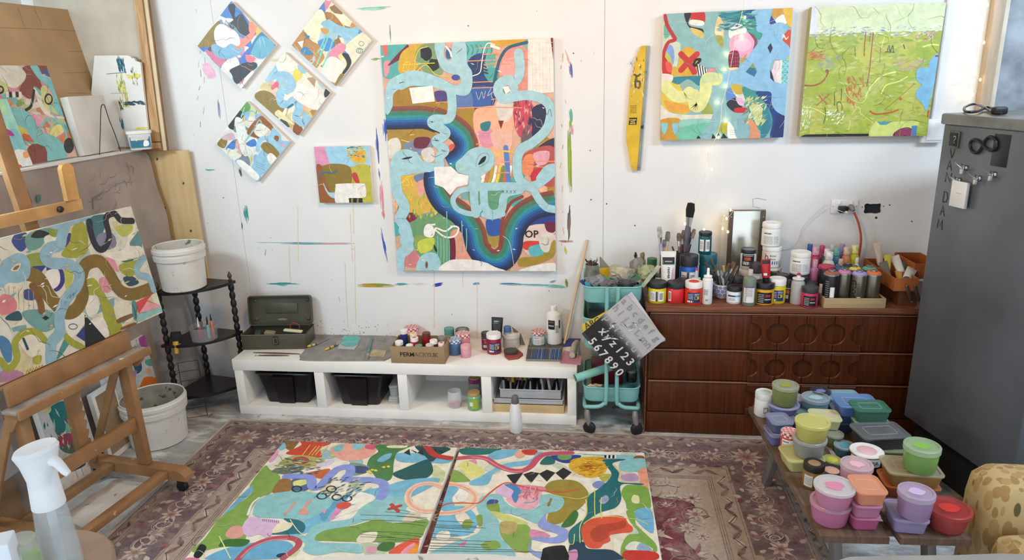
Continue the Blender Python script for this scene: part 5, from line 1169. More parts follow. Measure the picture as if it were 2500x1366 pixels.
for x in (1170,1225,1255,1285,1330):p.stroke('#efdc5a',[(x+70,170+(x%3)*10),(x,265)],8)
for k in range(9):p.stroke('#3a2f3a',[(820+k*17,835+k*2),(815+k*17,855+k*2)],4)
p.stroke('#efeacb',[(1060,840),(1130,940),(1200,990)],8).stroke('#e9edb0',[(425,990),(470,1080),(525,1190)],9).stroke('#f0ece0',[(680,800),(720,700),(780,645)],22).sharp('#e79fc6',[(1340,765),(1390,745),(1370,790)])
for x,y in ((1760,410),(1800,395),(1830,400),(1900,370),(1940,365),(1440,265),(1780,420)):p.dot('#e8d23a',x,y,18,9,wob=.3)
p.scrawl(['#5f8f6a','#f3efe2','#3a4a4a','#c9d9b0'],46,.05,.0015,82);p.dry(['#6f7a6a','#d9d6c0','#4a5a78','#b5a86a'],90,.05,83,p.reg(960,300,1300,420));p.dry(['#3f5f8a','#5a6a7a','#c9c9b0'],60,.05,84,p.reg(1380,480,1680,640),.8,.5)
p.build('painted_surface',root)
root,p=flat_canvas('floor_canvas','abstract canvas with black harlequin diamonds lying on the rug, right of the gap',-.677,.220,-.745,.026)
p.view(1000,1040,3.676).fill('#ebe6d5').patches(['#e9e3cf','#e3d9c5','#d5dcb9','#efe9dc','#c9d3c0'],60,.07,91)
for c,q in (
 ('#1f6f6a',[(470,200),(800,195),(780,240),(600,260),(470,250)]),(SKY,[(800,215),(980,210),(940,260),(780,300),(700,270)]),('#ebaa96',[(940,250),(1000,215),(1040,260),(980,290)]),('#c93a2f',[(1010,215),(1140,215),(1130,255),(1040,255)]),(SKY,[(880,330),(1080,300),(1140,240),(1200,240),(1080,340),(900,370),(760,420),(700,520),(560,530),(540,500),(640,450),(760,380)]),
 ('#d98fb5',[(500,320),(590,300),(600,350),(540,350)]),('#e0e08a',[(430,350),(520,310),(640,370),(670,420),(560,470),(470,400)]),(GR,[(300,480),(400,390),(540,480),(500,500),(340,500)]),('#1f6a64',[(1170,340),(1230,270),(1300,290),(1290,340)]),('#26408f',[(1260,270),(1400,260),(1540,265),(1460,325),(1360,325)]),('#6fa05a',[(1330,265),(1450,262),(1430,300),(1350,300)]),
 ('#ddb02c',[(1430,370),(1470,300),(1600,275),(1730,280),(1770,380),(1720,440),(1620,465),(1520,430)]),('#c98f1f',[(1520,360),(1600,320),(1690,350),(1660,400),(1560,400)]),('#b05a2a',[(1560,355),(1610,350),(1650,375),(1610,385)]),
 (AQ,[(1480,245),(1720,255),(2050,265),(1940,300),(1730,270)]),('#8a6336',[(2010,290),(2040,265),(2100,270),(2100,300)]),(AQ,[(1880,340),(1940,300),(2110,295),(2125,380),(2030,410),(1900,400)]),('#e7a184',[(2055,400),(2125,385),(2145,580),(2090,560),(2060,480)]),('#d8c9a8',[(1830,340),(1900,400),(2030,430),(2060,500),(1900,500)]),('#b59ac0',[(1900,440),(2030,430),(2050,490),(1920,490)]),
 ('#b8b25a',[(1700,440),(1800,430),(1800,470),(1740,500)]),('#7f93c9',[(1640,520),(1700,490),(1760,520),(1680,560)]),('#efece2',[(400,610),(450,570),(520,590),(510,660),(430,680),(385,650)]),(SKY,[(40,640),(120,560),(330,540),(440,560),(380,650),(400,720),(240,760),(80,720)]),
 ('#9a8a34',[(1205,570),(1260,500),(1380,480),(1510,500),(1600,590),(1580,680),(1500,760),(1380,860),(1250,880),(1240,800),(1300,740),(1380,700),(1360,640),(1280,610)]),('#d989a0',[(950,530),(1200,545),(1190,590),(1000,600)]),('#e6b0bd',[(930,620),(1180,600),(1150,700),(1080,750),(960,730),(870,660)]),('#dcb9dc',[(770,590),(830,530),(920,560),(940,620),(880,640),(800,610)]),('#4a86bf',[(850,525),(940,525),(1000,580),(980,640),(950,690),(915,630),(930,580)]),
 (AQ,[(600,720),(640,640),(740,610),(820,620),(860,680),(940,730),(1080,755),(1160,710),(1180,630),(1260,610),(1370,640),(1385,700),(1330,760),(1230,790),(1200,860),(1120,870),(960,800),(830,780),(720,760),(800,850),(820,1000),(900,1080),(900,1199),(200,1199),(210,1120),(540,990),(620,950),(650,860)]),
 (SKY,[(230,850),(330,740),(480,720),(580,780),(610,880),(540,970),(420,990),(200,1010),(190,940)]),('#e9e2d0',[(410,800),(480,770),(540,830),(460,880)]),('#86a04a',[(465,900),(500,840),(560,850),(550,910),(500,920)]),('#efe9da',[(235,1000),(270,950),(350,940),(360,1010),(300,1030)]),('#86a03f',[(690,700),(790,690),(810,760),(790,785),(720,760)]),('#32529a',[(690,700),(720,660),(790,665),(790,690),(730,700)]),
 ('#c9d07a',[(720,770),(830,780),(1000,840),(1060,880),(900,880)]),(GR,[(820,870),(960,880),(1080,910),(1080,1120),(960,1120),(880,1060),(820,980)]),('#b6a56a',[(820,860),(960,870),(940,960),(830,960)]),(GR,[(640,1070),(690,1035),(780,1030),(820,1080),(760,1110),(680,1110)]),('#86a04a',[(600,810),(650,800),(655,880),(620,900)]),('#cf7aa0',[(430,1070),(520,1020),(490,1080)]),('#d58fb2',[(1085,930),(1200,950),(1260,990),(1100,1010)]),
 ('#8f9fdd',[(1150,880),(1220,790),(1240,860),(1400,920),(1425,980),(1380,1040),(1250,1050),(1100,1020),(1080,1060),(1100,1110),(1200,1140),(1300,1130),(1310,1199),(1200,1199),(1090,1140),(1065,1080),(1110,1000),(1280,1000),(1330,970),(1200,930)]),
 ('#3a7434',[(1360,900),(1420,820),(1480,755),(1515,790),(1480,870),(1420,908)]),(TEA,[(1740,300),(1940,300),(1820,335),(1880,420),(1880,500),(2080,515),(2080,530),(1900,525),(1900,650),(1850,730),(1700,780),(1600,850),(1560,950),(1540,1040),(1440,1060),(1430,950),(1500,880),(1590,800),(1600,640),(1700,560),(1790,480),(1810,420),(1760,350)]),
 ('#9fa5c9',[(1700,670),(1760,620),(1790,660),(1740,700)]),('#7fa94a',[(1900,600),(1950,530),(2100,540),(2150,590),(2160,740),(2060,740),(2000,770),(1950,740),(1940,690)]),('#e6e3b0',[(1990,660),(2010,620),(2055,630),(2060,690),(2010,690)]),('#74b5d8',[(2020,820),(2040,750),(2165,745),(2190,950),(2110,920)]),
 ('#7fa94a',[(1945,760),(2020,780),(2030,880),(2110,960),(2210,1060),(2205,1130),(2080,1050),(1980,1050),(1940,1199),(1900,1199),(1900,1080),(1960,980),(2060,960),(1980,860)]),('#d9563a',[(1550,900),(1640,830),(1800,805),(1920,815),(1960,870),(2000,910),(1990,950),(1900,960),(1800,980),(1800,1030),(1740,1060),(1700,1095),(1600,1085),(1550,1000)]),('#b8442c',[(1620,960),(1700,890),(1830,870),(1930,850),(1930,910),(1800,950),(1770,1010),(1660,1040)]),
 ('#1a3f58',[(1440,1060),(1560,1040),(1600,1100),(1800,1110),(1890,1160),(1890,1199),(1480,1199)]),('#dfe0d6',[(1950,1110),(1960,1060),(2020,1035),(2110,1060),(2180,1115)]),('#8fb0c8',[(2040,1110),(2070,1050),(2130,1070),(2170,1115)]),('#c9302a',[(1940,1120),(2200,1130),(2215,1199),(1940,1199)]),('#d28fb5',[(1420,1130),(1500,1110),(1500,1199),(1400,1199)]),('#eee9d8',[(1160,1070),(1240,1050),(1240,1090),(1170,1110)]),
):p.poly(c,q)
for x in (940,1090,1232,1380):p.sharp('#18191b',[(x,430-(x-940)*.13),(x+75,425-(x-940)*.02)if x>1000 else (x+80,420),(x,530-(x-940)*.11),(x-70,440-(x-940)*.04)])
p.stroke('#c8506a',[(130,170),(230,250),(360,290),(560,280),(680,290),(780,350),(900,395),(1010,400),(1090,360),(1150,290),(1230,250),(1450,240)],62).stroke('#e08f9c',[(560,280),(690,300),(790,360),(900,405),(1010,405)],14)
p.ring('#f1cbb6',300,650,295,135,62);p.ring('#e9ad92',300,650,290,132,26)
p.stroke('#d9563a',[(240,760),(330,700),(480,690),(620,690),(720,600),(860,510),(1000,540),(1200,580),(1380,590),(1520,565)],16)
for y,a,b in ((850,220,580),(885,210,600),(900,200,680),(910,195,540),(940,300,580),(965,190,440),(1000,180,470),(1020,180,730),(1050,180,700),(1075,180,720),(1098,180,960),(1120,170,1700),(1150,180,900)):p.stroke('#454f4a',[(a,y),((a+b)/2,y+8),(b,y+16)],6)
for q in ([(1662,570),(1660,700),(1664,830)],[(1722,640),(1715,740),(1725,830)],[(1580,660),(1590,780),(1530,900),(1530,1050)],[(1560,880),(1640,830),(1800,812),(1960,830),(2040,840),(2140,885)],[(1480,970),(1470,1055),(1430,1060)],[(1270,615),(1400,640),(1520,655),(1600,630)],[(1640,340),(1540,290)],[(1720,330),(1640,300)]):p.stroke('#e5e06a',q,8)
for k in range(6):p.sharp('#efece4' if k%2 else '#15181a',[(1750+k*18,262),(1766+k*18,263),(1764+k*18,292),(1748+k*18,290)])
p.stroke('#8a7a30',[(1270,655),(1245,715)],22).stroke('#6aa5c8',[(1030,690),(1110,680),(1150,640)],8)
p.scrawl(['#5f8f6a','#f3efe2','#3a4a4a','#c98f8f'],46,.05,.0015,92);p.dry(['#cf6a7a','#e8a0a8'],30,.05,93,p.reg(990,560,1150,650),1.5,.2);p.dry(['#e9a82a','#c98f1f','#efcf4a'],50,.05,94,p.reg(1450,290,1750,450),.4,.6)
p.build('painted_surface',root)
# ==== CANVAS ON THE EASEL
ln=math.radians(8);EN=EF*math.cos(ln)+EZ*math.sin(ln);EU=EZ*math.cos(ln)-EF*math.sin(ln)
EP=V((-2.1,-1.1,.7));rx=lambda q:onP(q[0],q[1],EP,EN)
br=rx((397,762));tr_=rx((313,505));h_=(tr_-br).dot(EU);right=-ES
ur=min((br-EP).dot(ES),(tr_-EP).dot(ES));w_=1.0;lo=(br-EP).dot(EU)
root,p=canvas('easel_canvas','wide abstract canvas of pale blue and ochre rivers standing on the easel',EP+EU*lo+ES*(ur+w_),right,EU,EN,w_,h_,.03)
PB,OCH,LIME='#8fb4c4','#80672c','#9fa13c'
p.view(0,400,2.483).fill('#d9d5c6').patches(['#d9d5c6','#c9cdbd','#a9bdb9','#e2dccb','#7fa3a4','#cfc39a'],60,.05,101)
for c,q in (
 ('#3c4f8a',[(70,470),(100,420),(160,420),(160,500),(120,530)]),('#6f9a92',[(160,430),(300,390),(250,500),(170,520)]),('#8f9a4a',[(150,560),(250,540),(290,620),(180,620)]),('#2b2d33',[(185,440),(230,400),(300,420),(280,440),(230,450)]),('#4b417c',[(410,420),(445,440),(430,490),(390,500)]),('#e3ded0',[(270,440),(350,420),(340,470),(280,490)]),
 ('#8a9a40',[(300,390),(360,370),(340,440),(300,430)]),(LIME,[(440,380),(500,350),(530,430),(525,540),(440,570),(370,550),(420,470)]),('#41717a',[(520,340),(640,310),(620,420),(560,470)]),('#7f7f9a',[(590,430),(680,420),(700,500),(600,520)]),('#d0c38a',[(680,350),(720,340),(700,410)]),('#b9bd62',[(700,380),(800,370),(790,420),(740,440)]),('#5f8f90',[(780,450),(840,410),(860,500),(820,560)]),
 ('#4a6a5a',[(735,590),(760,540),(805,535),(800,590)]),('#2f4f62',[(745,690),(800,680),(840,720),(780,740)]),('#d98fa0',[(620,580),(680,570),(720,650),(690,640)]),('#e4e0d2',[(610,540),(740,520),(780,430),(830,410),(780,490),(850,500),(855,555),(730,590),(690,580)]),(LIME,[(725,610),(840,580),(870,600),(800,680),(740,660)]),
 ('#2f3f8a',[(190,620),(280,615),(240,670)]),('#3f3a86',[(280,620),(370,630),(388,720),(330,770)]),('#e6e3d8',[(280,650),(350,640),(360,720),(310,760),(275,710)]),('#b9bd5a',[(390,640),(440,650),(430,730),(400,760)]),('#d8d2c0',[(20,730),(130,720),(180,800),(200,900),(100,890)]),('#3d4f86',[(140,770),(180,760),(210,820),(150,820)]),
 ('#d47f86',[(0,800),(60,795),(100,840),(90,890),(30,915),(0,905)]),('#2f5560',[(40,920),(110,890),(130,945),(40,945)]),('#6f9f9a',[(130,900),(260,880),(330,910),(320,1000),(220,1000)]),('#e2dcc8',[(100,1040),(200,1010),(260,1060),(270,1150),(200,1170),(150,1140)]),('#4f7fa8',[(0,1040),(60,1080),(70,1180),(40,1200),(0,1120)]),
 (LIME,[(515,720),(560,690),(600,730),(640,800),(700,900),(740,1000),(660,1050),(620,900),(590,800),(530,790)]),('#e3dfd3',[(520,820),(570,800),(600,870),(560,930),(520,900)]),('#d58f9a',[(600,700),(640,690),(670,770),(620,770)]),('#dcd5c2',[(690,850),(780,830),(800,900),(720,960)]),('#7e5a3a',[(710,940),(800,905),(805,925),(720,965)]),('#7e5a3a',[(735,990),(815,960),(820,975),(740,1005)]),('#4f8a8a',[(800,830),(830,850),(820,950),(800,900)]),
 ('#e2dfd4',[(390,940),(500,900),(520,950),(440,1050),(400,1010)]),('#2f3f7a',[(460,1040),(510,980),(520,1080)]),('#4f8f8a',[(340,1180),(390,1060),(420,1080),(370,1160)]),('#e4e0d6',[(540,960),(620,930),(660,1040),(590,1030)]),('#b07f9a',[(0,1260),(100,1250),(145,1290),(0,1366)]),('#d9cf9a',[(150,1230),(240,1210),(240,1250),(150,1280)]),('#a9a43a',[(200,1170),(250,1160),(240,1210),(205,1210)]),(LIME,[(390,1020),(440,1060),(510,1100),(500,1130),(400,1080)]),
):p.poly(c,q)
p.stroke(OCH,[(150,660),(230,690),(290,790),(340,850),(400,900),(460,880),(500,800),(490,700),(520,610),(600,590),(660,660),(720,760),(790,790),(870,770),(940,740)],82).stroke('#7f5a30',[(195,740),(240,830),(250,890)],44)
p.stroke(LIME,[(0,1190),(50,1240),(100,1180),(90,1080),(150,1020),(220,1020),(270,1070)],42)
p.stroke(PB,[(400,350),(375,430),(360,490),(300,510),(270,560),(310,600),(420,610),(480,660),(465,740),(400,820),(360,920),(360,1020),(310,1090),(310,1200)],68)
p.poly(PB,[(0,610),(60,560),(110,540),(160,560),(182,620),(170,690),(110,720),(50,720),(0,745)]).poly(PB,[(300,380),(480,330),(560,320),(420,380),(380,400)]).stroke(PB,[(870,570),(830,620),(840,670),(900,690),(930,760)],44)
p.stroke('#2c2c30',[(540,350),(555,440),(590,510),(630,510),(660,440),(640,330),(690,300),(730,340),(800,345)],40)
p.sharp('#222327',[(510,910),(640,1060),(515,1110)]).sharp('#cf4a4a',[(820,840),(930,780),(890,825),(975,860),(890,830),(840,905)]).sharp('#e6a0a0',[(890,830),(975,862),(840,905)]).sharp('#8fbdb8',[(830,910),(975,862),(985,890),(830,960)])
p.poly('#d9d3be',[(62,640),(90,610),(125,600),(110,640),(80,650)]).poly('#8a6a3a',[(75,640),(95,618),(115,615),(100,640)]).sharp('#26262c',[(252,932),(275,918),(297,932),(275,948)]).stroke('#54718a',[(400,820),(425,790),(420,815),(445,780),(440,800),(465,765)],3)
p.ring('#4a4a5a',440,985,26,16,5)
for k in range(6):p.stroke('#7f5a30',[(155+k*18,1270-k*6),(164+k*18,1245-k*6),(172+k*18,1266-k*6)],4,sm=False)
p.stroke('#b59aa0',[(150,1090),(160,1130)],5).stroke('#2a4a5a',[(140,1060),(165,1120)],16)
for k in range(6):p.stroke('#c9a85a',[(50+k*30,740+k*6),(52+k*30,860+k*10)],3)
p.scrawl(['#f0ece0','#5a6a70','#b58f4a','#3a3f60'],70,.06,.0016,102);p.dry(['#eeeae0','#7fa3a4','#c9bd8a'],60,.04,103)
p.build('painted_surface',root)
# ==== THINGS LEANING ON AND AGAINST THE DRAPED CUPBOARD (they face the room, +X)
def lean(name,label,X,z0,a,pts,t,side=CANV,cat='painting',view=(0,0,1),group=None):
    """pts: frame points of the lower-right, upper-right, upper-left... corners; plane passes x=X at z=z0, tilted back by a"""
    n=V((math.cos(a),0,math.sin(a)));u=V((-math.sin(a),0,math.cos(a)));r_=V((0,1,0));o=V((X,0,z0))
    Q=[onP(x,y,o,n)-o for x,y in pts]
    ys=[q.dot(r_)for q in Q];us=[q.dot(u)for q in Q]
    y0,y1,u1=ys[0],ys[1],max(us)
    rt,p_=canvas(name,label,o+r_*y0,r_,u,n,y1-y0,u1,t,side,group,cat)
    return rt,p_.view(*view)
Z1=UZ+.0125
c1=lambda x,y:(x/3.036,y/3.036)
root,p=lean('ledge_canvas','turquoise and brown abstract canvas leaning on the draped cupboard',-2.63,Z1+.004,math.radians(9),[c1(60,1230),c1(580,1178),c1(432,487)],.022,view=(0,0,3.036))
p.fill('#d9b9b0').patches(['#e0d6c4','#d98fa8','#b9c98a','#7fb2b0','#c98a6a','#e9cf9a'],60,.05,111)
for c,q in (('#8a4a3c',[(180,490),(432,488),(480,640),(440,620),(390,560),(290,560),(320,680),(250,640),(240,720),(200,728),(140,660),(190,580)]),('#dcd7c6',[(0,490),(110,486),(180,530),(185,580),(120,650),(60,640),(0,600)]),('#c9cf8a',[(0,600),(60,640),(40,690),(0,660)]),('#7aa25a',[(120,760),(160,730),(180,770),(130,790)]),('#e8a3b4',[(140,770),(240,840),(310,860),(300,960),(210,830)]),('#e3dfcc',[(250,650),(300,720),(330,800),(400,860),(520,850),(520,880),(380,870),(310,820),(270,730)]),
             ('#cdd088',[(300,660),(340,640),(400,760),(520,840),(420,850),(330,780)]),('#d9c95a',[(130,940),(190,930),(200,1000),(140,980)]),('#d2693c',[(170,990),(230,1010),(260,1060),(180,1040)]),('#8a4a3c',[(200,1110),(260,1060),(330,1090),(355,1210),(230,1220)]),('#e9dc8a',[(370,970),(430,920),(480,960),(440,1000),(380,1020)]),('#d9824a',[(430,1030),(500,980),(550,1020),(540,1060),(460,1050)]),('#df9fb5',[(500,950),(530,930),(583,1175),(500,1165),(550,1080)]),('#4e5f9a',[(310,520),(360,520),(390,570),(340,560)])):p.poly(c,q)
TQ='#84c6c8'
p.poly(TQ,[(222,487),(275,487),(320,560),(420,600),(460,640),(480,640),(525,850),(450,860),(400,800),(390,700),(350,640),(290,590),(250,540)]).poly(TQ,[(0,820),(100,795),(190,820),(260,900),(300,980),(380,1000),(450,1050),(490,1170),(360,1210),(340,1100),(250,1050),(190,960),(110,930),(0,920)])
p.ring(TQ,425,550,36,32,16).stroke(TQ,[(300,940),(340,890),(410,890),(460,920),(520,910)],18).stroke(TQ,[(460,930),(490,1000),(480,1070),(440,1080)],18).stroke(TQ,[(370,770),(380,830),(420,880)],14).stroke(TQ,[(165,1045),(250,1060),(330,1040)],14)
p.stroke('#2b2a2e',[(190,815),(225,790),(240,740),(250,670)],20).ring('#2b2a2e',358,735,26,36,13).ring('#2b2a2e',0,665,22,24,14).dot('#35322f',508,1078,38,58)
p.dot('#e28a3c',66,765,22,26)
for k in range(5):p.sharp('#2b2a2e' if k%2 else '#e9e4da',[(40+k*24,680),(60+k*24,680),(64+k*24,720),(44+k*24,722)])
p.scrawl(['#f0ece0','#a53a4a','#3a3a40'],40,.06,.0014,112);p.build('painted_surface',root)
root,p=lean('ledge_canvas','mint and white narrow abstract canvas overlapping at the left on the draped cupboard',-2.585,Z1+.004,math.radians(11),[c1(-120,1290),c1(250,1238),c1(0,735)],.018,view=(0,0,3.036))
p.fill('#a5ddd0')
for c,q in (('#b9e0a8',[(-60,720),(10,730),(60,860),(0,800)]),('#84c8d0',[(60,980),(120,960),(195,1090),(190,1120),(100,1110)]),('#e7edea',[(0,890),(60,960),(60,1010),(0,1000)]),('#b5389c',[(20,945),(80,970),(105,1005),(60,1000)]),('#e7e9e4',[(105,1120),(190,1120),(250,1240),(160,1250)]),('#e2d84a',[(90,1175),(130,1175),(130,1225),(100,1230)]),('#d9503c',[(95,1230),(150,1220),(165,1256),(110,1262)]),('#5fc6a8',[(40,1060),(90,1160),(90,1200),(30,1120)]),('#e9a06a',[(170,1130),(210,1120),(215,1160),(180,1170)])):p.poly(c,q)
p.build('painted_surface',root)
root,_p=lean('blank_canvas','blank white canvas leaning on the draped cupboard beside a wire loop',-2.60,Z1+.004,math.radians(6),[c1(630,1165),c1(885,1128),c1(800,700)],.045,mat('#d5d0ca',rough=.7,bump=.1,bscale=200),'canvas')
root,_p=lean('fibreboard_sheet','tall bare brown fibreboard sheet leaning behind the abstract canvases',-2.72,Z1+.004,math.radians(13),[c1(-400,1200),c1(885,950),c1(600,80)],.012,mat('#bd9d76',rough=.75,var=.07,vscale=4),'board')
_p.view(0,0,3.036)
for q in ([(0,205),(300,215),(640,235)],[(500,380),(610,382)],[(460,540),(740,535)],[(500,690),(790,690)],[(250,60),(310,185)],[(540,70),(690,400)],[(130,50),(180,200)],[(590,200),(700,500)]):_p.stroke('#8f7454',q,3)
_p.build('pencil_lines',root)
# board that stands against the back wall
q0,q1=onY(*c1(735,412),-.115),onY(*c1(1110,1085),-.115)
o=thing('splattered_board','white board with a broken corner and teal and yellow paint smears','board',((q0.x+q1.x)/2-.05,-.105,Z1))
P_=[onY(*c1(x,y),-.115)for x,y in ((700,412),(935,410),(965,415),(975,432),(990,428),(1005,452),(1040,462),(1112,1088),(640,1088))]
zl=min(q.z for q in P_);P_=[(q.x,max(q.z,Z1+.001))for q in P_]
obj('board',prism(P_,(0,-.115,0),(1,0,0),(0,0,1),(0,1,0),.015),mat('#e5e3df',rough=.6,var=.03),o,world=True,smooth=False)
pb=Paint((0,-.115,0),(1,0,0),(0,0,1),(0,-1,0)).view(0,0,3.036)
pb.dry(['#1f5f70','#2a7080','#174a58'],40,.05,5,pb.reg(882,440,915,535),1.57,.15).dry(['#d8c93a','#b9b83a','#7f9a2a'],50,.05,6,pb.reg(900,560,920,790),1.57,.15).dry(['#4a6a2a','#2f5a3a'],20,.04,7,pb.reg(890,750,915,810),1.57,.2).dry(['#2a3f45','#3a5a60'],30,.05,8,pb.reg(930,755,1060,775),-.15,.1).dry(['#dcd060'],20,.05,9,pb.reg(950,550,1040,575),0,.1).dry(['#2f7f9a'],14,.05,10,pb.reg(900,890,910,950),1.57,.1).dry(['#e0d45a'],14,.04,13,pb.reg(1010,945,1090,955),0,.1).dry(['#5f8a4a','#2a4a4a'],16,.03,11,pb.reg(978,470,1000,620),1.57,.2)
pb.stroke('#2f6f8f',[(790,548),(940,535)],4).stroke('#7fa0b0',[(820,692),(950,690)],3).build('paint_smears',o,kind='stuff')
# large stretched canvas seen from behind
o=thing('canvas_back','large stretched canvas turned to the wall showing its wooden stretcher bars','canvas',(-2.75,-.06,1.463))
la=math.radians(3.5);n_=V((0,-math.cos(la),math.sin(la)));u_=V((0,math.sin(la),math.cos(la)));O_=V((0,-.098,1.464))
FXR=onP(411,362,O_,n_).x
def sb(x0,x1,u0,u1,d0,d1,nm,m):
    bm=bx((0,0,0),(x1-x0,u1-u0,d1-d0),.002);M=Matrix((V((1,0,0)),u_,n_)).transposed().to_4x4();M.translation=O_+V(((x0+x1)/2,0,0))+u_*(u0+u1)/2+n_*(d0+d1)/2
    obj(nm,xf(bm,M),m,o,world=True)
PINE=wood_mat('pine_bar','#a87d52','#c19a6e','#d3b289',vert=True,rough=.55)
sb(FXR-.7,FXR,0,1.2,-.012,-.010,'linen',mat('#c2b8a8',rough=.85,var=.05,bump=.2,bscale=200))
sb(FXR-.085,FXR-.034,.05,1.2,-.0095,.012,'stretcher_bar',PINE);sb(FXR-.033,FXR-.002,0,1.2,-.0095,.012,'stretcher_bar',mat('#8f6a4a',rough=.55,var=.1));sb(FXR-.02,FXR,.0,1.2,.0125,.020,'edge_strip',mat('#d9c4a0',rough=.5))
sb(FXR-.7,FXR-.034,0,.045,-.0095,.012,'stretcher_bar',PINE);sb(FXR-.7,FXR-.021,0,.012,.0125,.020,'edge_strip',mat('#8a5a48',rough=.5));sb(FXR-.12,FXR-.0855,.0455,.075,-.0095,.006,'corner_wedge',mat('#c79a55',rough=.5))
# plywood offcut on the wall
a_,b_=onY(372,366,-.03),onY(488,572,-.03)
o=thing('plywood_board','pale knotty plywood board fixed to the wall behind the white bucket','board',((a_.x+b_.x)/2-.02,-.03,.68))
P_=[onY(x,y,-.045)for x,y in ((366,367),(458,365),(488,572))]
obj('board',prism([(P_[0].x-.03,.68),(P_[2].x+.01,.68),(P_[1].x,P_[1].z-.004),(P_[0].x-.03,P_[0].z-.004)],(0,-.045,0),(1,0,0),(0,0,1),(0,1,0),.016),mat('#d6bc90',rough=.6,var=.06,vscale=3,stretch=(9,9,1),col2='#c9a873'),o,world=True,smooth=False)
pk=Paint((0,-.0452,0),(1,0,0),(0,0,1),(0,-1,0))
for x,y in ((448,447),(403,507),(466,563),(384,388)):pk.dot('#7d5a38',x,y,2.5,3.5).dot('#4a3524',x,y,1.2,1.8)
pk.build('knots',o,kind='stuff')
# wire loop and tub on the cupboard top
o=thing('wire_loop','black bent wire stand in front of the blank canvas','wire stand',onZ(*c1(815,1140),Z1+.001))
wp=[onX(*c1(x,y),-2.572)for x,y in ((738,1152),(742,1000),(747,830),(752,785),(765,774),(778,790),(810,890),(850,990),(898,1130))]
obj('wire',tube(wp,.0022,6,sm=4),mat('#1b1b1d',rough=.4),o,world=True)
pt=onZ(*c1(950,1128),Z1);o=thing('plastic_tub','clear lidded tub with a teal label on the corner of the draped cupboard','tub',(pt.x-.03,-.17,Z1+.0006),math.radians(36))
obj('body',loft([(.105,.09,.02,0),(.12,.10,.022,.085)]),clear('#e8e8e6',.75,.3),o);obj('lid',loft([(.128,.108,.024,.0855),(.13,.11,.024,.10),(.122,.102,.022,.102)]),mat('#e9e7e4',rough=.4),o)
q=Paint((-.05,-.0505,.012),(1,0,0),(0,.08,1),(0,-1,.08),.1,.07)
q.fill('#1f6f8a');q.step=.0002
q.poly_uv('#f2f2f0',[(0,.058),(.02,.064),(.05,.056),(.08,.064),(.1,.058),(.1,.07),(0,.07)]);q.poly_uv('#e9eef0',[(.062,.01),(.075,.005),(.09,.012),(.088,.034),(.07,.036)])
def put(q,t,u,v,h,c):
    vs_,fs=text2d(t,h,True);q.lift+=q.step
    for f_ in fs:q.raw([(u+vs_[i][0],v+vs_[i][1])for i in f_],c)
put(q,'amp',.004,.04,.021,'#f4f4f2');put(q,'Free',.038,.04,.021,'#f0d040');q.build('label',o,PRINT,world=False)
# canvases standing on the floor in front of the drop cloth
c3=lambda x,y:(x/2.647,850+y/2.647)
root,p=lean('stacked_canvas','white canvas with teal and crimson blobs standing behind the easel legs',-2.40,.002,math.radians(5),[c3(398,900),c3(640,700),c3(525,240)],.03,view=(0,850,2.647))
p.fill('#dfdcd8')
for c,q in (('#1f7f80',[(315,390),(420,340),(445,450),(420,530),(370,560),(340,480)]),('#7fc0a0',[(430,470),(480,440),(520,560),(500,620),(430,560)]),('#dcd49a',[(275,370),(310,350),(330,400),(290,430)]),('#b5405a',[(345,610),(420,550),(480,560),(500,590),(430,630),(360,640)]),('#5f7a6a',[(440,610),(520,590),(530,650),(470,680),(400,660)]),('#2f2a78',[(395,760),(480,720),(550,690),(550,750),(480,790),(400,820)])):p.poly(c,q)
p.dry(['#1f7f80','#c9d8c0','#a53050'],50,.06,5,p.reg(330,440,520,680),1.6,.3).stroke('#3f3a6a',[(480,770),(505,840)],3).stroke('#3f3a6a',[(520,760),(540,820)],3).build('painted_surface',root)
root,p=lean('stacked_canvas','pale canvas with magenta and orange patches behind the floor bucket',-2.47,.002,math.radians(4),[c3(720,420),c3(1040,330),c3(985,-120)],.025,view=(0,400,2.483))
p.fill('#d4d2d4').patches(['#dcdadc','#c9cfcf','#e0dde0','#bcd0c8'],20,.06,3)
for c,q in (('#d8452f',[(770,990),(830,970),(830,1040),(790,1060)]),('#b04f9c',[(840,1060),(890,1020),(905,1080),(870,1130)]),('#d77f93',[(770,1130),(870,1110),(870,1190),(780,1220)]),('#2f5f80',[(810,1220),(845,1185),(860,1240),(830,1270)]),('#5fae9c',[(880,1190),(930,1180),(930,1220),(890,1220)]),('#e07a2c',[(850,1340),(880,1290),(950,1300),(960,1366),(850,1366)]),('#a88fb8',[(770,1250),(830,1250),(820,1310)]),('#8fc0b0',[(750,1210),(800,1200),(800,1240)]),('#e9b09a',[(885,1250),(910,1235),(915,1270),(890,1275)]),('#efc0a8',[(830,970),(870,960),(860,1010)]),('#7f9ab0',[(740,1040),(780,1040),(770,1110)])):p.poly(c,q)
p.dry(['#5f9a7a','#7fb5a0'],20,.04,4,p.reg(780,1050,830,1110),1.5,.3).build('painted_surface',root)
root,p=lean('stacked_canvas','bare brown canvas with white edges leaning between the painted ones',-2.43,.002,math.radians(5),[c3(690,640),c3(835,560),c3(780,180)],.028,view=(0,850,2.647))
p.raw([(.02,.03),(p.w-.012,.03),(p.w-.012,p.h-.02),(.02,p.h-.02)],'#9a8468');p.build('bare_linen',root)
root,p=lean('stacked_canvas','grey primed canvas with a black clip at the far left behind the easel',-2.38,.30,math.radians(3),[c3(-260,900),c3(100,700),c3(60,240)],.025,mat('#bab4b2',rough=.7,var=.06),'canvas')
cl=V(root.location);a_=onX(*c3(95,445),-2.365)
o=tag(obj('bulldog_clip',bx((0,0,0),(.03,.03,.025),.006),mat('#17181a',rough=.4),loc=a_),'small black clip on the grey canvas behind the easel','clip')
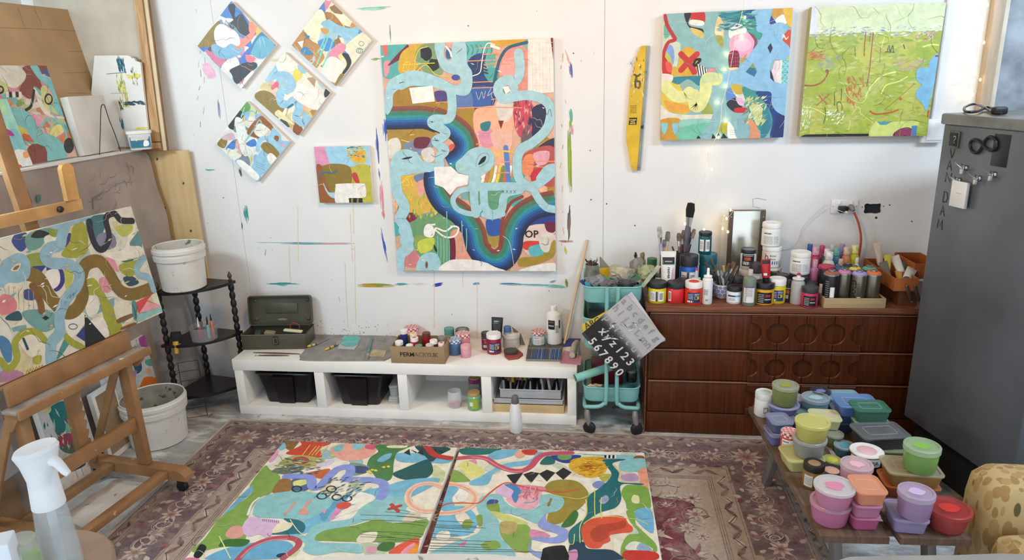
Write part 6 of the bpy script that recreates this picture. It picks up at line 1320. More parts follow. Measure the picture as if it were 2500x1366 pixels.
root,p=lean('cardboard_sheet','brown cardboard sheet on the floor at the far left behind the easel',-2.44,.002,math.radians(6),[c3(-300,1150),c3(150,1010),c3(60,740)],.008,mat('#8f7355',rough=.8,var=.06),'cardboard')
# ==== SMALL-THING BUILDERS
def facing(x,y):return math.atan2(CAM.y-y,CAM.x-x)
def spot(px,yb,yt,w,z,Y):
    """base centre, radius and height of an upright round thing from what the frame shows of it"""
    if Y is None:
        c,r=stand(px,yb,z,w)
    else:
        p=onY(px,yt,Y);c=V((p.x,Y,z));r=.5*w*depth((p.x,Y,p.z))/F_PX
    return c,r,zat(c.x,c.y,yt)-z
def lab_bar(L,k=1):L.rect('#e9e9e6',0,.1,.95,.8).rect('#161616',.38,.1,.58,.8).bars(.62,.14,.92,.76,k).fine('#5a5a5a',.04,.2,.34,.7,5)
def lab_navy(L,k=1):L.rect('#24305f',.1,.1,1,.75).rect('#e8e8ea',.1,.1,.5,.22).rect('#d9c23a',.58,.3,.92,.52).rect('#22243a',.64,.34,.74,.48).fine('#c9cfe6',.14,.3,.5,.68,4,k).fine('#e6e8f0',.58,.56,.95,.7,2)
def lab_black(L,k=1):L.rect('#1a1a1d',.08,.05,1,.8).fine('#b9b9b4',.14,.1,.5,.7,5,k).fine('#e6e6e2',.55,.26,.95,.4,1,k).rect('#a83a3a',.58,.5,.9,.66)
def lab_white(L,k=1):L.rect('#ecebe8',0,.05,1,.9).fine('#6a6a70',.05,.12,.6,.6,7,k).fine('#8a8a90',.66,.12,.96,.6,7,k+1).fine('#2a2a30',.05,.68,.5,.84,1,k)
def lab_ink(L,k=1):L.rect('#202226',.0,.05,1,.95).rect('#d9d4cc',.1,.15,.6,.4).rect('#b8503a',.2,.5,.7,.75).fine('#c9c9c4',.1,.8,.9,.92,1,k)
def jar(name,label,px,yb,yt,w,body,lid,z=None,Y=None,lidf=.26,lab=None,lr=1.0,k=1,cat='jar',group=None,neck=.9,lw=1.7,lz=(.08,.62),rough=.3,seg=28,lidtop=None):
    z=DH+.0006 if z is None else z
    c,r,h=spot(px,yb,yt,w,z,Y);t=thing(name,label,cat,c,group=group)
    bm_=mat(body,rough=rough,var=.05)if isinstance(body,str)else body
    lm_=mat(lid,rough=.4,var=.08,vscale=20)if isinstance(lid,str)else lid
    hl=h*lidf;hb=h-hl
    obj('body',lathe([(0,0),(r*.93,0),(r,.004),(r,hb*.9),(r*neck,hb-.0005),(0,hb-.0005)],seg),bm_,t)
    rl=r*lr
    o=obj('lid',lathe([(0,hb),(rl*.99,hb),(rl,hb+.002),(rl,h-.003),(rl*.96,h),(rl*.9,h),(rl*.88,h-.0015),(0,h-.0015)],seg),lm_,t)
    if lidtop:obj('paint_dab',lathe([(0,h-.0012),(rl*.6,h-.0012),(rl*.5,h+.001),(0,h+.0012)],12),mat(lidtop,rough=.5),t)
    if lab:
        L=Label(r+.0004,facing(c.x,c.y),hb*lz[0],r*lw,hb*(lz[1]+.3));lab(L,k);L.build('label',t)
    return t,c,r,h
def ging(L_,c1='#c8434a',c2='#f1eeea'):pass
def gingham(t,r,z0,z1,col):         # checked lid: squares of print round the rim and on the top
    L=Label(r+.0003,0,z0,2*math.pi*r,z1-z0);n=20
    for i in range(n):
        for j in range(2):
            if (i+j)%2:L.rect(col,i/n,j/2,(i+1)/n,(j+1)/2)
    L.build('rim_checks',t,kind='stuff')
    P=Paint((-r,-r,z1+.0004),(1,0,0),(0,1,0),(0,0,1),2*r,2*r);n=9;s_=2*r/n
    for i in range(n):
        for j in range(n):
            x,y=(i+.5)*s_,(j+.5)*s_
            if math.hypot(x-r,y-r)<r*.93 and (i%2 or j%2):P.raw([(x-s_/2,y-s_/2),(x+s_/2,y-s_/2),(x+s_/2,y+s_/2),(x-s_/2,y+s_/2)],col if (i%2 and j%2)else '#e2a3a3' if col.startswith('#c')else '#a9bcd8')
    P.build('top_checks',t,PRINT,world=False,kind='stuff')
def gjar(label,px,yb,yt,w,body,col,z,group=None,Y=None,lab=None):
    t,c,r,h=jar('jam_jar',label,px,yb,yt,w,body,'#efe9e4',z,Y,.22,lab,1.02,group=group,neck=.94)
    gingham(t,r*1.02,h*.80,h-.001,col);return t,c,r,h
def bottle(name,label,px,yb,yt,w,body,cap,z=None,Y=None,sh=.62,neck=.4,capf=.16,lab=None,tip=None,cat='bottle',group=None,lz=(.1,.7),capr=1.0,k=1,lw=1.7):
    z=DH+.0006 if z is None else z
    c,r,h=spot(px,yb,yt,w,z,Y);t=thing(name,label,cat,c,group=group)
    m_=mat(body,rough=.35,var=.04)if isinstance(body,str)else body
    hs=h*sh;hc=h*(1-capf);rn=r*neck
    obj('body',lathe([(0,0),(r*.92,0),(r,.004),(r,hs),(r*.93,hs+(hc-hs)*.35),(rn*1.25,hs+(hc-hs)*.75),(rn,hs+(hc-hs)*.85),(rn,hc),(0,hc)],24),m_,t)
    rc=rn*1.15*capr
    if tip:obj('cap',lathe([(0,hc),(rc*1.3,hc+.0003),(rc*1.3,hc+h*.03),(rc*.5,hc+h*.05),(rc*.3,h*.985),(0,h*.985)],16),mat(cap,rough=.4),t);obj('tip',lathe([(0,h*.93),(rc*.45,h*.932),(rc*.35,h),(0,h)],10),mat(tip,rough=.4),t)
    else:obj('cap',lathe([(0,hc+.0003),(rc,hc+.0003),(rc,h-.002),(rc*.92,h),(0,h)],20),mat(cap,rough=.4,var=.15,vscale=60),t)
    if lab:
        L=Label(r+.0004,facing(c.x,c.y),hs*lz[0],r*lw,hs*(lz[1]-lz[0]));lab(L,k);L.build('label',t)
    return t,c,r,h
def ptube(name,label,base,top,w,body,cap,lab=None,capdown=True,cat='paint tube',group=None,facing_n=None,capf=.16):
    """collapsible tube from cap end `base` to crimped end `top`"""
    base,top=V(base),V(top);t=thing(name,label,cat,base,group=group);d=top-base;l=d.length;d.normalize()
    n=V(facing_n)if facing_n else (CAM-base);n=(n-d*n.dot(d)).normalized();s=d.cross(n).normalized()
    M=Matrix((s,n,d)).transposed().to_4x4()
    def oval(a,b,z):return [(a*math.cos(2*math.pi*i/20),b*math.sin(2*math.pi*i/20),z)for i in range(20)]
    bm=B();rr=w/2;secs=[(rr*.45,rr*.45,l*capf),(rr*.8,rr*.8,l*(capf+.04)),(rr*.86,rr*.82,l*(capf+.12)),(rr*.95,rr*.6,l*.6),(rr,rr*.25,l*.9),(rr*1.02,rr*.07,l*.94),(rr*1.02,rr*.06,l)]
    rings=[[bm.verts.new(q)for q in oval(*s_)]for s_ in secs]
    for a,b in zip(rings[:-1],rings[1:]):
        for i in range(20):bm.faces.new((a[i],a[(i+1)%20],b[(i+1)%20],b[i]))
    bm.faces.new(rings[0][::-1]);bm.faces.new(rings[-1]);xf(bm,M);obj('body',bm,mat(body,rough=.35,var=.05)if isinstance(body,str)else body,t)
    bm=lathe([(0,0),(rr*.72,0),(rr*.72,l*capf),(rr*.5,l*capf+.0003),(0,l*capf+.0003)],18);xf(bm,M);obj('cap',bm,mat(cap,rough=.4),t)
    if lab:
        P=Paint(base+d*l*(capf+.08)-s*rr*.8+n*(rr*.62),s,(d*1.0-n*.42*0).normalized(),n,rr*1.6,l*.72);P.lift=0.0
        raw0=P.raw
        def split(q,c,lift=None):
            if len(q)!=4 or abs(q[0][1]-q[1][1])>1e-9:return raw0(q,c,lift)
            (x0,y0),(x1,y1)=q[0],q[2]
            for i in range(8):
                for j in range(3):raw0([(x0+(x1-x0)*a/8,y0+(y1-y0)*b/3)for a,b in ((i,j),(i+1,j),(i+1,j+1),(i,j+1))],c,lift)
        P.raw=split;lab(P)
        for i,v in enumerate(P.v):     # press the print on the tapering front
            q=v-base;zz=q.dot(d)/l;xx=max(-1,min(1,q.dot(s)/(rr*.97)))
            bb=rr*(.82 if zz<.28 else .82+(.6-.82)*(zz-.28)/.32 if zz<.6 else .6+(.25-.6)*(zz-.6)/.3)
            P.v[i]=base+d*q.dot(d)+s*q.dot(s)+n*(bb*math.sqrt(max(0,1-xx*xx))+.0008+(q.dot(n)-rr*.62))
        P.build('print',t,PRINT)
    return t
def wordv(P,t,u,v,h,col,ang=0.0):
    vs_,fs=text2d(t,h,True);P.lift+=P.step;ca,sa=math.cos(ang),math.sin(ang)
    for f_ in fs:P.raw([(u+vs_[i][0]*ca-vs_[i][1]*sa,v+vs_[i][0]*sa+vs_[i][1]*ca)for i in f_],col)
METAL=mat('#b9b9b6',rough=.3,metal=.9,var=.1)
def brush(label,base,tip,w,handle='#7a4a2c',bristle='#5a4a3a',group='paint brushes in pots',flat=True,ferrule=None,bl=.22,name='paint_brush'):
    w*=1.3;base,tip=V(base),V(tip);d=tip-base;l=d.length;d.normalize();t=thing(name,label,'brush',base,group=group)
    M=(d.to_track_quat('Z','Y')).to_matrix().to_4x4();fl=.45 if flat else 1.0
    bm=lathe([(0,0),(w*.16,.002),(w*.22,l*.3),(w*.3,l*.55),(w*.26,l*(1-bl-.12)),(0,l*(1-bl-.12))],8);xf(bm,M);obj('handle',bm,mat(handle,rough=.4,var=.15,vscale=30,speck='#c9c2b5',speck_amt=.0),t)
    bm=lathe([(0,l*(1-bl-.13)),(w*.28,l*(1-bl-.13)),(w*.42,l*(1-bl)),(0,l*(1-bl))],10,sy=fl);xf(bm,M);obj('ferrule',bm,ferrule or METAL,t)
    bm=lathe([(0,l*(1-bl)),(w*.42,l*(1-bl)),(w*.52,l*(1-bl*.5)),(w*.4 if flat else w*.2,l*.99),(0,l)],10,sy=fl);xf(bm,M);obj('bristles',bm,mat(bristle,rough=.8,var=.2,vscale=60,bump=.4,bscale=200),t)
    return t
ORD=('leftmost second third fourth fifth sixth seventh eighth ninth tenth eleventh twelfth thirteenth fourteenth fifteenth sixteenth seventeenth eighteenth nineteenth twentieth twenty-first twenty-second twenty-third twenty-fourth twenty-fifth twenty-sixth').split()
# ==== ON THE WHITE BENCH
BT=BH+.0006
def c6(x,y):return (540+x/3.691,680+y/3.691)
def c7(x,y):return (920+x/3.415,680+y/3.415)
def b7(x):return 920+x/3.415
# -- army green tool box, lid open
OG=mat('#4d4b3c',rough=.35,var=.1,vscale=6)
fl_,fr_=onZ(*c6(195,640),BT),onZ(*c6(770,632),BT);TBW=(fr_-fl_).length;yaw_=math.atan2(fr_.y-fl_.y,fr_.x-fl_.x)
t=thing('tool_box','olive metal tool box with its lid open on the white bench','tool box',(fl_+fr_)/2,yaw_);th_=.088;td_=.17;w2=TBW/2
for a,b in (((-w2,0,0),(w2,td_,.004)),((-w2,0,.004),(w2,.003,th_)),((-w2,td_-.003,.004),(w2,td_,th_)),((-w2,.003,.004),(-w2+.003,td_-.003,th_)),((w2-.003,.003,.004),(w2,td_-.003,th_))):obj('wall_plate' if a[2]else 'bottom',box2(a,b,.001),OG,t)
obj('rim',tube([(-w2,0,th_),(w2,0,th_),(w2,td_,th_),(-w2,td_,th_)],.004,6,closed=True),OG,t)
lw_,lh_=TBW*1.0,.172
bm=loft([(lw_,lh_,.018,0),(lw_,lh_,.018,.028)],cap1=False);M=TR(0,td_+.012,th_+.006+lh_/2)@Matrix.Rotation(math.radians(90-8),4,'X');bm2=xf(bm,M)
lid_=obj('lid',bm2,OG,t)
def onlid(b_):return xf(b_,M)
obj('rim_roll',onlid(tube([(x,y,.03)for x,y in rrect(lw_,lh_,.018)],.0045,6,closed=True)),OG,lid_)
for sx in (-1,1):
    for sy in (-1,1):obj('rivet_boss',onlid(lathe([(.011,.0003),(.011,.003),(.006,.007),(0,.008)],12,c=(sx*(lw_/2-.03),sy*(lh_/2-.03),0))),OG,lid_)
obj('pressed_panel',onlid(bx((0,.01,.0035),(lw_*.52,lh_*.36,.006),.003)),OG,lid_);obj('maker_mark',onlid(lathe([(0,.0002),(.03,.0002),(.028,.002),(0,.002)],18,c=(0,-lh_*.34,0),sy=.22)),mat('#8c8a78',rough=.3,metal=.5),lid_)
obj('latch',bx((w2*.08,-.004,th_*.62),(.026,.006,.05),.002),mat('#3c3a30',rough=.3,metal=.4),t);obj('latch_ring',tube([(w2*.08-.01,-.009,th_*.45),(w2*.08+.01,-.009,th_*.45),(w2*.08+.01,-.009,th_*.8),(w2*.08-.01,-.009,th_*.8)],.0015,6,closed=True),METAL,t)
def inbox(u,v,z):return t.matrix_basis@V((u,v,z))
tag(obj('scraper',bx((0,0,.045),(.035,.05,.07),.003),mat('#31463f',rough=.5),loc=inbox(-w2*.62,.075,.0063),rot=(.2,0,.3+yaw_)),'dark green scraper in the olive tool box','scraper')
tag(obj('card_scrap',bx((0,0,.04),(.06,.04,.075),.004),mat('#8d8069',rough=.8),loc=inbox(-w2*.3,.08,.0063),rot=(.1,.15,.1+yaw_)),'tan card scrap standing in the olive tool box','card')
tag(obj('folding_rule',bx((0,0,.0),(.11,.03,.012),.005),mat('#e3dcbb',rough=.5),loc=inbox(w2*.5,.075,.085),rot=(0,.1,yaw_-.05)),'cream handled scraper lying across the olive tool box','scraper')
tag(obj('elastic_band',tube([(.03*math.cos(a),0,.03*math.sin(a)*.8)for a in [i*math.pi/6 for i in range(12)]],.002,6,closed=True),mat('#a33a48',rough=.5),loc=inbox(w2*.52,.10,.10)),'pink rubber loop standing in the olive tool box','band')
# -- brown sticks and mat
for (a,b,l_)in ((c6(290,664),c6(708,676),'upper thin paint-stained brown stick on the bench front'),(c6(305,690),c6(615,690),'lower thin paint-stained brown stick on the bench front')):
    A,Bv=onZ(*a,BT+.004),onZ(*b,BT+.004);o=tag(obj('wooden_stick',tube([A,(A+Bv)/2+V((0,0,.001)),Bv],[.002,.004,.0018],8,sm=3),mat('#5a3d33',rough=.6,var=.2,vscale=40,speck='#c9c0b2',speck_amt=.05)),l_,'stick')
Pm=[onZ(*c6(x,y),BT)for x,y in ((880,505),(1500,515),(1590,540),(1585,600),(1545,690),(1480,735),(1400,742),(770,740),(715,715),(710,690),(740,660),(800,560),(830,520))]
Pm=smooth_path(Pm,4,True);c0=sum(Pm,V())/len(Pm)
o=thing('felt_mat','grey felt mat hanging slightly over the bench edge with tools on it','mat',c0)
obj('felt',prism([(q.x,q.y)for q in Pm],(0,0,BT),(1,0,0),(0,1,0),(0,0,1),.003),mat('#8f8d8b',rough=.95,var=.12,vscale=12,bump=.3,bscale=120),o,world=True,smooth=False)
MT=BT+.0036
def knife(label,a,b,c_,wbl):
    A,Bv,Cv=onZ(*a,MT+.008),onZ(*b,MT+.006),onZ(*c_,MT+.002);t=thing('palette_knife',label,'palette knife',A,group='palette knives on the mat');d=(Bv-A)
    obj('handle',tube([A,A.lerp(Bv,.3),A.lerp(Bv,.75),Bv],[.005,.0075,.006,.004],8,sm=3),mat('#d9b42c',rough=.4),t,world=True)
    obj('handle_stripe',tube([A.lerp(Bv,.32),A.lerp(Bv,.95)],[.0078,.0052],8),mat('#3f4f8c',rough=.4),t,world=True)
    s=(Cv-Bv).cross(V((0,0,1))).normalized();bm=B();q=[Bv-s*.003,Bv.lerp(Cv,.35)-s*wbl*.7,Cv-s*wbl,Cv+s*wbl,Bv.lerp(Cv,.35)+s*wbl*.7,Bv+s*.003]
    obj('blade',prism([(p.x,p.y)for p in q],(0,0,MT+.003),(1,0,0),(0,1,0),(0,0,1),.0012),mat('#a9a9a4',rough=.3,metal=.7,var=.2),t,world=True)
knife('narrow palette knife with yellow and blue handle, left on the mat',c6(775,610),c6(870,585),c6(970,540),.004);knife('wide palette knife with yellow and blue handle, centre of the mat',c6(935,640),c6(1040,595),c6(1090,545),.02)
o=thing('paint_bag','clear plastic bag smeared with turquoise paint on the grey mat','bag',onZ(*c6(1150,580),MT))
Pq=[onZ(*c6(x,y),MT)for x,y in ((1075,560),(1110,518),(1230,520),(1258,535),(1230,600),(1200,640),(1050,632))]
obj('bag',prism([(q.x,q.y)for q in Pq],(0,0,MT+.0005),(1,0,0),(0,1,0),(0,0,1),.003),clear('#cfd5d2',.6,.1),o,world=True,smooth=False)
Pq=[onZ(*c6(x,y),MT)for x,y in ((1090,570),(1120,525),(1225,526),(1248,540),(1215,600),(1140,612),(1085,595))]
obj('paint',prism([(q.x,q.y)for q in smooth_path(Pq,3,True)],(0,0,MT+.0037),(1,0,0),(0,1,0),(0,0,1),.003),mat('#54b5ad',rough=.25,var=.12,vscale=20),o,world=True)
brush('slim brush with pink tipped teal handle, right on the mat',onZ(*c6(1362,530),MT+.007),onZ(*c6(1308,728),MT+.004),.018,'#4f8f86','#8a857a','brushes on the mat',bl=.15)
o=tag(obj('sandpaper_scrap',prism([(q.x,q.y)for q in [onZ(*c6(x,y),MT)for x,y in ((1365,640),(1490,645),(1470,705),(1325,700))]],(0,0,MT+.0003),(1,0,0),(0,1,0),(0,0,1),.001),mat('#b5ad9c',rough=.7,col2='#a5924f',vscale=30)),'small sheet with gold paint on the right of the mat','paper')
# -- cardboard box with small jars
bl_,br_=onZ(*c7(118,708),BT),onZ(*c7(572,705),BT);bw=(br_-bl_).length;bd=.17;bh=zat(bl_.x,bl_.y,680+568/3.415)-BT
CB=mat('#9c8160',rough=.8,var=.06,vscale=5)
t=thing('cardboard_box','brown cardboard box with black printed lettering holding small paint jars','box',(bl_+br_)/2);w2=bw/2
for nm,a,b in (('bottom',(-w2,0,0),(w2,bd,.004)),('front',(-w2,0,.0042),(w2,.004,bh)),('back',(-w2,bd-.004,.0042),(w2,bd,bh)),('side',(-w2,.0042,.0042),(-w2+.004,bd-.0042,bh)),('side',(w2-.004,.0042,.0042),(w2,bd-.0042,bh))):obj(nm,box2(a,b,.0005),CB,t)
P=Paint((-w2,-.0002,0),(1,0,0),(0,0,1),(0,-1,0),bw,bh);x0,y0,x1,y1=textbox('PERM',True);s_=bw*.26/(x1-x0)
wordv(P,'PERM',bw*.17,bh*.42,s_,'#1d1b19');wordv(P,'ACRYLIK',bw*.44,bh*.42,s_*.98,'#1d1b19');P.lift+=.0003;wordv(P,'ACRYLIK',bw*.443,bh*.424,s_*.955,'#7d6648')
P.build('lettering',t,PRINT,world=False)
BXZ=BT+.0048
for n_,(px,yt,w_,Yo,body,lid,lb,dab)in enumerate((
    (222,425,80,.135,'#2e3a78','#e9e7e2','white lidded navy jar at the back left of the cardboard box',None),(303,452,78,.12,'#e0d8c8','#e8d9b4','cream lidded jar second at the back of the cardboard box','#e2b45a'),(411,447,98,.13,'#a3222c','#6f3a2c','red jar with a rusty green lid in the cardboard box',None),
    (312,488,82,.075,'#b3202f','#eeeae6','red jar with splashed white lid in the cardboard box','#d96a70'),(184,518,86,.05,'#23252c','#efece8','black jar with white lid at the front left of the cardboard box',None),(472,508,82,.06,'#5c2340','#efebe8','dark jar with white lid front right in the cardboard box',None),(540,480,84,.11,'#b9b3ab','#8a8078','jar with grey brown lid at the back right of the cardboard box',None),
    (272,548,78,.045,'#e4e1da','#efedea','plain white lid at the front of the cardboard box',None),(348,552,80,.04,'#e4e1da','#5f9a78','green lidded jar at the front of the cardboard box',None),(440,545,86,.025,'#dcd8d0','#c9c6c0','pale grey lid between green and red lids in the cardboard box',None),(548,532,66,.055,'#e6e0da','#eee6e2','white lid with red paint at the front right of the cardboard box','#cf4a48'))):
    by_=(bl_.y+br_.y)/2;Yw=by_+Yo;r_=w_/3.415*.5*3.28/F_PX*.9;r_=min(r_,.022)
    q=onY(b7(px),680+yt/3.415,max(Yw,by_+.028));h_=q.z-BXZ
    tt=thing('small_paint_jar',lb,'jar',(max(bl_.x+.027,min(br_.x-.027,q.x)),max(Yw,by_+.028),BXZ),group='small paint jars in the cardboard box')
    obj('body',lathe([(0,0),(r_*.95,0),(r_,.003),(r_,h_-.021),(0,h_-.021)],18),mat(body,rough=.3),tt);obj('lid',lathe([(0,h_-.0205),(r_*1.03,h_-.0205),(r_*1.03,h_-.002),(r_*.95,h_),(0,h_)],20),mat(lid,rough=.45,var=.1,vscale=30),tt)
    if dab:obj('paint_dab',lathe([(0,h_),(r_*.6,h_),(r_*.5,h_+.001),(0,h_+.0012)],10),mat(dab,rough=.5),tt)
# -- jars beside the box
gjar('pink gingham lidded jam jar peeping out behind the cardboard box',920+290/3.415,None,680+398/3.415,34,'#d99aa5','#c8434a',BT,Y=-.055)
jar('paint_jar','teal jar with dusty teal lid behind the cardboard box',b7(602),None,680+410/3.415,25,'#4f8f94','#5f8f8c',BT,-.085,.3)
jar('paint_jar','glass jar with a brown speckled lid behind the gingham jars',b7(712),None,680+418/3.415,34,'#7a6a58','#5a4a3e',BT,-.09,.22,lidtop='#6f8a6a')
gjar('pink jam jar with red gingham lid behind the small pink jar',b7(725),680+605/3.415,680+450/3.415,34,'#d98f98','#c8434a',BT)
gjar('blue jam jar with blue and red gingham lid beside the cardboard box',b7(653),680+644/3.415,680+498/3.415,33,'#4f6f9c','#4a6fb0',BT)
jar('paint_jar','small pink jar with pink lid in front of the gingham jars',b7(746),680+662/3.415,680+552/3.415,26,'#d59aa8','#e0a3a8',BT,lidf=.3)
jar('paint_jar','small magenta jar with black lid behind the big crimson jar',b7(915),680+598/3.415,680+445/3.415,23,'#8f2a58','#3a3533',BT,lab=lab_ink)
jar('paint_jar','big crimson paint jar with white lid and navy label on the bench',b7(980),680+635/3.415,680+452/3.415,36,'#8c1f38','#efecea',BT,lab=lab_navy,lidf=.22)
jar('plastic_pot','clear pot of milky paint with a lid on the bench',b7(1122),680+590/3.415,680+458/3.415,42,clear('#d9d6ce',.8,.3),'#c9c6bc',BT,lidf=.24,neck=1.0,lr=1.06,lidtop='#e3dccb')
jar('paint_jar','jar with a blue and white lid behind the milky pot',b7(1088),None,680+398/3.415,19,'#8fa3b5','#4a6a9c',BT,-.12,.25)
A=onZ(b7(1003),680+560/3.415,BT);A=V((A.x,-.16,BT+.0005));tp_=onY(b7(1005),680+320/3.415,-.13)
def reeves_b(P):P.fill('#1a1a1c');wordv(P,'ACRYLIC',P.w*.16,P.h*.86,P.w*.17,'#e9e9e6');P.raw([(P.w*.1,P.h*.8),(P.w*.9,P.h*.8),(P.w*.9,P.h*.82),(P.w*.1,P.h*.82)],'#5aa58a');wordv(P,'reeves',P.w*.62,P.h*.2,P.w*.3,'#b9b9b6',math.pi/2)
ptube('paint_tube','black acrylic paint tube standing upright behind the crimson jar',A,tp_,.064,'#1a1a1c','#161618',reeves_b,facing_n=(0,-1,0))
o=thing('sanding_block','black rounded sander resting on a red folded cloth on the bench','sanding block',onZ(b7(1120),680+620/3.415,BT+.012));obj('pad',lathe([(0,0),(.032,0),(.036,.006),(.034,.02),(.022,.027),(0,.028)],22,sx=1.05,sy=.75),mat('#45423f',rough=.5),o)
Pq=[onZ(*c7(x,y),BT)for x,y in ((1058,600),(1150,580),(1220,640),(1180,670),(1100,680),(1065,650))]
o=thing('red_cloth','folded rusty red cloth under the black sander on the bench','cloth',Pq[0]);obj('fold',prism([(q.x,q.y)for q in Pq],(0,0,BT),(1,0,0),(0,1,0),(0,0,1),.0115),mat('#9c4a3e',rough=.8,var=.15),o,world=True,smooth=False)
tag(obj('green_card',prism([(q.x,q.z)for q in [onY(*c7(x,y),-.1)for x,y in ((1125,400),(1200,460),(1245,575),(1180,560))]],(0,-.1,0),(1,0,0),(0,0,1),(0,1,0),.004),mat('#6a7d68',rough=.6,col2='#8a3f44',vscale=14)),'thin green and red card leaning behind the milky pot','card')
# -- pencil tin
Pt=[onZ(*c7(x,y),BT)for x,y in ((1245,685),(1535,690),(1550,575),(1262,570))]
t=thing('pencil_tin','flat metal tin of blue and grey pencils on the bench','tin',(Pt[0]+Pt[1])/2);TIN=mat('#8d8b86',rough=.3,metal=.8,var=.1)
obj('tray',prism([(q.x,q.y)for q in Pt],(0,0,BT),(1,0,0),(0,1,0),(0,0,1),.002),TIN,t,world=True)
for i in range(4):
    bm=B();bar(bm,Pt[i]+V((0,0,.006)),Pt[(i+1)%4]+V((0,0,.006)),.002,.012);obj('rim',bm,TIN,t,world=True)
for k in range(20):
    f0=(k+.7)/20.6;A=Pt[0].lerp(Pt[1],f0).lerp(Pt[3].lerp(Pt[2],f0),.08)+V((0,0,.0065));Bv=Pt[0].lerp(Pt[1],f0).lerp(Pt[3].lerp(Pt[2],f0),.92)+V((0,0,.0065))
    c_=['#5c5f66','#4a4c52','#6f7278','#585a60'][k%4]if k<4 or 10<k<13 else ['#3f5f9c','#5a7fb5','#39508a','#7a9ac4','#4a6aa0'][k%5]
    tt=thing('pencil','%s pencil, %s counted from the left in the tin'%('grey' if k<4 or 10<k<13 else 'blue',ORD[k]),'pencil',A,group='pencils in the tin')
    obj('shaft',tube([A,A.lerp(Bv,.86)],.0034,6),mat(c_,rough=.4),tt,world=True);obj('point',tube([A.lerp(Bv,.862),A.lerp(Bv,.96),Bv],[.0033,.0012,.0004],6),mat('#c9a87a',rough=.6),tt,world=True)
Pl=[onZ(*c7(x,y),BT)for x,y in ((1262,565),(1555,570),(1562,490),(1282,482))]
tag(obj('tin_lid',prism([(q.x,q.y)for q in Pl],(0,0,BT),(1,0,0),(0,1,0),(0,0,1),.004),TIN),'flat grey tin lid under the white bottle and teal jar','tin lid')
gjar('teal jam jar with red gingham lid on the tin lid',b7(1350),680+563/3.415,680+432/3.415,34,'#7fb5bd','#c8434a',BT+.0048,lab=lab_white)
def big(L,k):L.rect('#1b1b1e',0,.3,.55,.95).fine('#dcdcd8',.06,.46,.48,.66,1).fine('#8a8a88',.06,.75,.45,.88,2).fine('#2a2a2e',.6,.05,.85,.6,6);L.rect('#1b1b1e',.88,.35,1,.95)
bottle('gesso_bottle','large white squeeze bottle with black label on the tin lid',b7(1480),680+555/3.415,680+222/3.415,37,'#e9e7e3','#efeeea',BT+.0048,sh=.74,neck=.36,capf=.1,lab=big,lz=(.42,.92))
# -- right end of the bench
Pq=[onZ(*c7(x,y),BT)for x,y in ((1530,570),(1600,505),(1705,500),(1640,560))]
tag(obj('blue_folder',prism([(q.x,q.y)for q in Pq],(0,0,BT),(1,0,0),(0,1,0),(0,0,1),.006),mat('#2c3f92',rough=.4)),'royal blue plastic sleeve at the right end of the bench','folder')
Pq=[onZ(*c7(x,y),BT)for x,y in ((1525,705),(1560,600),(1640,620),(1740,650),(1700,720))];Pq=[V((min(q.x,BX1+.02),q.y,q.z))for q in Pq]
tag(obj('pink_plastic',prism([(q.x,q.y)for q in Pq],(0,0,BT),(1,0,0),(0,1,0),(0,0,1),.004),clear('#d58fa8',.7,.2)),'crumpled pink and clear plastic at the right end of the bench','plastic')
a_=onZ(*c7(1640,580),BT);o=tag(obj('wrapped_roller',tube([onZ(*c7(1628,640),BT+.021),onZ(*c7(1650,560),BT+.026),onZ(*c7(1668,528),BT+.03)],[.016,.019,.015],12,sm=4),mat('#b9b5a2',rough=.5,var=.15,vscale=20,bump=.4,bscale=30)),'pale roller wrapped in plastic at the right end of the bench','roller')
A,Bv=onZ(1380,824,BT),onY(1434,585,-.008);A=V((A.x,-.075,BT+.002))
tag(obj('timber_stick',tube([A,Bv],.0075,4),mat('#d6b48c',rough=.6,var=.08,stretch=(1,1,.1))),'long thin pine stick leaning on the wall at the right end of the bench','stick')
# ==== IN THE BENCH COMPARTMENTS
BB=BOTT+.0006
def crate(label,x0,x1,px_l,px_r,fill_col):
    q0,q1=onY(px_l,990,BYF+.03),onY(px_r,990,BYF+.03);w_=q1.x-q0.x;c=V(((q0.x+q1.x)/2,BYF+.03+.15,BB));h_=.195
    t=thing('black_crate',label,'crate',c,group='black crates in the bench');BP=mat('#141415',rough=.3,var=.2,vscale=9)
    bm=loft([(w_*.74,.25,.02,0),(w_*.76,.26,.02,.012),(w_*.98,.305,.025,h_-.012)],cap1=False);obj('shell',bm,BP,t)
    obj('front_rib',prism([(-.045,.002),(.045,.002),(.062,h_-.02),(-.062,h_-.02)],(0,-.126,0),(1,0,0),(0,-.16,1),(0,-1,0),.014),BP,t,smooth=False)
    obj('rim',tube([(x,y,h_-.006)for x,y in rrect(w_,.32,.03)],.006,6,closed=True),BP,t)
    obj('inner_floor',bx((0,0,h_*.62),(w_*.86,.27,.004),.001),BP,t)
    return t,c,w_,h_
t1,c1_,w1,h1=crate('black plastic crate in the leftmost bench compartment',0,0,634,768,'#7a7f86');t2,c2_,w2_,h2=crate('black plastic crate beside clear trays in the second compartment',0,0,816,938,'#4f8a86')
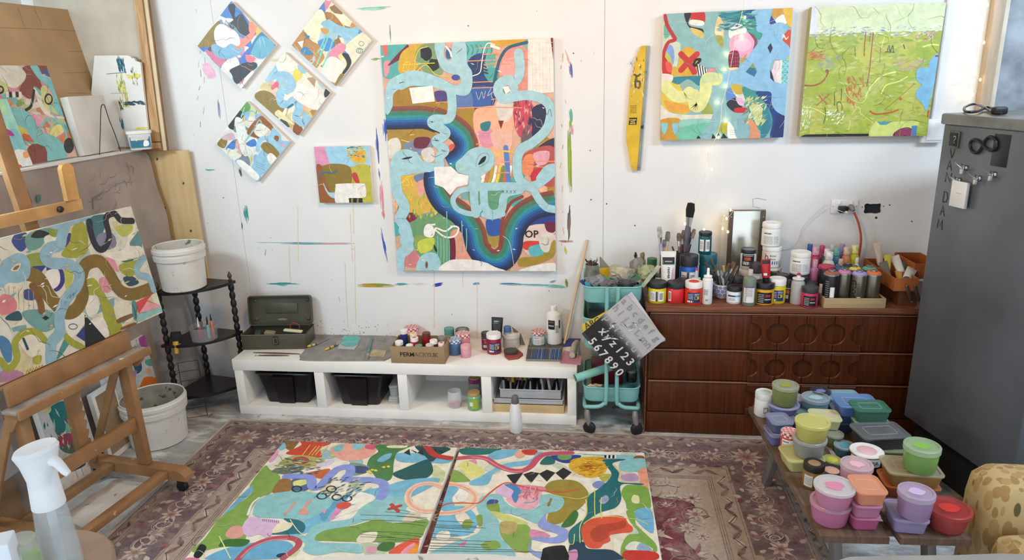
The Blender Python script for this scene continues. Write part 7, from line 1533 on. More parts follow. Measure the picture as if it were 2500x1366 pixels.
def lump(name,label,cat,loc,s,col,seed=1,rough=.85,col2=None,amp=.25,m=None):
    bm=B();bmesh.ops.create_icosphere(bm,subdivisions=3,radius=1);R=random.Random(seed);ph=[R.uniform(0,6)for _ in range(9)]
    for v in bm.verts:
        x,y,z=v.co;d=1+amp*(math.sin(4*x+ph[0])*math.sin(3*y+ph[1])+.6*math.sin(7*y+ph[2]+4*z)*math.sin(6*x+ph[3])+.35*math.sin(12*z+ph[4]+9*x))
        v.co=V((x*d*s[0],y*d*s[1],max(z*d,-.75)*s[2]))
    zm=min(v.co.z for v in bm.verts);bmesh.ops.translate(bm,vec=(0,0,-zm),verts=bm.verts[:])
    return tag(obj(name,bm,m or mat(col,rough=rough,var=.12,vscale=16,col2=col2,bump=.3,bscale=40),loc=loc),label,cat)
lump('rag','grey rag heaped in the leftmost black crate','rag',c1_+V((0,0,h1*.62+.006)),(.05,.06,.03),'#6b6f76',3);lump('rag','teal rag heaped in the second black crate','rag',c2_+V((0,0,h2*.62+.006)),(.055,.07,.035),'#4f7f7c',4)
for k,(w_,d_,z_)in enumerate(((.062,.22,0),(.06,.2,.012),(.055,.19,.024),(.05,.18,.09))):
    q=onY(958,990,BYF+.05);tag(obj('clear_plastic_tray',loft([(w_,d_,.012,0),(w_,d_,.012,.008),(w_*.9,d_*.92,.012,.0115)]),clear('#d3d8d8',.6,.15),loc=(q.x-.004,-.22,BB+z_)),['clear plastic tray at the bottom of the pile in the second compartment','clear plastic tray second from the bottom in the second compartment','clear plastic tray third from the bottom in the second compartment','clear plastic tray on top in the second compartment'][k],'tray','clear trays in the bench')
tag(obj('clear_box',loft([(.045,.16,.012,0),(.05,.17,.012,.05)]),clear('#ccd2d2',.55,.15),loc=(q.x-.004,-.22,BB+.0365)),'clear plastic box between the lids in the second compartment','box')
# glass, jars
c,r,h=spot(b7(655),680+1090/3.415,680+930/3.415,36,BB,None)
t=thing('drinking_glass','clear tumbler with a little pink water in the third compartment','glass',c);obj('tumbler',lathe([(0,.001),(r*.8,.001),(r,h*.35),(r*.95,h*.8),(r*.85,h),(r*.82,h),(r*.9,h*.8),(r*.94,h*.35),(r*.75,.006),(0,.006)],28),clear('#e9ecec',.3,.05),t);obj('pink_water',lathe([(0,.0065),(r*.74,.0065),(r*.82,h*.2),(0,h*.2)],24),mat('#c9547c',rough=.2),t)
tj,cj,rj,hj=jar('glass_jar','green paint jar with gold lid at the bottom of the two in the third compartment',b7(815),680+1105/3.415,680+940/3.415,33,mat('#7fb58a',rough=.15,var=.1),'#b59a62',BB,lidf=.16,neck=.8,lr=.9,lab=lambda L,k:L.rect('#9fb83a',.2,.1,.85,.8).rect('#eef0ea',.1,.3,.4,.6))
jar('glass_jar','magenta paint jar with tan lid behind the green one in the third compartment',b7(815),None,680+820/3.415,30,mat('#9c2f78',rough=.15,var=.15),'#b09a5c',BB,Y=cj.y+rj*2.05,lidf=.14,neck=.85,lr=.92)if False else None
t,c,r,h=jar('glass_jar','magenta paint jar with tan lid stacked on a block behind the green one',b7(812),None,680+820/3.415,30,mat('#9c2f78',rough=.15,var=.15),'#b09a5c',BB+.09,Y=-.20,lidf=.16,neck=.85,lr=.92)
tag(obj('wood_block',bx((0,0,.0445),(.06,.06,.089),.003),mat('#8f8a84',rough=.7),loc=(c.x,c.y,BB)),'grey block under the magenta jar in the third compartment','block')
# marker box
qa,qb=onY(b7(965),680+1110/3.415,BYF+.02),onY(b7(1562),680+1115/3.415,BYF+.02);xm=(qa.x+qb.x)/2;wm=qb.x-qa.x
t=thing('wooden_tray','shallow plywood tray under the marker boxes in the rightmost compartment','tray',(xm,BYF+.02+.15,BB));PLY=mat('#cdb083',rough=.6,var=.08,vscale=6);zz=.046
for a,b in (((-wm/2,-.15,0),(wm/2,.15,.004)),((-wm/2,-.15,.0042),(wm/2,-.144,zz)),((-wm/2,.144,.0042),(wm/2,.15,zz)),((-wm/2,-.1438,.0042),(-wm/2+.006,.1438,zz)),((wm/2-.006,-.1438,.0042),(wm/2,.1438,zz))):obj('board',box2(a,b,.001),PLY,t)
def cbox(label,z,w_,d_,h_,dx_,al=.4):
    t=thing('clear_case',label,'case',(xm+dx_,BYF+.17,BB+z),group='clear cases in the bench');CLR=clear('#d6dade',al,.1)
    for a,b in (((-w_/2,-d_/2,0),(w_/2,d_/2,.003)),((-w_/2,-d_/2,.0032),(w_/2,-d_/2+.003,h_)),((-w_/2,d_/2-.003,.0032),(w_/2,d_/2,h_)),((-w_/2,-d_/2+.0032,.0032),(-w_/2+.003,d_/2-.0032,h_)),((w_/2-.003,-d_/2+.0032,.0032),(w_/2,d_/2-.0032,h_))):obj('wall_plate',box2(a,b,.0005),CLR,t)
    obj('lip',tube([(x,y,h_)for x,y in rrect(w_+.006,d_+.006,.01)],.003,6,closed=True),CLR,t);return t
cbox('lower clear case of pens in the rightmost compartment',.0475,wm*.96,.28,.026,0,.6);cbox('upper clear case heaped with markers in the rightmost compartment',.0785,wm*.84,.27,.05,.012)
R_=random.Random(8)
MK=[('orange','#d97a2c'),('yellow','#dbc22f'),('black','#1b1b1e'),('black','#232327'),('grey','#8a8c92'),('black','#17171a'),('violet','#8f86b5'),('maroon','#6f2a3a'),('olive','#7f8a3a'),('white','#dcdce0'),('pink','#d98fa0'),('teal','#6fa9b5'),('black','#1b1b1e'),('black','#202024')]
for k in range(26):
    f0=(k+.5)/26;cn_,cc=MK[(k*5+3)%14]if k not in (2,4)else MK[0 if k==2 else 1]
    x=xm+.012-wm*.40+wm*.80*f0;y=BYF+.08+R_.uniform(0,.05);zb=BB+.084+R_.uniform(0,.02);a_=R_.uniform(-.25,.25);el=R_.uniform(.35,.6)
    d=V((math.sin(a_)*math.cos(el),math.cos(a_)*math.cos(el),math.sin(el)));L_=R_.uniform(.085,.11);A=V((x,y,zb))
    tt=thing('marker_pen','%s marker pen, %s counted from the left in the clear case'%(cn_,ORD[k]),'marker',A,group='markers in the clear case')
    tip_=A+d*L_;tip_.z=min(tip_.z,BH-TOPT-.012);obj('barrel',tube([A,A.lerp(tip_,.62)],.007,8),mat('#1d1d20' if k%3 else '#d6d6d8',rough=.4),tt,world=True);obj('cap',tube([A.lerp(tip_,.63),tip_],.0078,8),mat(cc,rough=.4),tt,world=True)
for k,(x,cc,nm)in enumerate(((-.13,'#8a3a4a','crimson'),(-.09,'#c9a03a','ochre'),(.0,'#5a86b5','blue'),(.08,'#b54a58','red'),(.12,'#d98f8a','coral'),(-.04,'#7fb0b0','aqua'))):
    tt=tag(obj('marker_pen',tube([(-.035,0,0),(.035,0,0)],.008,8),mat(cc,rough=.4),loc=(xm+.012+x,BYF+.055,BB+.0905)),'%s marker lying along the front of the clear case'%nm,'marker','markers lying at the case front')
# ==== WHITE FLASK ON THE RUG
c,r,h=spot(1260,1058,963,31,.0075,None)
t=thing('drink_flask','white insulated bottle with grey cap standing on the rug by the bench','bottle',c)
obj('body',lathe([(0,0),(r*.96,0),(r,.004),(r,h*.38),(r*.86,h*.62),(r*.66,h*.74),(r*.6,h*.78),(0,h*.78)],28),mat('#e6e7e6',rough=.35),t);obj('cap',lathe([(0,h*.782),(r*.62,h*.782),(r*.6,h*.86),(r*.52,h*.95),(r*.3,h*.99),(0,h)],22),mat('#5f5d5c',rough=.35),t)
# ==== TROLLEY
TEALM=mat('#7fb9b5',rough=.35,var=.05,vscale=5)
k8=lambda x,y:(1380+x/3.254,640+y/3.254)
YT,YTB=-.468,-.085
L0,L1=onY(*k8(140,200),YT),onY(*k8(615,200),YT);TXC=(L0.x+L1.x)/2;TWd=L1.x-L0.x;TD=YTB-YT
t=thing('utility_trolley','turquoise three tier metal trolley on castors between bench and dresser','trolley',(TXC,(YT+YTB)/2,0))
zs=lambda y:onY(1490,640+y/3.254,YT).z
TIERS=[(zs(335),zs(200)),(zs(700),zs(455)),(zs(1120),zs(1000))]
for z0,z1 in TIERS:
    tr=obj('tray',loft([(TWd*.93,TD*.95,.04,z0+.006),(TWd*.97,TD*.97,.045,z0+.016),(TWd,TD,.045,z1)],cap1=False),TEALM,t)
    obj('rolled_rim',tube([(x,y,z1)for x,y in rrect(TWd,TD,.045)],.004,6,closed=True),TEALM,tr)
for sy in (-1,1):
    for sx in (-1,1):
        xp=sx*.027;y=sy*(TD/2+.012);zt=TIERS[0][1]-.002
        obj('post',tube([(xp,y,zt),(xp,y,.5),(xp,y,.205),(xp+sx*.012,y,.172),(xp+sx*.04,y,.155),(sx*TWd*.42,y,.152),(sx*TWd*.46,y-sy*.008,.150),(sx*TWd*.475,y-sy*.05,.148),(sx*TWd*.475,sy*.02,.148)],.0105,10,sm=4),TEALM,t)
        c_=obj('castor_fork',tube([(sx*TWd*.42,y-sy*.01,.135),(sx*TWd*.42,y-sy*.005,.10),(sx*TWd*.42+.006,y,.06),(sx*TWd*.42+.010,y,.034)],[.013,.016,.012,.008],10,sm=3),mat('#9a958f',rough=.35,metal=.4),t)
        obj('wheel',lathe([(0,-.011),(.026,-.011),(.033,-.006),(.033,.006),(.026,.011),(0,.011)],20),mat('#222123',rough=.4),c_,loc=(sx*TWd*.42+.010,y,.0335),rot=(math.pi/2,0,.3*sx))
for z in [(a+b)/2 for a,b in TIERS]:obj('screw',lathe([(0,0),(.005,0),(.004,.003),(0,.004)],10),METAL,t,loc=(0,-TD/2-.001,z),rot=(math.pi/2,0,0))
ZT1,ZT3=TIERS[0][0]+.0075,TIERS[2][0]+.0075
k9=lambda x,y:(1410+x/11.364,610+y/11.364)
def tl(name,label,cat,x,y,Y,s,col,seed,z=None,**k):
    q=onY(*k9(x,y),Y);return lump(name,label,cat,(q.x,Y,(q.z-s[2]*.8)if z is None else z),s,col,seed,**k)
c,r,h=spot(*k9(400,0)[:1],None,k9(0,390)[1],40,ZT1,-.26)
t=thing('brush_jar','grimy glass jar of thin brushes at the left of the trolley top','jar',c)
obj('glass',lathe([(0,0),(r*.9,0),(r,.006),(r,h*.6),(r*.8,h*.85),(r*.82,h),(r*.76,h),(r*.74,h*.86),(0,h*.8)],24),mat('#7a7c72',rough=.25,var=.25,vscale=30),t)
R_=random.Random(9)
for k,(x,y,cc)in enumerate(((215,240,'#3a2a22'),(300,290,'#9c3a38'),(370,220,'#9fb8c0'),(375,280,'#2a2a2c'),(430,300,'#8a8078'),(480,280,'#5a5048'),(550,190,'#d9b8a8'),(560,260,'#5f6f98'))):
    q=onY(*k9(x,y),-.26+R_.uniform(-.015,.015));brush('%s thin brush counted from the left in the grimy jar'%ORD[k],c+V((R_.uniform(-.012,.012),R_.uniform(-.012,.012),h*.82)),q,.012,'#6a4a38',cc,'thin brushes in the trolley jar',bl=.35)
q=onY(*k9(740,600),-.25);tag(obj('yellow_wedge',prism([(p.x,p.z)for p in [onY(*k9(x,y),-.25)for x,y in ((610,200),(640,200),(870,470),(890,720),(820,740),(620,700))]],(0,-.25,0),(1,0,0),(0,0,1),(0,1,0),.012),mat('#8b8a7c',rough=.5,var=.15)),'grey triangular scraper beside the brush jar on the trolley','scraper')
tag(obj('yellow_card',prism([(p.x,p.z)for p in [onY(*k9(x,y),-.264)for x,y in ((615,510),(880,490),(890,730),(820,750),(700,700),(620,650))]],(0,-.264,0),(1,0,0),(0,0,1),(0,1,0),.01),mat('#cfa91f',rough=.5,var=.1)),'yellow plastic piece beside the brush jar on the trolley','plastic')
tl('paint_roller_tray','grey plastic wrapped bundle at the front left of the trolley top','bundle',500,850,-.38,(.048,.05,.028),'#77757a',12,rough=.35,col2='#8a8f94');tl('work_glove','large cream paint crusted glove on the trolley top','glove',1200,640,-.30,(.058,.05,.042),'#b9b39c',14,col2='#8f8b78')
tl('work_glove','grey round glove cuff at the top of the trolley pile','glove',1660,420,-.27,(.034,.03,.04),'#86827a',15);tl('work_glove','pale green crusted glove at the right of the trolley top','glove',1900,600,-.30,(.045,.05,.036),'#a9ab8c',16,col2='#8fa35f');tl('rag','dark violet grey rag at the front of the trolley top','rag',900,950,-.425,(.040,.03,.018),'#6f6a74',17,col2='#46424a',amp=.4);tl('rag','black rag behind the cardboard tube on the trolley','rag',1350,920,-.40,(.04,.03,.022),'#4c4a50',18)
A,Bv=onY(*k9(1665,930),-.455),onY(*k9(1780,820),-.30);bm=tube([A,Bv],.0078,16,cap=False);tag(obj('cardboard_tube',bm,mat('#9a9488',rough=.7)),'small hollow grey tube poking over the trolley rim','tube');
tag(obj('clear_ruler',prism([(p.x,p.z)for p in [onY(*k9(x,y),-.41)for x,y in ((1720,1030),(1840,1040),(2330,450),(2200,420))]],(0,-.41,0),(1,0,0),(0,0,1),(0,.3,0),.01),mat('#a9ac96',rough=.3,var=.2,vscale=30)),'paint stained flat scraper sticking out at the trolley right','scraper')
tag(obj('blue_scraper',prism([(p.x,p.z)for p in [onY(*k9(x,y),-.43)for x,y in ((50,860),(150,815),(220,1010),(200,1030))]],(0,-.43,0),(1,0,0),(0,0,1),(0,1,0),.006),mat('#26386f',rough=.4)),'navy scraper at the left corner of the trolley top','scraper')
tag(obj('teal_scraper',prism([(p.x,p.z)for p in [onY(*k9(x,y),-.445)for x,y in ((205,900),(250,870),(340,910),(380,1035),(220,1030))]],(0,-.445,0),(1,0,0),(0,0,1),(0,1,0),.006),mat('#3f93a8',rough=.4)),'teal plastic scraper beside the navy one on the trolley','scraper')
for k,(x,y,x2,y2,cc,lb)in enumerate(((1600,60,1740,250,'#2c2730','thin black brush handle rising behind the gloves'),(1590,120,1680,220,'#3a3038','short black brush handle behind the gloves'),(1790,70,1880,330,'#7d6f3a','brush with olive bristles behind the gloves'))):brush(lb,onY(*k9(x2,y2+250),-.22),onY(*k9(x,y),-.21),.016 if k<2 else .03,cc,cc,'brushes behind the gloves',bl=.25)
# stencils hung on the trolley front
def sheet(name,label,pts,Y,m,view=k8):
    P=[onY(*view(x,y),Y)for x,y in pts];o=thing(name,label,'stencil',(sum(p.x for p in P)/len(P),Y,min(p.z for p in P)))
    obj('sheet',prism([(p.x,p.z)for p in P],(0,Y,0),(1,0,0),(0,0,1),(0,1,0),.0008),m,o,world=True,smooth=False);return o,Paint((0,Y,0),(1,0,0),(0,0,1),(0,-1,0)).view(1380,640,3.254)
sheet('letter_stencil','white stencil sheet behind the grey one on the trolley front',[(480,270),(528,233),(797,622),(700,660)],-.499,mat('#c4c3c6',rough=.5))
o,p=sheet('letter_stencil','yellow stencil sheet behind the grey one at the left',[(132,520),(135,492),(330,385),(480,300),(480,420),(200,640)],-.502,mat('#cdb43c',rough=.5));p.text('#4a3f20','ABC',165,530,70,.5);p.build('cut_letters',o,PRINT)
o,p=sheet('letter_stencil','grey and black sprayed alphabet stencil hanging on the trolley front',[(485,258),(797,608),(425,907),(130,566)],-.506,mat('#b5b3b4',rough=.5,var=.06))
AN=-.86
p.step=2e-5
for k in range(9):
    f_=k/8;s_=.54-.022*k;sh_=['#a09ea0','#8c8a8c','#777577','#616062','#4d4c4e','#3c3b3d','#2e2d2f','#242325','#1d1c1e'][k]
    p.sharp(sh_,[(130+355*s_,566-308*s_),(130,566),(425,907),(425+372*s_*1.0,907-299*s_)])
p.sharp('#3a2f36',[(130,566),(150,548),(215,640),(200,650)])
for tx,x,y,sz,cc in (('567890',176,628,96,'#cfcfcc'),('xyz123',262,548,96,'#c9cac8'),('pqrstuv',300,440,92,'#a5a3a4'),('hijklmn',370,365,88,'#949293'),('abcdefg',440,312,80,'#8f8d8f')):
    for i,ch in enumerate(tx):p.text(cc,ch,x+i*43,y+i*49,sz,AN)
p.dry(['#5a5759','#8fa0b5','#dedede'],24,.04,4,p.reg(300,480,600,620),-.3,.8)
p.build('cut_letters',o,PRINT,kind='stuff')
# middle and lower tray contents
tag(obj('dark_box',bx((0,0,.05),(.2,.26,.1),.004),mat('#4a4645',rough=.5),loc=(TXC-.02,-.26,TIERS[1][0]+.0075)),'dark grey carton in the middle trolley tray','box')
tag(obj('red_box',bx((0,0,.06),(.17,.1,.12),.003),mat('#6f1420',rough=.4),loc=(TXC-.02,-.2,ZT3)),'dark red box at the back of the lowest trolley tray','box')
A,Bv=onY(1404,923,-.455),onY(1500,898,-.40);t=thing('aqua_roll','roll of aqua paper resting across the lowest trolley tray','roll',A)
bm=tube([A,Bv+V((.02,.05,.0))],.0215,20,cap=False);obj('paper',bm,mat('#86c4b8',rough=.6,var=.06),t,world=True);bm=tube([A+V((.004,.001,0)),A+V((.05,.015,.004))],.0135,16,cap=False);obj('core',bm,mat('#7a4f46',rough=.7),t,world=True)
q=onY(1450,948,-.45);lump('rag','crumpled cream rag under the aqua roll on the trolley','rag',(q.x,-.43,TIERS[2][1]-.02),(.032,.022,.012),'#c9bda9',21,amp=.4);q=onY(1520,950,-.36);lump('rag','teal green cloth in the right of the lowest trolley tray','rag',(q.x,-.36,ZT3),(.05,.06,.022),'#5f9f94',22,amp=.35)
jar('paper_cup','patterned dark cup holding a grey lump in the lowest trolley tray',1542,None,640+850/3.254,24,mat('#3d4238',rough=.5,var=.5,vscale=60),'#8b8b8a',ZT3,-.20,.2,cat='cup')
# ==== ON THE DRESSER
DZ=DH+.0006
e3=lambda x:1560+x/4.27
f3=lambda y:460+y/4.27
e4=lambda x:1860+x/4.268
def J(name,label,x,yb,yt,w,body,lid,base=e3,**k):return jar(name,label,base(x),None if yb is None else f3(yb),f3(yt),w/4.27,body,lid,**k)
J('paint_jar','yellow paint jar with black lid at the left front of the dresser',187,1203,965,185,'#d9c61f','#26262a',lab=lab_bar)
J('paint_jar','red paint jar with black lid beside the yellow jar on the dresser',378,1203,968,185,'#cf2f33','#29292c',lab=lambda L,k:L.bars(0,.1,.22,.8))
J('paint_jar','orange red paint jar with white lid and navy label on the dresser',562,1218,962,176,'#cf3a24','#ece9e4',lab=lab_navy,lidtop='#d3453a')
bottle('glue_bottle','white squeeze bottle with pointed nozzle at the dresser front',e3(705),f3(1210),f3(828),105/4.27,'#e2e1de','#efeeea',sh=.68,neck=.55,capf=.24,tip='#efeeea',lab=lambda L,k:L.fine('#6a6a6e',.1,.5,.6,.9,6).bars(.3,.05,.7,.25))
bottle('glue_bottle','short grey squeeze bottle with pink tip behind the red jars',e3(602),None,f3(828),100/4.27,'#a9a9ac','#c9c9ca',Y=-.335,sh=.55,neck=.6,capf=.35,tip='#c93a58')
t,c,r,h=J('black_jar','wide black lid of a jar behind the two red jars',460,None,940,130,'#2a2a2e','#313135',Y=-.33)
# patterned cup with brushes
c,r,h=spot(e3(866),f3(1162),f3(985),196/4.27,DZ,None);t=thing('patterned_cup','white cup with blue oval pattern full of brushes on the dresser','cup',c)
obj('cup',lathe([(0,0),(r*.55,0),(r*.7,.006),(r*.92,h*.4),(r,h),(r*.95,h),(r*.85,h*.35),(0,h*.1)],30),mat('#e6e7ec',rough=.3),t)
L=Label(r*.97+.0006,facing(c.x,c.y),h*.22,r*2.6,h*.74)
for i in range(6):
    for j in range(3):
        x,y=(i+.5+(j%2)*.5)/6*L.w,(j+.5)/3*L.h;L.lift+=L.step
        L.stroke_uv('#4f66a8',[(x+L.w*.055*math.cos(a),y+L.h*.11*math.sin(a))for a in [q*.785 for q in range(8)]],L.w*.022,closed=True)
        L.stroke_uv('#6f86c0',[(x+L.w*.022*math.cos(a),y+L.h*.045*math.sin(a))for a in [q*1.57 for q in range(4)]],L.w*.014,closed=True)
L.build('blue_ovals',t,kind='stuff')
CUP=c.copy();CH=h
for k,(x,y,w_,cc,hc)in enumerate(((690,770,.03,'#4f4a42','#3a342e'),(750,730,.022,'#5a5040','#c9b48a'),(790,800,.02,'#5a5650','#2f2c2a'),(860,850,.02,'#8a8a86','#9a9a96'),(880,800,.018,'#c9a85a','#b08a4a'),(940,780,.02,'#6a5a3c','#3c3a38'),(995,760,.026,'#6f5c48','#3a3a3c'),(1030,800,.02,'#7a6a50','#2d2b2b'),(1045,820,.016,'#3a3530','#6a5a48'),(915,860,.03,'#7f7f84','#7f7f84'),(820,850,.016,'#b5b5b0','#4a4a48'))):
    brush('%s stained brush counted from the left in the patterned cup'%ORD[[0,1,2,4,5,7,8,9,10,6,3][k]],CUP+V((.02*math.cos(k*1.7),.02*math.sin(k*1.7),CH*.3)),onY(e3(x),f3(y),CUP.y+.01*math.sin(k*2.3)),w_,hc,cc,'brushes in the patterned cup')
t,c,r,h=J('paint_jar','squat white jar with black lid and blue label on the dresser',985,1205,1012,150,'#dcdde0','#2b2b2e',lab=lambda L,k:L.rect('#e9eaec',0,.1,1,.8).rect('#28406f',0,.55,1,.7).fine('#2a3a66',.1,.2,.6,.45,2).rect('#6fa9c8',.6,.56,.95,.69))
bottle('ink_bottle','slim bottle of green grey paint with illustrated label on the dresser',e3(1138),f3(1227),f3(842),132/4.27,'#74806f','#b9b4ae',sh=.72,neck=.34,capf=.16,lz=(.14,.8),lab=lambda L,k:L.rect('#e6e2de',0,0,1,1).fine('#6a5a66',.3,.35,.8,.85,9).rect('#6c6a8a',0,.88,1,1).fine('#4a4a50',.1,.05,.3,.9,14))
t8,c8_,r8,h8=J('paint_jar','golden yellow paint jar with black lid under a red tube',1295,1220,968,198,'#cf9a1c','#26262a',lab=lab_black)
A=V((c8_.x+.005,c8_.y,DZ+h8+.001));tp_=onY(e3(1322),f3(735),c8_.y)
def redt(P):P.raw([(0,P.h*.78),(P.w,P.h*.78),(P.w,P.h),(0,P.h)],'#1d1d20');P.raw([(P.w*.1,P.h*.1),(P.w*.55,P.h*.1),(P.w*.55,P.h*.24),(P.w*.1,P.h*.24)],'#e3e3e0')
ptube('paint_tube','red and black paint tube standing on the golden yellow jar',A,tp_,.044,'#b52328','#161618',redt,facing_n=(0,-1,0))
J('paint_jar','lemon yellow paint jar with white lid and navy label on the dresser',1450,1192,930,170,'#d3c31e','#ecebe6',lab=lab_navy,Y=-.375)
J('paint_jar','narrow black jar with printed label behind the clear squeeze bottle',1562,None,950,92,'#2a2a2e','#1f1f22',lab=lab_ink,Y=-.355)
t,c,r,h=bottle('squeeze_bottle','clear squeeze bottle with red tip at the dresser front',e4(358),f3(1212),f3(878),132/4.27,clear('#d4d2d0',.6,.3),'#dddbd8',sh=.66,neck=.6,capf=.2,tip='#b53044')
J('paint_jar','magenta paint jar with black lid and label at the dresser front',485,1247,1018,165,'#c02f58','#3a3a3c',base=e4,lab=lab_black)
# back rows
J('paint_jar','bright blue paint jar with splashed black lid behind the red jars',524,None,690,188,'#2460b5','#2f2f34',Y=-.24,lab=lab_bar,k=3)
tb,cb_,rb,hb=J('paint_jar','deep teal paint jar carrying a smaller teal jar on the dresser',724,None,672,180,'#14656f','#1d5f70',Y=-.19)
jar('paint_jar','small dark teal jar with black lid standing on the teal jar',e3(694),None,f3(448),134/4.27,'#12555a','#1e1e22',z=DZ+hb+.0006,Y=cb_.y,lab=lab_bar,lidf=.16,k=5)
tag(obj('green_mesh_cup',lathe([(0,0),(.018,0),(.024,.05),(.022,.05),(.016,.003),(0,.003)],18),mat('#2f7a45',rough=.4,var=.3,vscale=90),loc=(onY(e3(395),f3(900),-.31).x,-.31,DZ)),'small green mesh cup between the white tube and blue jar','cup')
A=onY(e3(305),f3(945),-.335);A=V((A.x,-.335,DZ+.001));tp_=onY(e3(308),f3(652),-.31)
def reeves_w(P):
    P.raw([(0,P.h*.80),(P.w,P.h*.80),(P.w,P.h),(0,P.h)],'#1b1b1d');P.raw([(0,P.h*.78),(P.w,P.h*.78),(P.w,P.h*.80),(0,P.h*.80)],'#4f9a86');wordv(P,'ACRYLIC',P.w*.2,P.h*.86,P.w*.15,'#e6e6e4')
    wordv(P,'reeves',P.w*.42,P.h*.72,P.w*.36,'#1b1b1d',-math.pi/2);P.poly_uv('#d99aba',[(P.w*.75,P.h*.1),(P.w*.95,P.h*.3),(P.w*.9,P.h*.7),(P.w*.78,P.h*.5)])
ptube('paint_tube','large white and black acrylic tube standing at the dresser left',A,tp_,.074,'#dcdad6','#d9d7d4',reeves_w,facing_n=(0,-1,0),capf=.08)
c,r,h=spot(e3(440),None,f3(655),105/4.27,DZ,-.13);t=thing('brush_pot','dark pot crammed with long brushes against the wall on the dresser','pot',c);obj('pot',lathe([(0,0),(r*.95,0),(r,.005),(r,h),(r*.93,h),(r*.9,.01),(0,.01)],24),mat('#2b2926',rough=.5),t)
for k,(x,y,w_,cc,hc)in enumerate(((545,145,.043,'#141416','#5d5a66'),(515,380,.02,'#6f2a2a','#8a8078'),(580,420,.024,'#8f7a74','#4a4644'),(530,440,.02,'#5a5048','#2f2d2e'),(470,430,.02,'#7a6a60','#5a3a34'),(490,500,.022,'#4a4440','#1e1e20'),(560,490,.02,'#6f6a64','#202224'),(415,460,.018,'#7d6f6a','#8a7d76'),(345,600,.014,'#5a4438','#4a3a34'),(505,560,.02,'#3a3836','#3f6f68'))):
    q=onY(e3(x),f3(y),-.10+.015*math.sin(k*2.1));b0=c+V((.012*math.cos(k*2.4),.012*math.sin(k*2.4),h*.35));brush(['big brush with black bristles towering over the dark pot','brush with a pointed maroon tip in the dark pot'][k]if k<2 else '%s stained brush in the dark pot'%('tall pinkish tipped','tall dark grey','brown handled','black handled','grey tipped black','leftmost mauve','short thin brown','teal handled')[k-2],b0,q,w_,hc,cc,'brushes in the dark pot',bl=.2)
c2,r2,h2_=spot(e3(260),None,f3(690),80/4.27,DZ,-.20);t=thing('brush_pot','slim pot of two brushes behind the large white tube','pot',c2);obj('pot',lathe([(0,0),(r2*.95,0),(r2,.005),(r2,h2_),(r2*.93,h2_),(r2*.9,.01),(0,.01)],20),mat('#4b4642',rough=.5),t)
for x,y,w_,cc,hc,lb in ((210,395,.026,'#b5b0a0','#a9a3b5','brush with pale bristles and printed handle, leftmost on the dresser'),(305,445,.022,'#6f6a66','#c99a6a','brush with round grey bristles beside the pale one'),(265,530,.014,'#7d6a70','#4a3a3a','short dark brush between the two tall ones')):brush(lb,c2+V((0,0,h2_*.4)),onY(e3(x),f3(y),-.17),w_,hc,cc,'brushes behind the white tube')
jar('small_cup','small white patterned cup at the left back of the dresser',e3(205),None,f3(895),70/4.27,'#d9d8d4','#4a4a48',Y=-.30,lidf=.1,cat='cup')
jar('green_lid_jar','jar with a dull green lid behind the trolley gloves',1592,None,630,24,'#3f5f4a','#3f7050',Y=-.12)
# mirror
YM=-.06
def mq(x,y,Y=YM):return onY(e3(x),f3(y),Y)
a_,b_=mq(940,225),mq(1300,800);t=thing('wall_mirror','narrow mirror with two dark side rails leaning on the wall behind the jars','mirror',((a_.x+b_.x)/2,YM,DZ))
zt=a_.z;xl,xr=mq(950,500).x-.012,mq(1290,500).x+.006;wb=.022
obj('mirror_glass',box2((xl+wb,YM,DZ),(xr-wb,YM+.006,zt-.004),.001),mat('#d8d9d0',rough=.22,metal=.9,var=.04,vscale=5),t,world=True)
for x in (xl,xr-wb):obj('side_rail',box2((x,YM-.008,DZ),(x+wb,YM+.008,zt-.006),.001),mat('#4f4238',rough=.4,var=.1),t,world=True)
obj('top_rail',box2((xl,YM-.004,zt-.005),(xr,YM+.01,zt+.001),.001),mat('#77705f',rough=.4),t,world=True)
for x in (xl+wb/2,xr-wb/2):obj('screw',lathe([(0,0),(.004,0),(.003,.002),(0,.003)],10),METAL,t,loc=V((x,YM-.0085,zt-.035))-t.location,rot=(math.pi/2,0,0))
obj('hanging_wire',tube([mq(1260,205),mq(1230,195),mq(1190,190),mq(1186,110),mq(1230,100),mq(1330,120)],.001,5),mat('#3a3a3c',rough=.4),t,world=True)
q0,q1=mq(872,218,-.03),mq(1360,232,-.03);tag(obj('glass_sheet',box2((q0.x,-.034,DZ),(q1.x,-.030,q0.z)),clear('#e3e8e2',.12,.03)),'bare glass sheet standing behind the mirror','glass')
# stack of white paint pots
def brit(L,k):L.rect('#f0efec',0,0,1,1).rect('#2c4a98',.45,.2,1,.42).word('#3a3a40','British',.42,.72,.36).word('#3a3a40','Paints',.42,.5,.34).rect('#8a2438',.12,.5,.16,.9);L.stroke_uv('#8a2438',[(L.w*(.22+.09*math.cos(a)),L.h*(.62+.14*math.sin(a)))for a in [q*.785 for q in range(8)]],L.w*.045,closed=True);L.fine('#7a7a80',.05,.1,.4,.35,3)
zc=DZ;xs_=e3(1390)
for k,(yt,w_,lb,lf)in enumerate(((808,185,'white paint pot at the bottom of the stack by the mirror',lab_white),(592,190,'white paint pot with blue stripe in the middle of the stack by the mirror',brit),(352,192,'white paint pot on top of the stack by the mirror',lab_white))):
    t,c,r,h=jar('paint_pot',lb,xs_,None,f3(yt),w_/4.27,'#e4e2dc','#efede8',z=zc,Y=-.155,lidf=.2,lab=lf,group='stacked white paint pots',lw=1.8,lz=(.05,.6));zc+=h+.0006
t,c,r,h=J('paint_pot','dark jar under the white pot right of the stack',390,None,880,190,'#2e2a44','#332f3a',base=e4,Y=-.265)
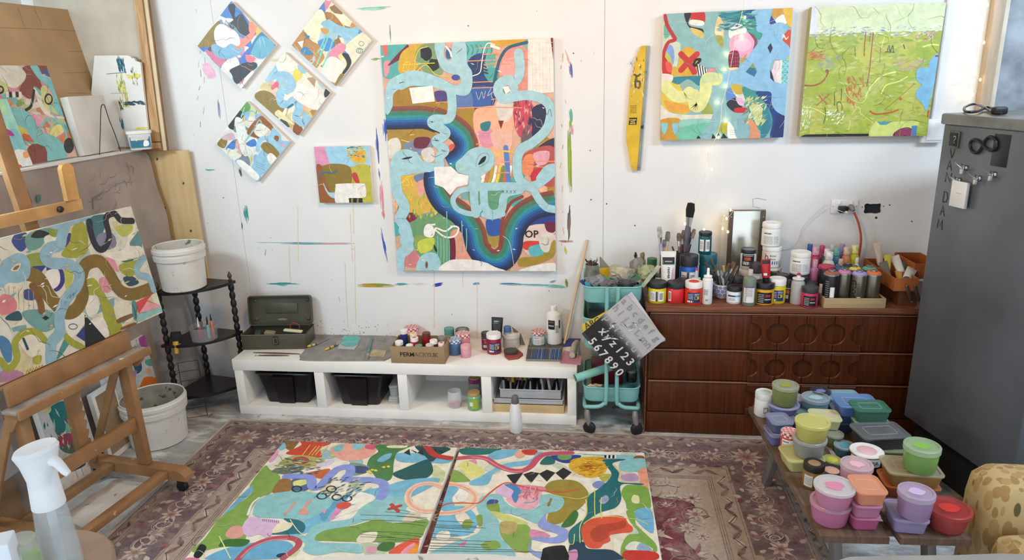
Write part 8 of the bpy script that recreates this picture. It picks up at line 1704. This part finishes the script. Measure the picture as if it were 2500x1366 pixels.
jar('paint_pot','white paint pot standing on a dark jar right of the stack',e4(410),None,f3(655),198/4.27,'#e4e2de','#eeece8',z=DZ+h+.0006,Y=-.265,lidf=.2,lab=lab_white,lw=1.8)
t,c,r,h=J('paint_jar','navy jar beneath the black lidded white jar before the mirror',1130,None,830,160,'#25244a','#d9d8d4',Y=-.24)
jar('paint_jar','white jar with black lid and dark printed label before the mirror',e3(1145),None,f3(625),154/4.27,'#dcdbd8','#29292c',z=DZ+h+.0006,Y=-.24,lab=lab_ink,lz=(.2,.5),lidf=.2)
J('paint_jar','translucent grey jar with brown black lid before the stack',1225,None,775,138,'#b4b2b0','#3b3635',Y=-.305,lab=lab_white,lw=1.2)
J('paint_jar','dark red jar with black lid behind the squat white jar',1035,None,920,125,'#8a1c26','#2c2c2e',Y=-.315);J('paint_jar','black lidded jar between the yellow jars at the back',1500,None,890,130,'#2d2d30','#37373a',Y=-.30);J('paint_jar','low black jar behind the golden yellow jar',1420,None,862,95,'#3a3a3c','#434346',Y=-.21)
J('paint_jar','black lidded dark jar left of the wooden can tray',505,None,972,150,'#7a2a40','#3d3d3f',base=e4,Y=-.345)
J('paint_jar','black lidded jar behind the clear squeeze bottle',405,None,915,140,'#26262c','#333338',base=e4,Y=-.32)
# small bottles at the back
for k,(x,yt,w_,body,cap,Y,lb)in enumerate(((505,578,80,'#5a6fae','#3f62b5',-.06,'blue'),(632,592,80,'#b05a78','#c0466f',-.06,'magenta'),(742,585,84,'#8f9a94','#c9c9c4',-.06,'silver capped'),(840,580,80,'#8a86b5','#9a8fc0',-.06,'lilac'),(563,612,100,'#b0324c','#e0a0b0',-.125,'crimson'),(683,632,90,'#3f8f72','#dfe4e0',-.125,'green'),(785,618,96,'#3f7f98','#6fa8a8',-.125,'teal'),(888,610,96,'#cf8a60','#d9b8a0',-.125,'orange'),(975,590,108,'#b9b62c','#d9d690',-.115,'yellow'),(705,660,120,'#dfe2e0','#e9e9e6',-.185,'white'))):
    bottle('craft_paint_bottle','%s craft paint bottle at the back behind the spray cans'%lb,e4(x),None,f3(yt),w_/4.27,body,cap,Y=Y,sh=.66,neck=.55,capf=.18,group='craft paint bottles')
bottle('craft_paint_bottle','small pink bottle with printed label left of the spray cans',e4(555),None,f3(740),98/4.27,'#d88ab8','#d9a8b8',Y=-.255,sh=.68,neck=.5,capf=.2,lab=lambda L,k:L.rect('#8a4f9a',0,.2,1,.9).rect('#e6e2e8',.2,.4,.7,.75))
for x,yt,w_,cc,lb in ((825,735,80,'#d9b8b0','pale pink bottle top behind the blue spray can'),(995,720,60,'#e4e2e0','white capped bottle behind the yellow spray can')):bottle('craft_paint_bottle',lb,e4(x),None,f3(yt),w_/4.27,cc,cc,Y=-.195,sh=.7,neck=.5,capf=.15)
# wooden tray with spray cans
a_,b_=onZ(e4(642),f3(1243),DZ),onZ(e4(1285),f3(1246),DZ);WT=mat('#b59c74',rough=.6,var=.1,vscale=4,stretch=(1,6,14));wt=(b_-a_).length;t=thing('can_tray','shallow pine tray holding the spray cans on the dresser','tray',(a_+b_)/2,math.atan2(b_.y-a_.y,b_.x-a_.x));hz=.047;td_=.19;w2=wt/2
for nm,a,b in (('bottom',(-w2,0,0),(w2,td_,.004)),('front',(-w2,0,.0042),(w2,.008,hz)),('back',(-w2,td_-.008,.0042),(w2,td_,hz)),('end',(-w2,.0082,.0042),(-w2+.008,td_-.0082,hz)),('end',(w2-.008,.0082,.0042),(w2,td_-.0082,hz))):obj(nm,box2(a,b,.0008),WT,t)
STEEL=mat('#7d7668',rough=.28,metal=.75,var=.1,vscale=5);DARKC=mat('#232327',rough=.3,var=.1)
def can(lb,x,yt,yo,top,dark,w_,txt=None,bars=False):
    Y=(a_.y+b_.y)/2+yo;q=onY(e4(x),f3(yt),Y);z0=DZ+.0046;h=q.z-z0;r=w_/4.268/2*depth(q)/F_PX;t=thing('spray_can',lb,'spray can',(q.x,Y,z0),group='spray cans in the pine tray')
    hb=h*.88;obj('body',lathe([(0,0),(r*.95,0),(r,.003),(r,hb-.006),(r*.95,hb),(0,hb)],24),DARKC if dark else STEEL,t);obj('collar',lathe([(r*.97,hb-.004),(r*1.03,hb-.004),(r*1.03,hb+.002),(r*.95,hb+.003)],24),METAL,t)
    obj('colour_cap',lathe([(r*.96,hb+.0032),(r*.9,hb+h*.05),(r*.6,h*.965),(r*.52,h*.965),(r*.5,h*.95),(0,h*.95)],24),mat(top,rough=.45),t);obj('valve_ring',lathe([(r*.3,h*.951),(r*.42,h*.951),(r*.42,h),(r*.3,h)],18),METAL,t)
    if txt or bars:
        L=Label(r+.0004,facing(q.x,Y),hb*.2,r*1.7,hb*.7)
        if txt:L.word('#16161a',txt,.36,.02,.3*L.h/L.w*3.0,math.pi/2,9);L.fine('#3a362e',.44,.05,.6,.8,9);L.rect('#c9c4b8',.48,.08,.75,.16)
        if bars:L.bars(.5,.12,.85,.6,4,False);L.fine('#8a8a8e',.1,.1,.4,.9,8)
        L.build('print',t)
can('dark spray can with brown top at the front left of the pine tray',732,845,.044,'#9c5a40',True,148,bars=True);can('steel spray can with orchid pink top in the pine tray',865,832,.055,'#c07aa8',False,132);can('steel spray can with lilac top and black lettering at the front of the pine tray',1022,850,.044,'#a595d8',False,150,'GOLD');can('steel spray can with orange top at the right of the pine tray',1170,845,.048,'#d9703c',False,148)
can('steel spray can with yellow top in the back row of the tray',970,800,.13,'#d9c654',False,130);can('steel spray can with teal green top in the back row of the tray',1125,800,.13,'#5fa08c',False,138);can('dark can with blue top in the back row of the tray',800,795,.14,'#3f5f9c',True,120);jar('paint_tin','black can with a flat magenta lid at the left of the pine tray',e4(675),None,f3(800),158/4.27,DARKC,'#b52a52',z=DZ+.0046,Y=(a_.y+b_.y)/2+.125,lidf=.08,lab=lambda L,k:L.bars(.1,.1,.35,.5,3,False),cat='can');can('black topped can in the back row of the tray',900,770,.15,'#242428',True,110)
# cantilever tool box
RUST=mat('#a55f2c',rough=.45,var=.12,vscale=6,speck='#6f3a1c',speck_amt=.0);RUSTD=mat('#6b4026',rough=.5,var=.2,vscale=8)
g=lambda x,y:(2060+x/6.505,560+y/6.505)
p1,p2=onZ(*g(785,990),DZ+.075),onZ(*g(1165,995),DZ+.075);p0=onY(*g(280,560),-.06);dv=V((p0.x-p1.x,p0.y-p1.y,0));ln_=min(dv.length,.36);dv.normalize();uv_=V((p2.x-p1.x,p2.y-p1.y,0));wd_=uv_.length;uv_.normalize()
t=thing('cantilever_tool_box','rusty orange cantilever tool box full of paint tubes on the dresser','tool box',(p1+p2)/2+dv*.12-V((0,0,.075)))
def cant(z0,z1,u0,u1,v0,v1,m,nm):
    q=lambda u,v:(p1.x+uv_.x*u+dv.x*v,p1.y+uv_.y*u+dv.y*v)
    obj(nm,prism([q(u0,v0),q(u1,v0),q(u1,v1),q(u0,v1)],(0,0,z0),(1,0,0),(0,1,0),(0,0,1),z1-z0),m,t,world=True,smooth=False)
TZ0,TZ1=DZ+.078,DZ+.142
cant(TZ0,TZ0+.003,0,wd_,0,ln_,RUSTD,'tray_bottom')
for a in ((0,wd_,0,.003),(0,wd_,ln_-.003,ln_),(0,.003,.0032,ln_-.0032),(wd_-.003,wd_,.0032,ln_-.0032)):cant(TZ0+.0032,TZ1,*a,RUST,'tray_side')
cant(DZ,DZ+.074,wd_*.38,wd_+.02,.03,ln_-.02,RUSTD,'base_box');cant(DZ+.10,DZ+.103,wd_+.04,wd_+.16,.14,ln_,RUSTD,'tray_bottom')
for a in ((wd_+.04,wd_+.16,.14,.143),(wd_+.04,wd_+.16,ln_-.003,ln_),(wd_+.04,wd_+.043,.1432,ln_-.0032),(wd_+.157,wd_+.16,.1432,ln_-.0032)):cant(DZ+.1032,DZ+.175,*a,RUST,'tray_side')
for u in (wd_*.5,wd_*.85):
    bm=B();a=V((p1.x,p1.y,0))+uv_*u-dv*.004;bar(bm,a+V((0,0,TZ0+.03)),a+uv_*.03+V((0,0,DZ+.03)),.006,.014,up=uv_,bev=.001);obj('hinge_arm',bm,mat('#5a4f40',rough=.4,metal=.4),t,world=True)
    for q in (a+V((0,0,TZ0+.03)),a+uv_*.03+V((0,0,DZ+.03))):obj('rivet',lathe([(0,0),(.004,0),(.003,.003),(0,.004)],8),METAL,t,loc=q-dv*.004-t.location,rot=(math.pi/2,0,0))
def in_t(u,v,z):return V((p1.x,p1.y,TZ0+.004+z))+uv_*u+dv*v
for k,(u,v,z,gx,gy,Y_,w_,body,cap,lb)in enumerate(((.05,.26,.02,522,195,-.10,.034,'#c3b4ac','#8a8580','pale grey paint tube standing upright at the tool box back'),(.03,.15,.04,700,400,-.2,.03,'#c9bd2e','#1d1d1f','yellow paint tube with black cap across the tool box'),(.09,.12,.03,770,340,-.16,.04,'#dcdcde','#7a4a3a','long white paint tube leaning in the tool box'),(.02,.10,.02,620,510,-.24,.036,'#6a6864','#8a8884','dark grey paint tube in the tool box'),(.05,.06,.03,870,650,-.28,.032,'#c9962c','#c9962c','ochre paint tube at the front of the tool box'),(.06,.03,.035,1100,600,-.28,.046,'#d9dad8','#2a2a2e','white and black paint tube hanging over the front of the tool box'),(.085,.10,.02,870,600,-.24,.034,'#b58a78','#e0e0de','brown and white paint tube in the middle of the tool box'),(.10,.16,.03,960,500,-.18,.03,'#5f7f7a','#1c1c1e','grey green paint tube with black cap in the tool box'))):
    A=in_t(u,v,z);Bv=onY(*g(gx,gy),Y_);d=Bv-A;d=d.normalized()*min(max(d.length,.09),.15);ptube('paint_tube',lb,A,A+d,w_,body,cap,group='paint tubes in the tool box')
# ==== PAINT TUBS ON THE PLANK TABLE
u6=lambda x:1800+x/2.811
v6=lambda y:880+y/2.811
T1=TZ+.0006
def tint(c,a):c=lin(c);return tuple(round(x+(.75-x)*a,4)for x in c)
def tubR(label,x,yb,yt,w,col,z=T1,fill=.72,taper=.84,dab=None,lid=None,name='round_tub',lidh=.16):
    c,r=stand(u6(x),v6(yb),z,w/2.811*taper);r/=taper;h=max(.035,zat(c.x,c.y,v6(yt))-z);t=thing(name,label,'tub',c,group='round paint tubs');hl=h*(1-lidh);rf=r*(taper+(1-taper)*fill)*.97
    obj('paint',lathe([(0,.0005),(r*taper*.94,.0005),(r*taper*.97,.004),(rf,hl*fill),(0,hl*fill)],28),mat(col,rough=.35,var=.06),t)
    obj('wall',lathe([(r*taper*.98,.003),(r*taper+.0003,.005),(r*.97,hl),(r*.95,hl)],28),clear(tint(col,.12),.6,.25),t)
    obj('lid',lathe([(0,hl+.0015),(r*.9,hl+.0015),(r*.97,hl),(r*1.02,hl),(r*1.02,h-.002),(r*.98,h),(r*.86,h),(r*.83,h-.004),(0,h-.004)],30),clear(tint(col,.42)if lid is None else lid,.55,.25),t)
    if dab:
        R=random.Random(int(x));P=[(r*.5*R.uniform(.75,1.1)*math.cos(a),r*.42*R.uniform(.75,1.1)*math.sin(a))for a in [q*.52 for q in range(12)]]
        obj('colour_sample',prism(P,(0,0,h-.0038),(1,0,0),(0,1,0),(0,0,1),.0012),mat(dab,rough=.5),t,smooth=False)
    return z+h+.0006
tang=math.atan2(tu.y,tu.x)
def tubQ(label,x,yb,w,d,h,col,z=T1,rz=0.0,lid=None,fill=.7,la=.5):
    p=onZ(u6(x),v6(yb),z);wm_=w/2.811*depth(p)/F_PX;a=tang+rz;c=p+V((-math.sin(a),math.cos(a),0))*d/2;t=thing('rectangular_tub',label,'tub',c,a,group='rectangular paint tubs');hl=h*.86
    b=.8+.2*fill
    obj('paint',loft([(wm_*.82,d*.82,.012,.0005),(wm_*.84,d*.84,.014,.004),(wm_*b*.965,d*b*.965,.016,hl*fill)]),mat(col,rough=.35,var=.06),t);obj('wall',loft([(wm_*.85,d*.85,.014,.003),(wm_*.98,d*.98,.018,hl)],cap0=False,cap1=False),clear(tint(col,.12),.6,.25),t)
    l_=obj('lid',loft([(wm_*.98,d*.98,.018,hl),(wm_*1.03,d*1.03,.02,hl+.0005),(wm_*1.03,d*1.03,.02,h-.002),(wm_,d,.018,h),(wm_*.9,d*.88,.015,h),(wm_*.88,d*.86,.015,h-.003)]),clear(lid or tint(col,.3),la+.1,.25),t)
    obj('pressed_panel',tube([(x_,y_,h-.0025)for x_,y_ in rrect(wm_*.6,d*.5,.01)],.0012,5,closed=True),clear('#e3e6e6',.25,.2),l_)
    return z+h+.0006
jar('paint_pot','white pot with pale blue lid at the far left corner of the table',u6(175),v6(393),v6(212),122/2.811,'#dfdfdc','#dfe4e4',z=T1,lidf=.25,lab=lambda L,k:L.rect('#8a8c88',.5,.2,.8,.6).rect('#dadad6',.55,.3,.72,.5),lidtop='#c9dde0')
z=tubR('navy tub at the bottom of the stack under the olive tub',302,468,372,195,'#2e3468',fill=.9);z=tubR('periwinkle tub under the tall olive green tub',310,378,318,206,'#7a7cc0',z,.9);tubR('tall olive green tub on top of the periwinkle tub',318,322,160,172,'#7f8a34',z,.93,.9,'#93a03c')
z=tubQ('periwinkle rectangular tub under the slate blue one',305,590,150,.10,.045,'#5f66a8',rz=.1);tubQ('slate blue rectangular tub with clouded lid at the table left',318,505,150,.10,.045,'#4a5684',z,.1,'#8f98b5')
tubR('pale lilac tub peeping behind the olive tub',405,330,245,110,'#a9a3d0');tubR('clear tub of sky blue paint with pale label at the back',525,375,245,180,'#7fb2cc',dab='#a8d5dc',fill=.55,taper=.9,lidh=.22);tubR('navy jar with lavender lid at the very back of the table',560,318,200,132,'#232a4a',fill=1,dab='#7f88c4',lid='#4a4a55')
tubR('small dark teal tub behind the pale yellow one',425,415,345,90,'#3f7f80')
tubQ('light blue rectangular tub at the back of the table',745,345,215,.10,.055,'#7fb5d6',lid='#9cc6dc')
z=tubQ('deep blue rectangular tub at the bottom of the blue stack',790,500,190,.11,.045,'#265a9c');z=tubQ('mid blue rectangular tub in the blue stack',790,440,200,.11,.045,'#2f62a8',z);tubQ('large cornflower blue tub with clear lid on the blue stack',845,395,270,.12,.05,'#3566b0',z,lid='#6f94c8')
z=tubQ('sea green rectangular tub at the bottom of the green stack',925,562,215,.10,.045,'#3f9070');z=tubQ('mint green rectangular tub in the middle of the green stack',930,500,225,.10,.045,'#8fc4a0',z,lid='#a8d0b4');tubQ('dark green rectangular tub on top of the green stack',935,432,232,.10,.055,'#0f6448',z,lid='#3f7f66')
z=tubQ('olive rectangular tub under the black one',1060,690,200,.10,.04,'#7f8a3a');tubQ('wide black paint tub with clear ribbed lid',1030,618,330,.125,.055,'#101216',z,.12,'#6f7478')
z=tubQ('pale yellow rectangular tub under the grey clear tub',480,772,255,.12,.05,'#d3cf80',rz=.08,lid='#d9d78f');z=tubR('empty clear grey tub between the yellow ones',482,682,520,220,'#9fa09a',z,.3);tubR('round yellow tub on top of the clear grey tub',502,572,408,225,'#cfc95a',z,.95,.82,lid='#d8d480')
z=tubR('olive round tub under the cream rectangular tub',655,605,495,120,'#6f7a2e',fill=.9);tubQ('cream yellow rectangular tub with crusted lid',615,480,195,.10,.045,'#d8d6a0',z,-.1,'#e0deb0')
gjar('orange jam jar with red gingham lid at the table edge',u6(345),v6(650),v6(478),110/2.811,'#c9482a','#c8434a',T1,lab=lab_white)
tubR('small turquoise tub beside the white paint can',730,664,575,142,'#4f94ac',dab='#4f9fb0',fill=.9)
t,c,r,h=jar('paint_can','white and black paint can with pink smear on its lid',u6(866),v6(792),v6(612),218/2.811,'#1d1b20','#e6e6e4',z=T1,lidf=.07,lidtop='#e3b5bd',neck=1.0,cat='can',lab=lambda L,k:L.rect('#e4e4e2',0,.52,1,1).word('#2a2a2e','PEA',.62,.66,.3).rect('#5a2a3a',.45,.1,.8,.4),lz=(.05,.63),lw=1.9)
jar('paint_jar','low jar with lemon yellow lid in the middle of the table',u6(642),v6(765),v6(672),125/2.811,'#4a463c','#b0a860',z=T1,lidtop='#d9cf4a');jar('paint_jar','brown jar with dark lid and white label at the table front left',u6(510),v6(890),v6(698),138/2.811,'#8a6a34','#2a2824',z=T1,lab=lambda L,k:L.rect('#dedbd4',0,.1,.5,.8).fine('#7a7a78',.05,.2,.45,.7,5).rect('#26262a',.55,.1,1,.6),lidtop='#9c7a5a');jar('paint_jar','dark jar with peach smeared lid beside the brown jar',u6(635),v6(868),v6(748),168/2.811,'#c9b0a8','#22222e',z=T1,lidtop='#dba898',lidf=.35)
z=tubR('rose pink tub at the bottom of the tall pink pair',800,1000,850,190,'#cf7aa0',fill=.9);tubR('clear tub of pale pink paint with pink label',800,880,702,205,'#d9a3b4',z,.7,.9,'#e6b3c4',lidh=.22)
z=tubR('candy pink tub at the front corner of the table',622,1150,955,262,'#d472a4',fill=.9);tubR('pink and white tub on the candy pink one',648,1032,848,262,'#d988b0',z,.4,.8,'#d989ac','#e0dcdc')
z=tubQ('magenta pink rectangular tub at the bottom of the peach stack',888,1172,190,.105,.048,'#c9508c',lid='#d98ab0');z=tubQ('pink rectangular tub in the middle of the peach stack',900,1090,190,.105,.048,'#cf7aa4',z,lid='#dc9cba');tubQ('peach rectangular tub on top of the pink stack',930,1005,200,.11,.05,'#e8946c',z,lid='#eda584')
z=tubQ('burnt orange rectangular tub under the ochre one',1205,955,350,.12,.045,'#c2602a',rz=-.1,lid='#c97a4a');z=tubQ('ochre yellow rectangular tub with clouded lid',1225,882,350,.125,.055,'#b5852c',z,-.1,'#b5aa88');tubR('clear tub of spring green paint with green label on the ochre tub',1240,785,575,226,'#7fb54f',z,.62,.88,'#86b552',lidh=.2)
z=tubQ('lilac rectangular tub at the right front of the table',1190,1198,230,.12,.052,'#a394c4',rz=-.12,lid='#b5aace');tubR('clear tub of lilac paint with lilac label on the lilac tub',1200,1103,890,228,'#b08ec0',z,.8,.88,'#cdb5dc',lidh=.2)
tubR('wide red tub at the right end of the table',1420,1192,1000,280,'#b5201f',fill=.9,taper=.76,dab='#cf3a34',lid='#b54a48');tubR('dark grey tub behind the ochre tub',1050,830,700,120,'#3f3c40',fill=.95,lid='#5a585c')
q=onZ(2225,1075,0);tag(obj('black_carton',bx((0,0,.09),(.16,.2,.18),.006),mat('#1f2123',rough=.5),loc=(1.33,-.84,.0006)),'black box on the floor behind the table by the cabinet','box');lump('red_bag','dark red bag crumpled between the dresser and the tubs','bag',(1.25,-.60,.0006),(.10,.07,.12),'#5a221c',35,amp=.18)
# ==== CORNER SHELF THINGS
m4=lambda x,y:(380+x/3.2545,640+y/3.2545)
c,r,h=spot(m4(398,0)[0],m4(0,640)[1],m4(0,500)[1],215/3.2545,ZS[1]+.0006,None);t=thing('clear_cup','clear plastic tub of small paint bottles on the middle shelf tier','tub',c)
obj('cup',lathe([(0,.001),(r*.92,.001),(r,h),(r*.96,h),(r*.88,.004),(0,.004)],26),clear('#b9b5b8',.22,.1),t)
for k,(dx_,dy_,hh,body,cap,lb)in enumerate(((-.5,.1,1.5,'#c9c6c2','#e6e4e0','white'),(-.15,-.5,1.35,'#a8485a','#e9e6e2','red labelled'),(.35,.2,1.55,'#d6bf3a','#1d1d1f','yellow'),(.55,-.15,1.45,'#6fb0bd','#1d1d1f','aqua'),(.7,.3,1.7,'#cf7a6a','#1b1b1d','coral'),(.1,.5,1.3,'#8a6aa0','#d9a0b5','mauve'))):
    tt=thing('craft_bottle','small %s craft bottle in the tub on the corner shelf'%lb,'bottle',c+V((dx_*r*.8,dy_*r*.8,.0048)),group='craft bottles on the corner shelf');b=.0085;H=h*hh;obj('body',lathe([(0,0),(b,.001),(b,H*.6),(b*.5,H*.72),(0,H*.72)],14),mat(body,rough=.35),tt);obj('cap',lathe([(0,H*.722),(b*.6,H*.722),(b*.25,H),(0,H)],12),mat(cap,rough=.4),tt)
A,Bv=onZ(*m4(168,725),ZS[1]+.012),onY(*m4(158,545),-.40);brush('wide black bristle brush with yellow handle lying on the middle shelf',onY(*m4(168,728),-.445),onY(*m4(158,548),-.40),.05,'#c99a2c','#1d1a18','brush on the corner shelf',bl=.55)
# wire rack
t=thing('wire_rack','black wire letter rack leaning by the corner shelf above the bucket','rack',onZ(*m4(320,1250),.001));WIR=mat('#1c1b1d',rough=.4);WY=-.50
for k in range(7):
    y=780+k*73;obj('wire',tube([onY(*m4(175+k*12,y+20),WY),onY(*m4(335+k*12,y-5),WY)],.0016,5),WIR,t,world=True);obj('wire',tube([onY(*m4(175+k*12,y+20),WY),onY(*m4(75+k*20,y+95),WY-.05),onY(*m4(190+k*12,y+80),WY)],.0014,5),WIR,t,world=True)
for q in ([(175,800),(250,1240)],[(335,775),(412,1215)]):obj('upright_wire',tube([onY(*m4(x,y),WY)for x,y in q],.002,5),WIR,t,world=True)
# ==== CLOTH UNDER THE EASEL
P_=[onZ(*c3(x,y),.001)for x,y in ((420,985),(640,870),(760,840),(1000,850),(1060,870),(960,960),(800,1100),(700,1180),(620,1195),(480,1130),(440,1060))];P_=smooth_path(P_,3,True);bm=B();vs_=[bm.verts.new((p.x,p.y,.002+.002*math.sin(p.x*40)))for p in P_];c0=sum(P_,V())/len(P_);cc=bm.verts.new((c0.x,c0.y,.006));mid=[bm.verts.new((c0.x+(p.x-c0.x)*.55,c0.y+(p.y-c0.y)*.55,.008+.006*math.sin(i*1.3)))for i,p in enumerate(P_)];n_=len(P_)
for i in range(n_):
    j=(i+1)%n_;bm.faces.new((vs_[i],vs_[j],mid[j],mid[i]));bm.faces.new((mid[i],mid[j],cc))
tag(obj('floor_cloth',bm,mat('#d2ccc4',rough=.9,var=.08,vscale=10,speck='#8a8a90',speck_amt=.02)),'white paint flecked cloth on the floor under the easel','cloth')
# ==== FAIRY LIGHTS
BULB=mat('#ffd98a',rough=.4,emit=32.0);WCL=mat('#dcdcd8',rough=.3)
def fairy(label,path,bulbs,Yp,f):
    P=[onY(*f(x,y),Yp(i))for i,(x,y)in enumerate(path)];t=thing('fairy_lights',label,'string lights',P[-1]);obj('wire',tube(P,.0011,5,sm=5),WCL,t,world=True)
    for x,y in bulbs:
        q=onY(*f(x,y),Yp(0)-.006);n_=min(P,key=lambda p:(p-q).length)
        obj('stem',tube([n_,q],.0012,5),WCL,t,world=True);b=obj('bulb',lathe([(0,-.007),(.0034,-.005),(.004,0),(.0026,.006),(0,.007)],10),BULB,t,loc=q-t.location)
fp=lambda x,y:(1500+x/3.104,y/3.104)
fairy('string of tiny warm lights hanging over the teal canvas to the brushes',[(985,-20),(960,130),(930,230),(900,400),(875,540),(845,680),(815,790),(805,920),(770,1040),(710,1170),(715,1250),(670,1366),(640,1460),(590,1560),(575,1640),(540,1700),(560,1760),(640,1790),(700,1770),(790,1700),(860,1650),(900,1600)],[(990,132),(968,275),(858,408),(840,527),(848,655),(785,778),(848,917),(790,1040),(705,1135),(740,1283),(560,1615),(535,1695),(680,1740),(820,1730),(850,1655),(880,1590),(860,1755)],lambda i:-.062 if i<13 else -.075,fp)
f2_=lambda x,y:(2150+x/3.903,y/3.903)
fairy('string of tiny warm lights beside the window frame',[(985,-20),(975,130),(930,300),(920,480),(895,600),(850,720),(840,830),(835,960),(845,1040)],[(925,78),(1020,50),(895,250),(960,245),(985,405),(850,590),(897,590),(795,752),(950,760),(850,935),(880,903)],lambda i:-.05,f2_)
o=thing('white_cable','thin white cable drooping from the wall socket to the mirror','cable',onY(1990,570,-.02));obj('lead',tube([OUT+V((-.002,-.075,-.026)),onY(2045,512,-.08),onY(2020,500,-.03),onY(1995,520,-.015),onY(1965,550,-.012),onY(1952,585,-.012),onY(1930,605,-.012),onY(1900,606,-.02),onY(1880,598,-.05)],.0016,6,sm=5),WCL,o,world=True)
# ==== NEAR THE CAMERA
def near(px,py,d):return CAM+ray(px,py)*d
b5=lambda x,y:(x/4.19,1040+y/4.19)
hd=near(*b5(360,225),1.40);bs=V((hd.x,hd.y,0));r=.0345
zn=zat(bs.x,bs.y,1040+745/4.19);zl=zat(bs.x,bs.y,1040+1010/4.19);ztp=zat(bs.x,bs.y,1040+190/4.19);zb=zn-.165;t=thing('spray_bottle','clear mist spray bottle with white trigger head in the near left corner','spray bottle',(bs.x,bs.y,zb));zn-=zb;zl-=zb;ztp-=zb
obj('bottle',lathe([(0,.001),(r*1.05,.001),(r*1.12,.008),(r*1.02,zn*.5),(r*.84,zn),(r*.80,zn),(r*.98,zn*.5),(r*1.06,.010),(0,.006)],36),clear('#dfe6ea',.22,.04),t);obj('water',lathe([(0,.0105),(r*1.04,.0105),(r*.97,zn*.5),(r*.955,zl),(0,zl)],32),clear('#c3ccd2',.3,.02),t);obj('dip_tube',lathe([(0,.02),(.009,.02),(.009,zn),(0,zn)],14),clear('#e9edf0',.6,.2),t)
bm=B();n_=30;secs=[(zn-.012,r*.90,0),(zn+.02,r*.84,0),(zn+.05,r*.80,0),(zn+.085,r*.98,0),(ztp-.012,r*1.2,.25),(ztp-.004,r*1.08,.25)];rings=[]
for z,rr,sl in secs:rings.append([bm.verts.new((rr*math.cos(2*math.pi*i/n_),rr*math.sin(2*math.pi*i/n_),z+sl*rr*.6*math.cos(2*math.pi*i/n_)))for i in range(n_)])
for a,b in zip(rings[:-1],rings[1:]):
    for i in range(n_):bm.faces.new((a[i],a[(i+1)%n_],b[(i+1)%n_],b[i]))
bm.faces.new(rings[-1]);bm.faces.new(rings[0][::-1]);HW=mat('#e6ebf0',rough=.4,speck='#8f9aa0',speck_amt=-.03);obj('spray_head',bm,HW,t);obj('trigger',tube([(r*.7,0,ztp-.03),(r*1.3,-.004,ztp-.035),(r*1.75,-.006,ztp-.052),(r*1.95,-.006,ztp-.058)],[.014,.010,.008,.006],10,sm=4),HW,t)
t=thing('round_stool','round wooden stool under the spray bottle in the near left corner','stool',(bs.x-.06,bs.y-.03,0));obj('seat',lathe([(0,zb-.03),(.15,zb-.03),(.16,zb-.025),(.16,zb-.006),(.155,zb-.0008),(0,zb-.0008)],40),mat('#9a7f6c',rough=.5,var=.12,vscale=7),t)
for k in range(4):obj('leg',tube([(.10*math.cos(k*1.57+.7),.10*math.sin(k*1.57+.7),zb-.031),(.15*math.cos(k*1.57+.7),.15*math.sin(k*1.57+.7),.001)],.014,8),mat('#80634c',rough=.5),t)
g0=near(*b5(190,1180),1.36);jz=zb+.0006;h=g0.z-jz;t=thing('jam_jar','glass jar of lime green paint beside the spray bottle','jar',(g0.x,g0.y,jz));obj('glass',lathe([(0,.001),(.028,.001),(.031,.006),(.031,h*.8),(.026,h*.92),(.026,h)],24),clear('#d9e0d0',.35,.05),t);obj('paint',lathe([(0,.002),(.028,.002),(.029,h*.72),(0,h*.72)],22),mat('#7fb52a',rough=.4,var=.2,vscale=25),t);obj('lid',lathe([(.0265,h*.9),(.029,h*.9),(.029,h+.004),(.02,h+.005),(0,h+.005)],24),clear('#b9bdb5',.7,.2),t)
g0=near(20,1300,1.30);tag(obj('white_carton',bx((0,0,.08),(.05,.05,.17),.004),mat('#dde8f2',rough=.5),loc=(g0.x-.03,g0.y,jz),rot=(0,0,.5)),'white carton at the extreme left edge beside the green jar','carton')
def slab(name,label,cat,pts,z,m,back,parts):
    P=[onZ(x,y,z)for x,y in pts];a,b=P[0],P[-1];P+=[V((b.x,b.y-back,z)),V((a.x,a.y-back,z))];c0=sum(P,V())/len(P);t=thing(name,label,cat,(c0.x,c0.y,0));obj(parts[0],prism([(p.x,p.y)for p in P],(0,0,z-.03),(1,0,0),(0,1,0),(0,0,1),.03),m,t,world=True,smooth=False)
    for p in (P[1],P[-4 if len(P)>5 else 2],P[-1],P[-2]):obj(parts[1],tube([c0.lerp(p,.8)-V((0,0,.031)),V((c0.lerp(p,.8).x,c0.lerp(p,.8).y,.008))],.016,8),mat('#77726c',rough=.5),t,world=True)
    return t
slab('work_table','white paint marked work table edge at the bottom of the view','table',[(735,1370),(800,1358),(950,1351),(1080,1350),(1200,1352),(1290,1360),(1335,1370)],.70,mat('#dcdcda',rough=.5,var=.05,speck='#8a8c94',speck_amt=.0),.4,('top','leg'))
slab('grey_stool','grey cloth covered stool at the bottom right of the view','stool',[(2028,1372),(2075,1358),(2200,1355),(2330,1354),(2440,1350),(2500,1352)],.66,mat('#9a9894',rough=.9,var=.08),.35,('cushion','leg'))
A=onZ(1366,1420,.70);brush('black handled brush with splayed black bristles at the lower edge',V((A.x,A.y-.02,.66)),near(1352,1334,depth(A)),.05,'#1d1d1f','#241f1d','brush at the near table',bl=.4)
